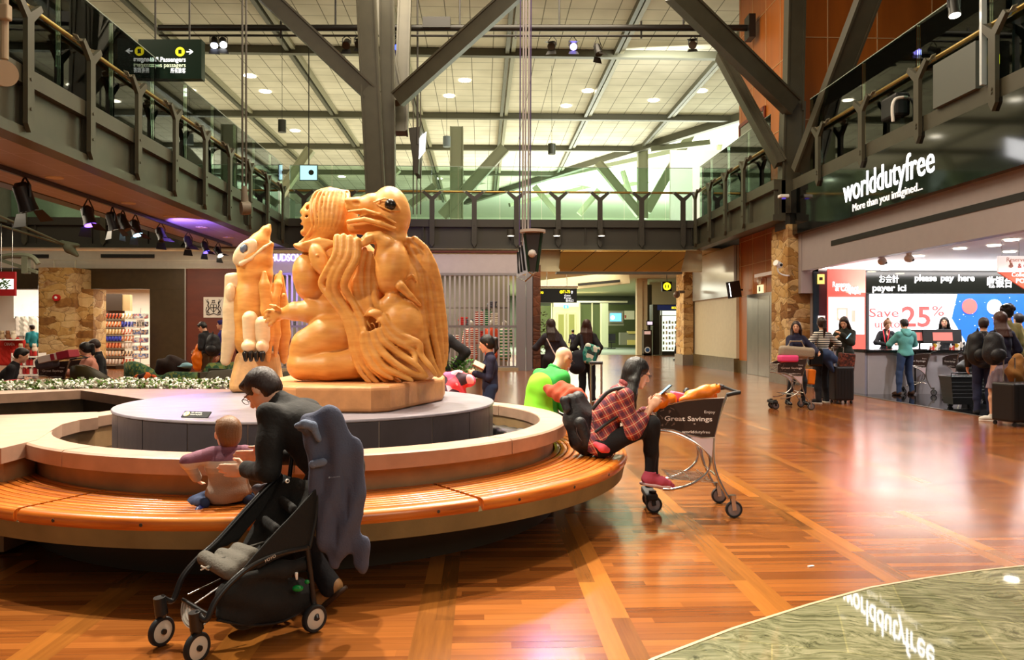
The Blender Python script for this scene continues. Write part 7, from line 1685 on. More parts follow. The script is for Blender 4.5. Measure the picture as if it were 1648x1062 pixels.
for (px, py, ax_, col, lb) in ((345, 68, (.3, -1, -1.2), '#dfe6ff', 'bright white stage lamp of the pair high at the left of the truss'), (359, 68, (.4, -1, -1), '#ffffff', 'right lamp of the bright pair high at the left of the truss'), (558, 70, (0, -1, -.8), None, 'dark stage lamp on the truss left of the big column'), (577, 70, (.2, -1, -.5), None, 'second dark stage lamp on the truss left of the big column'),
    (641, 72, (0, -1, -1), '#2a3ad8', 'dark stage lamp with a blue glint just right of the column'), (889, 73, (-.3, -1, -.6), None, 'dark stage lamp left of the lit violet one'), (922, 74, (0, -1, -.5), '#9a8cff', 'stage lamp glowing violet in the middle of the truss'), (962, 80, (.3, -.6, -1.4), None, 'long profile stage lamp right of the violet one'), (1115, 72, (-.3, -1, -.4), None, 'lone dark stage lamp near the right end of the truss')):
    stage_lamp(at(px, py, DT), ax_, lb, col, 1.25, (py - 57.5) / F * DT)
# track lamps under the bridge
tk = empty('light_track', label='dark lighting track under the left bridge', cat='track'); XT = -8.1; MB().bb((XT - .03, 5, ZS - .07), (XT + .03, 26.5, ZS + .01)).build('track', M('track_dark', '#2a1c1c', .4), tk); settle(tk)
for (px, py, ax_, col, s_, lb) in ((40, 318, (.2, .3, -1.1), None, 1.7, 'nearest and largest track lamp under the bridge, with open barn doors'), (142, 348, (.3, -.1, -1), '#7a4aff', 1.35, 'violet lit track lamp under the bridge'), (181, 356, (.2, .2, -1), None, 1.3, 'unlit track lamp right of the violet one'), (198, 358, (.5, 0, -1), None, 1.3, 'unlit track lamp beside the pale blue one'),
    (218, 367, (.4, -.1, -1), '#a8e4ff', 1.25, 'pale blue lit track lamp under the bridge'), (259, 377, (.5, -.3, -1), None, 1.2, 'fifth track lamp, right of the pale blue one'), (303, 390, (.4, -.3, -1), None, 1.15, 'small unlit track lamp before the last pair'), (330, 398, (.4, -.2, -1), '#4a3aff', 1.1, 'blue-violet lamp at the far end of the track'), (351, 405, (.6, -.3, -.8), '#fff0d8', 1.1, 'white lamp at the far end of the track')):
    c = atX(px, py, XT); c.z = min(c.z, ZS - .25); stage_lamp(c, ax_, lb, col, s_, ZS - .05 - c.z, barn=True)
for (px, py) in ((88, 287), (207, 328), (273, 349), (325, 367), (367, 383)):
    D = (ZS - CZ) * F / (531 - py); c = at(px, py, D); o = MB().cyl((c.x, c.y, ZS + .005), (c.x, c.y, ZS + .02), .15 if px < 300 else .16, n=28).build('ceiling_speaker', M('speaker_cream', '#e8d8b8', .5)); settle(o); tag(o, 'round cream disc in the soffit under the bridge', 'speaker', 'soffit discs under the bridge')
# cylinder pendants + can lights + ceiling spots
for i, (px, py, D, lb) in enumerate(((454, 203, 29, 'dark cylinder pendant hanging left of the steel column'), (719, 228, 34, 'pale blue-grey cylinder pendant right of the column'), (888, 240, 34, 'dark green cylinder pendant right of the cable bundle'))):
    r = empty('pendant_lamp', label=lb, cat='pendant'); a = at(px, py, D); MB().cyl(a - V((0, 0, .22)), a + V((0, 0, .22)), .14 if D < 30 else .16, n=24).build('cylinder', M(('pend_a', 'pend_b', 'pend_c')[i], ('#3a3f33', '#8a9aa0', '#34382c')[i], .5), r, smooth=True); MB().cyl(a, (a.x, a.y, 12.5), .008).build('cord', PLB, r); settle(r)
for px in (822, 896, 968):
    r = empty('can_light', label='small cylinder downlight under the back gallery', cat='light', group='can lights under the back gallery'); a = at(px, 376, 27.35); MB().lathe(a, [(.001, .14), (.13, .14), (.13, -.08), (.12, -.08)], 20).build('can', STEELD, r, smooth=True); MB().cyl(a - V((0, 0, .07)), a - V((0, 0, .06)), .12, n=20).build('lamp', LITL, r); MB().bb((a.x - .05, a.y + .1, a.z - .03), (a.x + .05, a.y + .62, a.z + .03)).build('bracket', STEELD, r); settle(r)
for (px, py) in ((748, 129), (723, 154), (946, 146), (911, 170), (1052, 161), (1009, 189), (1129, 146), (427, 147), (402, 122), (300, 152), (550, 284), (706, 287), (475, 291), (498, 270), (587, 119), (305, 145)):
    D = (12.49 - CZ) * F / (531 - py); c = at(px, py, D)
    if D > 60: D = 45; c = at(px, py, D)
    if c.z < 12: c.z = 12.49
    o = MB().cyl((c.x, c.y, 12.47), (c.x, c.y, 12.49), .26, n=24).build('ceiling_light', LITL); settle(o); tag(o, 'round recessed lamp in the tiled atrium ceiling', 'light', 'round lamps in the tiled ceiling')
# cables
cb = empty('cable_bundle', label='bundle of long pale vertical cables holding the hanging display', cat='cables'); 
for px, mt in ((836, 'a'), (841, 'b'), (845, 'b'), (850, 'b'), (853, 'a')): MB().cyl(at(px, 372 if px > 842 else 395, 15.0), at(px + 2, -40, 15.0), .016 if mt == 'b' else .012, n=8).build('cable', M('cable_pale' if mt == 'b' else 'cable_violet', '#c8c0c4' if mt == 'b' else '#6a5a8a', .4, .3), cb)
settle(cb)
for px, D, lb in ((390, 17.5, 'pair of dark vertical cables in front of the left bridge'),):
    r = empty('cable_pair', label=lb, cat='cables')
    for dx in (0, 6): MB().cyl(at(px + dx, 330, D), at(px + dx, -40, D), .022, n=8).build('cable', M('cable_dark', '#4a4438', .5), r)
    MB().tube([at(393, 300, D), at(395, 345, D)], [.06, .10], 12).build('winch_weight', M('winch_grey', '#7a7060', .5), r, smooth=True); MB().cyl(at(388, 335, D - .1), at(402, 335, D), .14, n=20).build('winch_drum', M('winch_grey', '#7a7060'), r); settle(r)
r = empty('winch', label='beige pulley and rod at the far upper left edge', cat='winch'); MB().cyl(at(7, 95, 10.4), at(7, -60, 10.4), .05, n=12).build('rod', M('beige_steel', '#a8967c', .5), r); MB().box(at(6, 20, 10.35), (.08, .06, .10), RC).build('clevis', M('beige_steel', '#a8967c'), r, bevel=.02); MB().cyl(at(0, 118, 10.4) - cam_r * .05, at(8, 118, 10.2), .16, n=24).build('pulley', M('beige_steel', '#a8967c'), r, smooth=True); settle(r)
for px in (672, 677, 683):
    pass
r = empty('cable_pair', label='group of thin dark cables right of the big column', cat='cables')
for px in (665, 671, 677): MB().cyl(at(px, 345, 25.5), at(px, 120, 25.5), .02, n=6).build('cable', M('cable_dark', '#4a4438'), r)
settle(r)
r = empty('hanging_monitor', label='wedge shaped monitor with a white screen hanging high right of the big column', cat='monitor'); c = at(672, 232, 25)
m = MB().slab([c + cam_r * x + V((0, 0, z)) for x, z in ((-.28, .5), (.08, .55), (.02, -.9), (-.1, -.9))], cam_f * .9); m.build('housing', STEELD, r); m = MB().slab([at(675, 222, 25) + cam_f * -.02, at(686, 212, 26.2), at(684, 243, 26.2), at(674, 256, 25)], cam_f * .02); m.build('screen', LITS, r); MB().cyl(c, (c.x, c.y, 12.4), .03).build('rod', STEELD, r); settle(r)
# hanging display board with wedge shape
hb = empty('hanging_display', label='wedge shaped hanging flight display seen end-on below the cable bundle', cat='display'); DD = 15.0
H = lambda x, y, D=DD: at(820 + x * .16, 350 + y * .16, D)
m = MB(); m.slab([H(150, 150), H(325, 150), H(275, 545), H(195, 545)], cam_f * .04 + cam_r * 0); m.build('end_panel', M('display_end', '#3a2f28', .4), hb)
m = MB(); m.slab([H(148, 150), H(195, 545), H(70, 600, DD + 2.6), H(75, 380, DD + 2.6)], cam_r * .02); m.build('screen_side', M('display_screens', '#b8b0a8', .25, .3, emit=.25), hb)
for t in (.2, .45, .7): a_, b_ = H(148, 200).lerp(H(75, 400, DD + 2.6), t), H(190, 520).lerp(H(72, 580, DD + 2.6), t); MB().cyl(a_ - cam_r * .02, b_ - cam_r * .02, .025).build('screen_divider', PLB, hb)
MB().tube([H(325, 150), H(275, 545)], .03, 8).build('rim', M('green_rim', '#1c3a24', .4), hb); MB().tube([H(150, 160), H(195, 545)], .025, 8).build('rim', M('green_rim', '#1c3a24'), hb)
m = MB(); m.lathe(H(233, 142), [(.001, .03), (.24, .03), (.24, -.02), (.001, -.02)], 28); m.build('cap_disc', M('pale_cap', '#d8d0c8', .4), hb); MB().ell(H(228, 362, DD - .1), (.075,) * 3, None, 16).build('ball_joint', WHI, hb, smooth=True); MB().tube([H(185, 370, DD - .08), H(275, 370, DD - .08)], .012).build('pin', WHI, hb)
m = MB(); m.tube([H(195, 545), H(230, 570), H(275, 545)], .02); m.tube([H(70, 600, DD + 2.6), H(160, 640, DD + .6), H(275, 540)], .015); m.build('lower_bracket', CHROME, hb); settle(hb)
# overhead direction sign seen through the glass
os_ = empty('overhead_sign', label='dark green hanging sign reading All Passengers behind the glass of the left bridge', cat='sign'); Ds = 17.2
O = lambda px, py: at(px, py, Ds)
MB().box((O(226, 66) + O(327, 129)) / 2, ((O(327, 66) - O(226, 66)).length / 2, .10, (O(226, 66).z - O(226, 129).z) / 2), RC).build('sign_box', M('sign_green', '#0f2a1e', .25), os_)
fo = -cam_f * .104; SW = M('sign_white_lit', '#ffffff', .5, emit=.9)
text('lettering', 'All Passengers', SW, os_, O(248, 102) + fo, cam_r, (0, 0, 1), .10, .003, fit=(O(302, 102) - O(248, 102)).length, bold=.004); text('lettering', 'Tous les passagers', M('sign_cream_lit', '#e8f0c8', .5, emit=.8), os_, O(233, 110.5) + fo, cam_r, (0, 0, 1), .09, .003, fit=(O(302, 110) - O(233, 110)).length); text('lettering', '所有旅客', SW, os_, O(278, 119.5) + fo, cam_r, (0, 0, 1), .085, .003, fit=(O(302, 119) - O(278, 119)).length)
c = O(293, 86) + fo; MB().cyl(c, c + fo * .03, .098, n=28).build('yellow_disc', M('yellow_lit', '#f4e020', .5, emit=1.4), os_); MB().box(c + fo * .05, (.035, .002, .045), RC).build('luggage_icon', M('sign_green', '#0f2a1e'), os_)
a = O(303, 86) + fo; b = O(313, 86) + fo; m = MB().bar(a, b, .004, .025, up=(0, 0, 1)); m.slab([O(309, 82) + fo, O(314.5, 86) + fo, O(309, 90) + fo, O(307, 90) + fo, O(311, 86) + fo, O(307, 82) + fo], fo * .03); m.build('arrow', SW, os_)
for px in (250, 305): a = O(px, 66); MB().cyl(a, (a.x, a.y, 12.4), .02).build('rod', STEELD, os_)
settle(os_)
# screen behind the left end of the back gallery
r = empty('info_screen', label='small pale blue screen behind the gallery glass near the steel column', cat='screen'); c = at(497, 278, 30); MB().box(c, (.34, .04, .30), RC).build('housing', STEELD, r); MB().box(c - cam_f * .045, (.31, .004, .27), RC).build('screen', M('screen_blue', '#b8d8f0', .3, emit=1.2), r); MB().cyl(c, (c.x, c.y, 12.5), .02).build('rod', STEELD, r); MB().cyl(c - cam_f * .05 + cam_r * .1, c - cam_f * .053 + cam_r * .1, .10, n=20).build('dark_logo', PLB, r); settle(r)

# ---------------------------------------------------------------- upper far hall: tree columns
for i, (parts, lb) in enumerate(((((1034, 352, 1034, 238, .55), (1040, 340, 1112, 214, .5), (1030, 345, 962, 262, .45)), 'pale tree column in the bright hall beyond the gallery, seen right of centre'), (((712, 348, 812, 238, .5), (735, 352, 735, 205, .6), (700, 300, 660, 330, .3)), 'greenish steel column and brace beyond the gallery, right of the big column'), (((932, 345, 964, 306, .4), (1016, 318, 1002, 275, .25), (900, 348, 860, 300, .3)), 'pale short brace beyond the gallery between the two hall columns'), (((1150, 268, 1158, 232, .3),), 'small slanted strut high in the bright hall'), (((560, 345, 640, 270, .4), (440, 330, 500, 240, .4)), 'olive braces beyond the gallery left of the big column'))):
    r = empty('steel_column', label=lb, cat='column'); Dn = (49, 40, 58, 56, 42)[i]
    for (x0, y0, x1, y1, w_) in parts: m = MB(); member(m, at(x0, y0, Dn), at(x1, y1, Dn), w_, .5); m.build('strut', M('hall_steel', '#9a9c80', .5) if i != 1 else M('hall_joist', '#7f8268', .5), r)
    settle(r)
struct('wall_hall_white', MB().box((at(1125, 300, 36)), (1.3, .1, 1.6), RC), M('hall_white', '#f0f0e4', .7))
# upper right gallery furniture
r = empty('kiosk', label='grey-green service kiosk with a white canopy behind the upper right glass', cat='kiosk'); c = at(1618, 95, 13.2)
MB().bb((c.x - .75, c.y - .4, ZF), (c.x + 1.3, c.y + .8, c.z + .15)).build('body', M('kiosk_grey', '#5a5f58', .5), r); MB().slab([c + V((-.3, -.5, .35)), c + V((1.3, -.5, .35)), c + V((1.3, .6, .55)), c + V((-.3, .6, .55))], V((0, 0, .12))).build('canopy', M('canopy_white', '#e8ece8', .4, emit=.3), r); MB().cyl(c + V((-.45, -.41, -.15)), c + V((-.45, -.43, -.15)), .08).build('yellow_disc', M('yellow_lit', '#f4e020'), r); MB().bb((c.x + .5, c.y - .42, ZF + .3), (c.x + 1.0, c.y - .4, c.z)).build('blue_screen', M('blue_screen', '#5a9ad8', .3, emit=.8), r); settle(r)
r = empty('curtain_roll', label='white gathered cloth column behind the upper right glass', cat='curtain'); c = at(1548, 120, 14.5); m = MB()
pf_ = [(.20 + .02 * math.sin(i * math.pi * .5), 0) for i in range(4)]
n = 40; vs0 = [V((c.x + (.24 + .02 * math.sin(k * 5)) * math.cos(2 * math.pi * k / n), c.y + (.24 + .02 * math.sin(k * 5)) * math.sin(2 * math.pi * k / n), 0)) for k in range(n)]
m.prism([(v.x, v.y) for v in vs0], ZF, c.z + .45); m.build('cloth', M('white_cloth', '#efeae0', .8), r, bevel=.02); settle(r)
r = empty('seat_bench', label='white and black chair behind the upper glass left of the curtain', cat='chair'); c = at(1465, 190, 15.8); MB().bb((c.x - .45, c.y - .3, ZF + .3), (c.x + .5, c.y + .3, ZF + .75)).build('seat', PLB, r, bevel=.05); MB().tube(smooth_path([tuple(c + V((-.5, -.3, -.15))), tuple(c + V((-.5, -.3, .2))), tuple(c + V((-.3, -.3, .32))), tuple(c + V((.5, -.3, .32)))]), .03, 8).build('armrest', WHI, r, smooth=True); MB().bb((c.x - .3, c.y - .2, ZF), (c.x + .3, c.y + .2, ZF + .3)).build('base', PLB, r); settle(r)
r = empty('glass_fin', label='tall bright aluminium mullion behind the upper right glass', cat='post'); a = at(1581, 100, 12.6); MB().bb((a.x - .03, a.y - .03, ZF), (a.x + .05, a.y + .03, 8.6)).build('mullion', M('bright_alu', '#d8e0e4', .3, .4), r); settle(r)
c = at(1535, 12, 13); stage_lamp(c, (0, -.2, -1), 'round lit lamp hanging above the upper right gallery', '#fff4e0', 1.0, .5, barn=False)

# ---------------------------------------------------------------- corridor furniture
ds = empty('direction_sign', label='dark hanging direction sign reading 71-78 at the corridor mouth', cat='sign'); Dc = 30
C_ = lambda px, py: at(px, py, Dc)
MB().box((C_(862, 464) + C_(928, 487)) / 2, ((C_(928, 0) - C_(862, 0)).length / 2, .1, (C_(0, 464).z - C_(0, 487).z) / 2), RC).build('sign_box', M('sign_dark', '#0e1a12', .3), ds); fo = -cam_f * .104
YL = M('yellow_lit', '#f4e020'); text('lettering', '71-78', YL, ds, C_(905.5, 472) + fo, cam_r, (0, 0, 1), .11, .003, fit=(C_(917, 0) - C_(905.5, 0)).length, bold=.006); c = C_(903, 470) + fo; MB().cyl(c, c + fo * .03, .06, n=20).build('gate_disc', YL, ds)
text('lettering', 'Gates', SW, ds, C_(908, 477) + fo, cam_r, (0, 0, 1), .07, .003); text('lettering', 'Portes', SW, ds, C_(908, 481) + fo, cam_r, (0, 0, 1), .07, .003); text('lettering', '登机口', SW, ds, C_(910, 485.5) + fo, cam_r, (0, 0, 1), .07, .003); text('lettering', '90', YL, ds, C_(869, 473) + fo, cam_r, (0, 0, 1), .09, .003, bold=.006)
a = C_(919.5, 473) + fo; MB().slab([a, a + cam_r * .03, a + cam_r * .03 + V((0, 0, .06)), a + cam_r * .06 + V((0, 0, .06)), a + cam_r * .015 + V((0, 0, .12)), a - cam_r * .03 + V((0, 0, .06)), a + V((0, 0, .06))], fo * .03).build('arrow', SW, ds)
MB().cyl(C_(864, 461.5), C_(930, 461.5), .04).build('rail', CHROME, ds)
for px in (880, 912): a = C_(px, 461); MB().cyl(a, (a.x, a.y, 4.18), .015).build('rod', CHROME, ds)
settle(ds)
rs = empty('restroom_sign', label='small black hanging sign with a yellow restroom disc in the corridor', cat='sign'); c = at(1073, 461, 40); MB().box(c, (.24, .08, .24), RC).build('sign_box', PLB, rs); MB().cyl(c - cam_f * .085, c - cam_f * .09, .19, n=28).build('yellow_disc', YL, rs)
for dx in (-.06, .06): MB().box(c - cam_f * .095 + cam_r * dx, (.025, .003, .08), RC).build('figure_icon', PLB, rs)
MB().cyl(c, (c.x, c.y, 4.18), .015).build('rod', STEELD, rs); settle(rs)
r = empty('ceiling_device', label='dark round camera bracketed on the corridor pillar', cat='camera'); c = at(1089, 474, 31); MB().ell(c, (.13, .13, .14)).build('dome', M('taupe_dome', '#6a5448', .4), r, smooth=True); MB().cyl(c + V((.1, .1, .1)), c + V((.35, .3, .12)), .06).build('arm', M('taupe_dome', '#6a5448'), r); settle(r)
fr_ = empty('vending_cooler', label='glass-fronted lit cooler beside the corridor pillar', cat='cooler'); Yc = 43.2
def rc(root, nm, px0, py0, px1, py1, Y, th, mt): return rect(MB(), px0, py0, px1, py1, Y, th).build(nm, mt, root)
rc(fr_, 'cabinet', 1051, 490, 1112, 571, Yc, .9, M('cooler_dark', '#2a2e28', .4)); rc(fr_, 'header', 1058, 491, 1112, 499, Yc - .03, .03, M('navy_header', '#24346a', .4, emit=.15)); rc(fr_, 'lit_interior', 1065, 508, 1110, 566, Yc - .02, .03, M('cooler_glow', '#e8f4e0', .5, emit=.8)); rc(fr_, 'lamp_strip', 1063, 500, 1110, 507, Yc - .02, .02, M('cooler_glow', '#e8f4e0'))
for x in (1061.5, 1064, 1088.5): rc(fr_, 'door_frame', x, 499, x + 1.6, 571, Yc - .08, .05, M('cooler_frame', '#8a9488', .4, .3))
rc(fr_, 'kick_plate', 1064, 565, 1112, 571, Yc - .06, .04, M('cooler_dark', '#2a2e28')); p_ = atY(1081, 497, Yc - .04); text('lettering', 'BEST BUY', M('yellow_lit', '#f4e020'), fr_, p_, (1, 0, 0), (0, 0, 1), .12, .003); settle(fr_)
k = 0
for row in range(6):
    for cx_ in range(8):
        px = 1068 + cx_ * 4.8; py = 521 + row * 8.4
        if abs(px - 1089) < 1.5: continue
        a = atY(px, py, Yc - .05); o = MB().bb((a.x - .045, Yc - .05, a.z), (a.x + .045, Yc - .025, a.z + .12 + .03 * ((k * 7) % 3))).build('boxed_item', M('item_%d' % (k % 4), ('#a8b8a0', '#eef2e4', '#8a9a84', '#ccd4ac')[k % 4], .5)); settle(o); tag(o, 'small packaged item on a shelf of the lit cooler', 'packet', 'items in the lit cooler'); k += 1
ks = empty('self_service_kiosk', label='dark slim kiosk with a small screen left of the lit cooler', cat='kiosk'); rc(ks, 'body', 1036, 531, 1049, 571, 42.8, .5, M('kiosk_brown', '#2e241a', .4)); rc(ks, 'base', 1036, 569, 1049, 574, 42.8, .5, PLB); rc(ks, 'upper_screen', 1041, 516, 1051, 524, 42.8, .2, PLB); rc(ks, 'screen_picture', 1042, 517.5, 1050, 522.5, 42.77, .02, M('kiosk_picture', '#c8b8c8', .3, emit=.9)); rc(ks, 'shelf_screen', 1037, 533, 1047, 538, 42.77, .02, M('kiosk_pale', '#c8a8a0', .3, emit=.4)); rc(ks, 'post', 1044, 523, 1047, 532, 42.9, .1, PLB)
a = atY(1042, 563, 42.77); MB().cyl(a, a + V((0, -.02, 0)), .16, n=24).build('round_logo', M('logo_white', '#dfe8f0', .5), ks); MB().cyl(a + V((0, -.02, 0)), a + V((0, -.03, 0)), .11, n=24).build('logo_centre', M('logo_blue', '#2a5a9a', .5), ks); settle(ks)
of = empty('office_facade', label='pale office front with double doors and glass panes at the far end of the corridor', cat='office'); Yo = 60
CRM = M('office_cream', '#d8d2a4', .6); GL2 = M('office_glass', '#55603c', .1, spec=.8)
rc(of, 'pane', 866, 492, 887, 559, Yo + .3, .05, GL2); rc(of, 'pane', 935, 490, 966, 559, Yo + .3, .05, GL2); rc(of, 'pane', 979, 490, 1024, 559, Yo + 2.5, .05, GL2)
for x in (865, 887, 932, 952, 966): rc(of, 'mullion', x, 488, x + 2, 559, Yo + .1, .1, CRM)
rc(of, 'door_surround', 890, 494, 934, 559, Yo + .2, .1, CRM)
for x0 in (896, 913): d_ = rc(of, 'door', x0, 503, x0 + 14, 559, Yo, .1, M('door_cream', '#c8c08c', .5)); rc(d_, 'door_glass', x0 + 2.5, 506, x0 + 11.5, 545, Yo - .02, .02, M('office_glass2', '#8a8a50', .1)); 
rc(of, 'grey_wall', 979, 500, 1004, 524, Yo + .4, .1, M('office_grey', '#8f8f78', .6)); rc(of, 'desk_wall', 998, 535, 1025, 555, Yo - 1, .6, M('desk_grey', '#7f7f6c', .5)); rc(of, 'desk_top', 1011, 533, 1026, 537, Yo - 1.1, .6, M('desk_yellow', '#c8b868', .5)); rc(of, 'desk_step', 1010, 547, 1026, 555, Yo - 1.2, .6, M('desk_yellow', '#c8b868'))
settle(of)
r = empty('exit_sign', label='small blue-green lit exit sign above the far double doors', cat='sign'); rc(r, 'box', 907, 491, 915, 496, Yo - .3, .1, M('exit_green', '#3ab8a8', .5, emit=1.6)); rc(r, 'runner_icon', 910, 492, 912, 495, Yo - .33, .02, WHI); settle(r)
r = empty('info_screen', label='blue lit information screen on the far office wall', cat='screen'); rc(r, 'frame', 979, 502, 1003, 519, Yo + .2, .1, M('screen_frame', '#9a9478', .5)); rc(r, 'screen', 982, 504, 1000, 517, Yo + .15, .05, M('blue_lit', '#5aa0e0', .4, emit=1.5)); a = atY(986, 511, Yo + .14); MB().cyl(a, a - V((0, .02, 0)), .16, n=20).build('white_disc', LIT, r); settle(r)
r = empty('notice_board', label='white notice board right of the far blue screen', cat='notice board'); rc(r, 'board', 1005, 500, 1021, 514, Yo + .1, .05, M('board_white', '#dcd8bc', .6)); rc(r, 'red_tag', 1005.5, 507, 1007, 512, Yo + .05, .05, M('red_cloth', '#b8342a')); settle(r)
r = empty('office_chair', label='dark office chair far away at the office desk', cat='chair'); c = atY(984, 555, Yo - 2); MB().bb((c.x - .25, c.y - .25, .45), (c.x + .25, c.y + .25, .55)).build('seat', DKT, r); MB().bb((c.x - .25, c.y - .3, .6), (c.x + .25, c.y - .22, 1.1)).build('backrest', DKT, r); MB().cyl((c.x, c.y, .05), (c.x, c.y, .45), .03).build('stem', PLB, r); MB().bar((c.x - .3, c.y, .05), (c.x + .3, c.y, .05), .06, .05).build('base', PLB, r); settle(r)
r = empty('potted_plant', label='dim green plant beside the dark stone pillar in the corridor', cat='plant'); c = at(873, 531, 29.5); c.z = 0; MB().lathe(c, [(.001, 0), (.16, 0), (.2, .5), (.001, .5)], 16).build('pot', PLB, r); m = MB()
for i in range(200):
    a, z = rnd.uniform(0, 6.28), rnd.uniform(.5, 2.0); p = c + V((rnd.uniform(0, .2) * math.cos(a), rnd.uniform(0, .2) * math.sin(a), z)); d_ = V((math.cos(a), math.sin(a), .5)) * .12; sd = d_.cross(V((0, 0, 1))).normalized() * .03; m._add([p, p + d_ * .5 + sd, p + d_, p + d_ * .5 - sd], [(0, 1, 2, 3)])
m.build('foliage', M('dim_leaf', '#4a5a20', .7), r, fix=False); settle(r)
# ---------------------------------------------------------------- left side: lounge and souvenir shop
# crest plaque
r = empty('crest_plaque', label='square white plaque with a black heraldic crest on the red-brown wall', cat='plaque'); Yp = YB - .08
rc(r, 'plate', 327.5, 478, 359.5, 511, Yp, .03, M('plaque_white', '#e0d8cc', .5)); INK = M('crest_ink', '#1c1614', .6)
cp = atY(343.5, 495, Yp - .01); m = MB()
def el_(pts, r_=.012): m.tube([cp + V((x, 0, z)) for x, z in pts], r_, 6)
el_([(-.10, .10), (-.10, -.04), (0, -.16), (.10, -.04), (.10, .10), (-.10, .10)], .010); el_([(0, .10), (0, -.14)], .014); el_([(-.1, .0), (.1, .0)], .014)
for s_ in (-1, 1):
    el_([(s_ * x, z) for x, z in ((.14, -.20), (.20, -.12), (.14, -.02), (.19, .08), (.16, .16), (.22, .20))], .018); el_([(s_ * x, z) for x, z in ((.22, .02), (.25, -.08), (.21, -.2))], .012); el_([(s_ * x, z) for x, z in ((.16, .18), (.20, .26), (.17, .29))], .008); el_([(s_ * x, z) for x, z in ((.2, .2), (.26, .27))], .008); el_([(s_ * x, z) for x, z in ((.05, -.21), (.15, -.25), (.24, -.22))], .014)
el_([(-.06, .14), (-.03, .2), (0, .15), (.03, .2), (.06, .14)], .012); el_([(-.05, .24), (.05, .24)], .016); el_([(-.08, -.22), (0, -.19), (.08, -.22)], .012)
m.build('crest', INK, r); settle(r)
r = empty('fire_alarm', label='round red fire alarm on the wide stone pillar', cat='alarm'); c = atY(91, 479, 26.35); MB().cyl(c + V((0, .06, 0)), c - V((0, .05, 0)), .11, n=20).build('base', M('alarm_red', '#c01818', .4), r); MB().ell(c - V((0, .05, 0)), (.05, .03, .05)).build('lamp', WHI, r); settle(r)
# red shop sign with picture at the left edge
r = empty('shop_sign', label='dark red hanging shop sign with a lit picture at the left edge', cat='sign'); Yl = 21.5
rc(r, 'board', -30, 437, 24, 476, Yl, .08, M('sign_red', '#8a1014', .4)); rc(r, 'picture', -20, 449, 21, 465, Yl - .02, .02, M('picture_glow', '#f4f0e4', .5, emit=1.6)); m = MB()
for i in range(26): a = atY(rnd.uniform(-8, 16), rnd.uniform(449, 464), Yl - .04); m.ell(a, (.06, .01, .02), roty(rnd.uniform(-60, 60)), 6)
m.build('leaf_print', M('leaf_print', '#3a5a30', .7), r)
for px in (2, 20): a = atY(px, 437, Yl); MB().cyl(a, (a.x, a.y, ZS), .01).build('rod', CHROME, r)
settle(r)
# display wall of snack bags
ds_ = empty('display_rack', label='tall rack of snack bags in the souvenir shop doorway', cat='rack'); Yr = 29.2
rc(ds_, 'back_board', 160, 473, 200, 597, Yr + .35, .05, M('rack_brown', '#5a3a24', .5)); rc(ds_, 'top_box', 168, 473, 196, 500, Yr + .1, .25, M('rack_dark', '#3a2a1c', .5)); rc(ds_, 'top_side', 196, 474, 209, 500, Yr + .15, .2, M('rack_tan', '#b89a6c', .5)); rc(ds_, 'base', 186, 588, 204, 597, Yr - .2, .4, M('rack_dark', '#3a2a1c'))
for py in (514, 527, 539, 550, 561, 574, 587): rc(ds_, 'shelf', 158, py, 218, py + 1.2, Yr - .05, .35, M('rack_steel', '#b8b0a0', .4, .4))
settle(ds_)
cols_ = (('#c8502a', '#3a2420', '#f0d8b8'), ('#e0702a', '#f4e4c8', '#b83a1c'), ('#f0e0b8', '#d8a860', '#f4f0e4'), ('#2a3ac0', '#5a68e0', '#1a2070'), ('#f0a078', '#d85a2a', '#fff0e0'), ('#f4c8a0', '#f0e8d8', '#d87a50'), ('#f4f0ea', '#e0c8b8', '#f8f4f0'))
for row, py in enumerate((513, 526, 538, 549, 560, 573, 586)):
    for cx_ in range(11):
        px = 162 + cx_ * 5.2; a = atY(px, py, Yr); mt = patches('bag_print_%d_%d' % (row, cx_ // 4), cols_[row] if cx_ < 7 else cols_[(row + 2) % 7][::-1], 14, .4)
        o = MB().grid(lambda u, v: a + V(((u - .5) * .095, -.03 * math.sin(u * math.pi) * math.sin(v * math.pi) - .02, v * .19)), 4, 5).build('snack_bag', mt, smooth=True, solid=.012); settle(o); tag(o, 'small printed snack bag hanging in the doorway rack', 'bag', 'snack bags in the doorway rack')
# postcard spinner right of it
sp = empty('card_spinner', label='white wire spinner of postcards at the right of the souvenir doorway', cat='rack'); c = at(226, 531, 26.3); MB().cyl((c.x, c.y, .02), (c.x, c.y, 2.1), .02).build('pole', WHI, sp); MB().cyl((c.x, c.y, 0), (c.x, c.y, .03), .28, n=24).build('base', WHI, sp)
for i in range(6):
    z = .45 + i * .26
    MB().lathe((c.x, c.y, z), [(.20, 0), (.24, .02), (.24, .16)], 12).build('card_tier', patches('cards_%d' % (i % 3), (['#e8e0e0', '#8a9ad0', '#f0c8a0', '#6a7aa8'], ['#e8a060', '#f4f0f0', '#a8b8e0', '#5a5a80'], ['#d8e0f0', '#f0a0a0', '#8a8ac0', '#f8f8f4'])[i % 3], 18), sp)
p_ = at(221, 524, 26.2); rc(sp, 'price_sign', 219, 512, 232, 528, 26.1, .02, M('price_white', '#f0e0d4', .5)); p_ = atY(220.5, 525, 26.08); text('lettering', '$12.99', INK, sp, p_, (1, 0, 0), (0, 0, 1), .14, .002, fit=.22, bold=.004); p_ = atY(221, 517, 26.08); text('lettering', 'T-SHIRTS', INK, sp, p_, (1, 0, 0), (0, 0, 1), .035, .002, fit=.20); settle(sp)
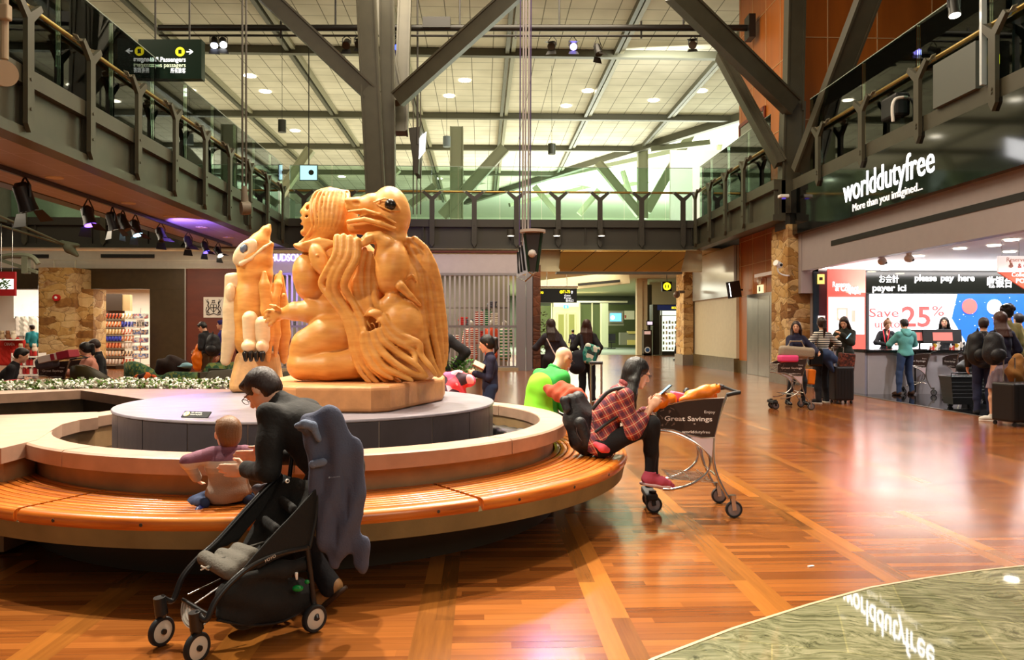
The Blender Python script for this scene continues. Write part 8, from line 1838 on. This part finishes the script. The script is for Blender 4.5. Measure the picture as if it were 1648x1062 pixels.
# clothes racks
def garment(px, py, Y, w_, h_, mt, label, group, slv=True):
    a = atY(px, py, Y); s = SD(k=.03); s.box(a - V((0, 0, h_ / 2)), (w_ / 2, .05, h_ / 2), None, rnd=.04)
    if slv: s.tube([a + V((-w_ / 2, 0, -.05)), a + V((-w_ / 2 - .09, 0, -h_ * .6))], [.06, .05]); s.tube([a + V((w_ / 2, 0, -.05)), a + V((w_ / 2 + .09, 0, -h_ * .6))], [.06, .05])
    s.ell(a + V((0, 0, .02)), (.09, .05, .05)); o = s.build('hanging_garment', .022, mt, noise=wob(.008, 12, px)); settle(o); return tag(o, label, 'garment', group)
RC1 = M('red_hoodie', '#c8281c', .85, var=.15)
for i, px in enumerate((3, 14, 26)): 
    o = garment(px, 546, 24.6, .42, .78, RC1, 'bright red hoodie hanging on the front rack of the souvenir shop', 'red hoodies on the front rack')
p_ = atY(-2, 555, 24.5); t_ = empty('printed_word', label='white CANADA lettering printed across the middle red hoodie', cat='lettering'); p_ = atY(7, 556, 24.5); text('lettering', 'CANADA', WHI, t_, p_, (1, 0, 0), (0, 0, 1), .09, .002, fit=.30); settle(t_)
for i, px in enumerate((30, 36, 43, 50, 57)): garment(px, 512, 31.8, .26, .75, M('pale_coat_%d' % (i % 2), ('#e8e0d0', '#b8b4a4')[i % 2], .9), 'pale jacket hanging on the back wall rack of the souvenir shop', 'pale jackets on the back rack', False)
rk = empty('clothes_rack', label='steel clothes rail holding the red hoodies', cat='rack'); MB().cyl(atY(-20, 541, 24.65), atY(40, 541, 24.65), .015).build('rail', CHROME, rk)
a = atY(-2, 546, 24.3); b = atY(30, 546, 24.3); MB().bb((a.x, 24.15, a.z - .03), (b.x, 24.6, a.z)).build('top_board', WHI, rk)
for px in (-18, 12, 38): a = atY(px, 541, 24.65); MB().cyl(a, (a.x, a.y, 0), .02).build('post', CHROME, rk)
settle(rk)
rk = empty('clothes_rack', label='rail of pale jackets on the back wall of the souvenir shop', cat='rack'); MB().cyl(atY(24, 510, 31.9), atY(62, 510, 31.9), .015).build('rail', CHROME, rk)
for px in (25, 61): a = atY(px, 510, 31.9); MB().cyl(a, (a.x, a.y, 0), .02).build('post', CHROME, rk)
settle(rk)
r = empty('wall_poster', label='pale snowy picture panel on the back wall of the souvenir shop', cat='poster'); rc(r, 'panel', 22, 466, 62, 512, 32.6, .05, M('snow_picture', '#f0ead8', .5, col2='#c8b8a0', vs_=2, emit=.7)); rc(r, 'frame', 21, 465, 63, 466.5, 32.55, .1, WHI); settle(r)
# shelf of mugs / plush
shf = empty('display_shelf', label='white low shelf unit stacked with red and white souvenirs', cat='shelf'); Yw = 23.6
for py in (574, 589, 603): rc(shf, 'shelf_board', 18, py, 62, py + 1.5, Yw, .4, WHI)
for px in (18, 61): rc(shf, 'side', px, 568, px + 1.4, 606, Yw, .4, WHI)
settle(shf)
for row, py in enumerate((573, 588, 602)):
    for cx_ in range(7):
        px = 23 + cx_ * 5.6; a = atY(px, py, Yw + .1); mt = M('souv_%d' % ((cx_ + row) % 3), ('#c02a24', '#f0e4dc', '#a01c20')[(cx_ + row) % 3], .7)
        s = SD(k=.01); s.box(a + V((0, 0, .08)), (.042, .05, .08), None, rnd=.02); s.ell(a + V((0, 0, .17)), (.03, .03, .025)); o = s.build('souvenir', .012, mt); settle(o); tag(o, 'small red or white souvenir on the low white shelf', 'souvenir', 'souvenirs on the low white shelf')
for i, px in enumerate((4, 13, 22, 34, 44, 56)):
    a = atY(px, 541 if px < 30 else 562, 24.3 if px < 30 else 23.7); s = SD(k=.02); s.ell(a, (.08, .07, .09)); s.ell(a + V((0, -.02, .11)), (.06, .06, .055)); s.ell(a + V((-.04, -.02, .16)), (.018,) * 3); s.ell(a + V((.04, -.02, .16)), (.018,) * 3); o = s.build('plush_toy', .014, M('plush_%d' % (i % 3), ('#c8b090', '#8a5a3a', '#e8dcc8')[i % 3], .95)); settle(o); tag(o, 'small plush animal sitting on top of the souvenir racks', 'toy', 'plush animals on the racks')
# armchairs
def armchair(c, rz, label, outer, inner, group=None):
    r = empty('armchair', (c[0], c[1], 0), rz, label, 'armchair', group)
    m = MB(); pr = []
    for i in range(25):
        a = math.radians(-30 + 240 * i / 24); pr.append(a)
    vs_ = []; fs_ = []
    def h(a): return .52 + .30 * max(0, math.sin(a)) ** 1.0
    m.grid(lambda u, v: V((.42 * math.cos(math.radians(-30 + 240 * u)), .42 * math.sin(math.radians(-30 + 240 * u)), .08 + v * (h(math.radians(-30 + 240 * u)) - .08))), 24, 4); m.build('shell', outer, r, smooth=True, solid=.05)
    m = MB(); m.grid(lambda u, v: V((.375 * math.cos(math.radians(-28 + 236 * u)), .375 * math.sin(math.radians(-28 + 236 * u)), .3 + v * (h(math.radians(-28 + 236 * u)) - .29))), 24, 4); m.build('lining', inner, r, smooth=True, solid=.04)
    s = SD(k=.03); s.box((0, -.02, .34), (.33, .33, .09), None, rnd=.06); s.build('seat_cushion', .02, inner, r)
    for sx_ in (-1, 1):
        for sy in (-1, 1): MB().cyl((sx_ * .25, sy * .25, 0), (sx_ * .25, sy * .25, .1), .02).build('leg', PLB, r)
    return r
OLV = M('olive_leather', '#3c3418', .45, bump=.1); GRN = patches('green_leaf_fabric', ['#2f5a3a', '#5f8050', '#86924a', '#3f6a52'], 26, .8); GRO = M('grey_brown_felt', '#4a463a', .85)
c = at(162, 531, 13.2); armchair((c.x, c.y), math.pi * .85, 'olive leather armchair behind the woman in the pink jacket', OLV, OLV)
c = at(243, 531, 14.6); armchair((c.x, c.y), 2.6, 'green patterned tub chair near the postcard spinner', GRN, GRN)
# patterned sofas
def sofa(px0, px1, D0, D1, label, face, side, hb=.80):
    r = empty('lounge_sofa', label=label, cat='sofa'); a, b = at(px0, 531, D0), at(px1, 531, D1); a.z = b.z = 0; d = (b - a); L = d.length; d.normalize(); n = V((-d.y, d.x, 0)); n = n if n.dot(cam_f) > 0 else -n
    def P(x, y, z): return a + d * x + n * y + V((0, 0, z))
    m = MB(); N = 12
    m.grid(lambda u, v: P(L * u, 0, .08 + v * ((hb - .30 * (1 - min(1, u * 2.2)) ** 2) - .08)), N, 3); m.build('back', face, r, smooth=True, solid=.07)
    MB().slab([P(.05, .1, .1), P(L, .1, .1), P(L, .7, .1), P(.05, .7, .1)], (0, 0, .32)).build('seat', face, r, bevel=.04); MB().slab([P(L, 0, 0), P(L + .05, 0, 0), P(L + .05, .75, 0), P(L, .75, 0)], (0, 0, hb)).build('side', side, r); settle(r)
sofa(247, 318, 12.6, 12.2, 'green leaf-patterned lounge sofa behind the white flowers', GRN, GRO, .74)
sofa(318, 372, 12.2, 12.6, 'plain grey-brown lounge sofa next to the patterned one', GRO, GRO, .76); sofa(440, 485, 12.8, 13, 'grey-green lounge sofa partly hidden behind the bird carving', GRO, GRO, .72)
sofa(322, 362, 13.8, 13.8, 'green patterned sofa back behind the grey-brown one', GRN, GRN, .82)
# lounge table with things
r = empty('lounge_table', label='low dark lounge table left of the patterned sofa', cat='table'); c = at(234, 531, 12.4); MB().cyl((c.x, c.y, .50), (c.x, c.y, .53), .32, n=28).build('tabletop', PLB, r); MB().cyl((c.x, c.y, 0), (c.x, c.y, .5), .04).build('stem', CHROME, r); MB().cyl((c.x, c.y, 0), (c.x, c.y, .02), .22, n=24).build('foot', CHROME, r); settle(r)
blob('bag', 'black and orange bag lying on the low lounge table', 'bag', [('tube', [at(222, 610, 12.3), at(235, 608, 12.3), at(247, 609, 12.3)], [.07, .08, .06], {})], .014, patches('orange_black', ['#181414', '#e0641c', '#2a1a18', '#c84a10'], 10), nz=wob(.006, 15))
r = empty('paper_cup', label='white paper cup on the low lounge table', cat='cup'); c = at(229, 616, 12.1); MB().lathe((c.x, c.y, .53), [(.001, 0), (.028, 0), (.038, .10), (.001, .10)], 16).build('cup', WHI, r); MB().cyl((c.x, c.y, .63), (c.x, c.y, .645), .04).build('lid', M('lid_white', '#e8e4dc', .4), r); settle(r)
blob('handbag', 'dark brown bag heap with a trolley handle behind the patterned sofa', 'bag', [('tube', [at(262, 590, 14.0), at(278, 588, 14.0), at(296, 590, 14.0)], [.14, .18, .12], {})], .018, cloth('dark_brown_bag', '#2a1812', b=.5), nz=wob(.02, 10))
blob('cap', 'pale blue cap lying on the dark bag heap', 'cap', [('ell', at(300, 588, 13.8), (.10, .09, .05), None, {}), ('ell', at(292, 590, 13.75), (.08, .06, .012), None, {})], .012, M('pale_blue', '#8ab8c8', .8))
# load of the lounge cart
blob('suitcase_bag', 'grey holdall in the lounge cart', 'bag', [('box', at(76, 584, 12.8), (.14, .14, .09), RC @ Matrix.Rotation(-.2, 3, 'Y'), {'rnd': .06})], .014, cloth('grey_holdall', '#5a5660', b=.4))
r = empty('gift_box', label='white box with a dark red lid lying on the lounge cart', cat='box'); c = at(93, 574, 12.75); R_ = RC @ Matrix.Rotation(-.22, 3, 'Y'); MB().box(c, (.24, .15, .055), R_).build('box', M('box_white', '#e8dcd4', .5), r, bevel=.01); MB().box(c + cam_r * .16 + V((0, 0, .035)), (.10, .155, .06), R_).build('lid', M('box_red', '#a01c34', .5), r, bevel=.008); MB().box(c - cam_f * .152, (.03, .003, .05), R_).build('stripe', M('box_red', '#a01c34'), r); settle(r)
r = empty('lounge_table', label='dark purple low table with a red cushion behind the flowers at the left', cat='table'); c = at(55, 531, 11.6); MB().bb((c.x - .6, c.y - .3, .52), (c.x + .6, c.y + .3, .56)).build('tabletop', M('purple_gloss', '#3a2a44', .2), r)
for sx_ in (-.5, .5): MB().cyl((c.x + sx_, c.y, 0), (c.x + sx_, c.y, .52), .03).build('leg', PLB, r)
settle(r); blob('cushion', 'red cushion on the dark purple low table', 'cushion', [('ell', at(28, 615, 11.6), (.20, .14, .045), None, {})], .014, M('red_cushion', '#b01820', .8)); 
o = MB().box(at(46, 617, 11.3), (.09, .08, .05), RC).build('carton', M('carton_brown', '#9a6a4a', .7), bevel=.006); settle(o); tag(o, 'small brown carton on the low table beside the red cushion', 'carton')
# tie rods and node of a roof frame hanging in the upper left gap
r = empty('tie_rod', label='grey-green steel tie rods meeting at a cast node below the rear gallery', cat='steelwork'); 
for a, b in ((at(-40, 330, 23), at(108, 395, 25.5)), (at(-40, 350, 23), at(96, 392, 25.5))): MB().cyl(a, b, .035, n=8).build('rod', M('cast_steel', '#6a6e5c', .5), r)
s = SD(k=.03); s.tube([at(100, 390, 25.5), at(112, 400, 25.5), at(124, 411, 25.5)], [.08, .16, .06]); s.tube([at(108, 393, 25.5), at(125, 395, 25.5)], [.1, .07]); s.build('cast_node', .025, M('cast_steel', '#6a6e5c'), r); settle(r)
r = empty('roof_frame', label='curved grey-green steel frame at the left edge above the shop', cat='steelwork'); MB().tube(smooth_path([tuple(at(x, y, 22)) for x, y in ((-20, 432), (0, 416), (20, 411), (50, 413), (62, 425))]), .07, 8).build('arched_member', M('cast_steel', '#6a6e5c'), r, smooth=True)
MB().bar(at(42, 413, 22), at(42, 440, 22), .2, .15).build('post', M('cast_steel', '#6a6e5c'), r); MB().bar(at(0, 418, 22), at(60, 438, 22), .1, .08).build('brace', M('cast_steel', '#6a6e5c'), r); settle(r)
# floor crumbs
o = MB().box(fl(1305, 911, .004), (.02, .007, .003), rotz(20)).build('paper_scrap', WHI); settle(o); tag(o, 'tiny white paper scrap lying on the open wooden floor', 'scrap')
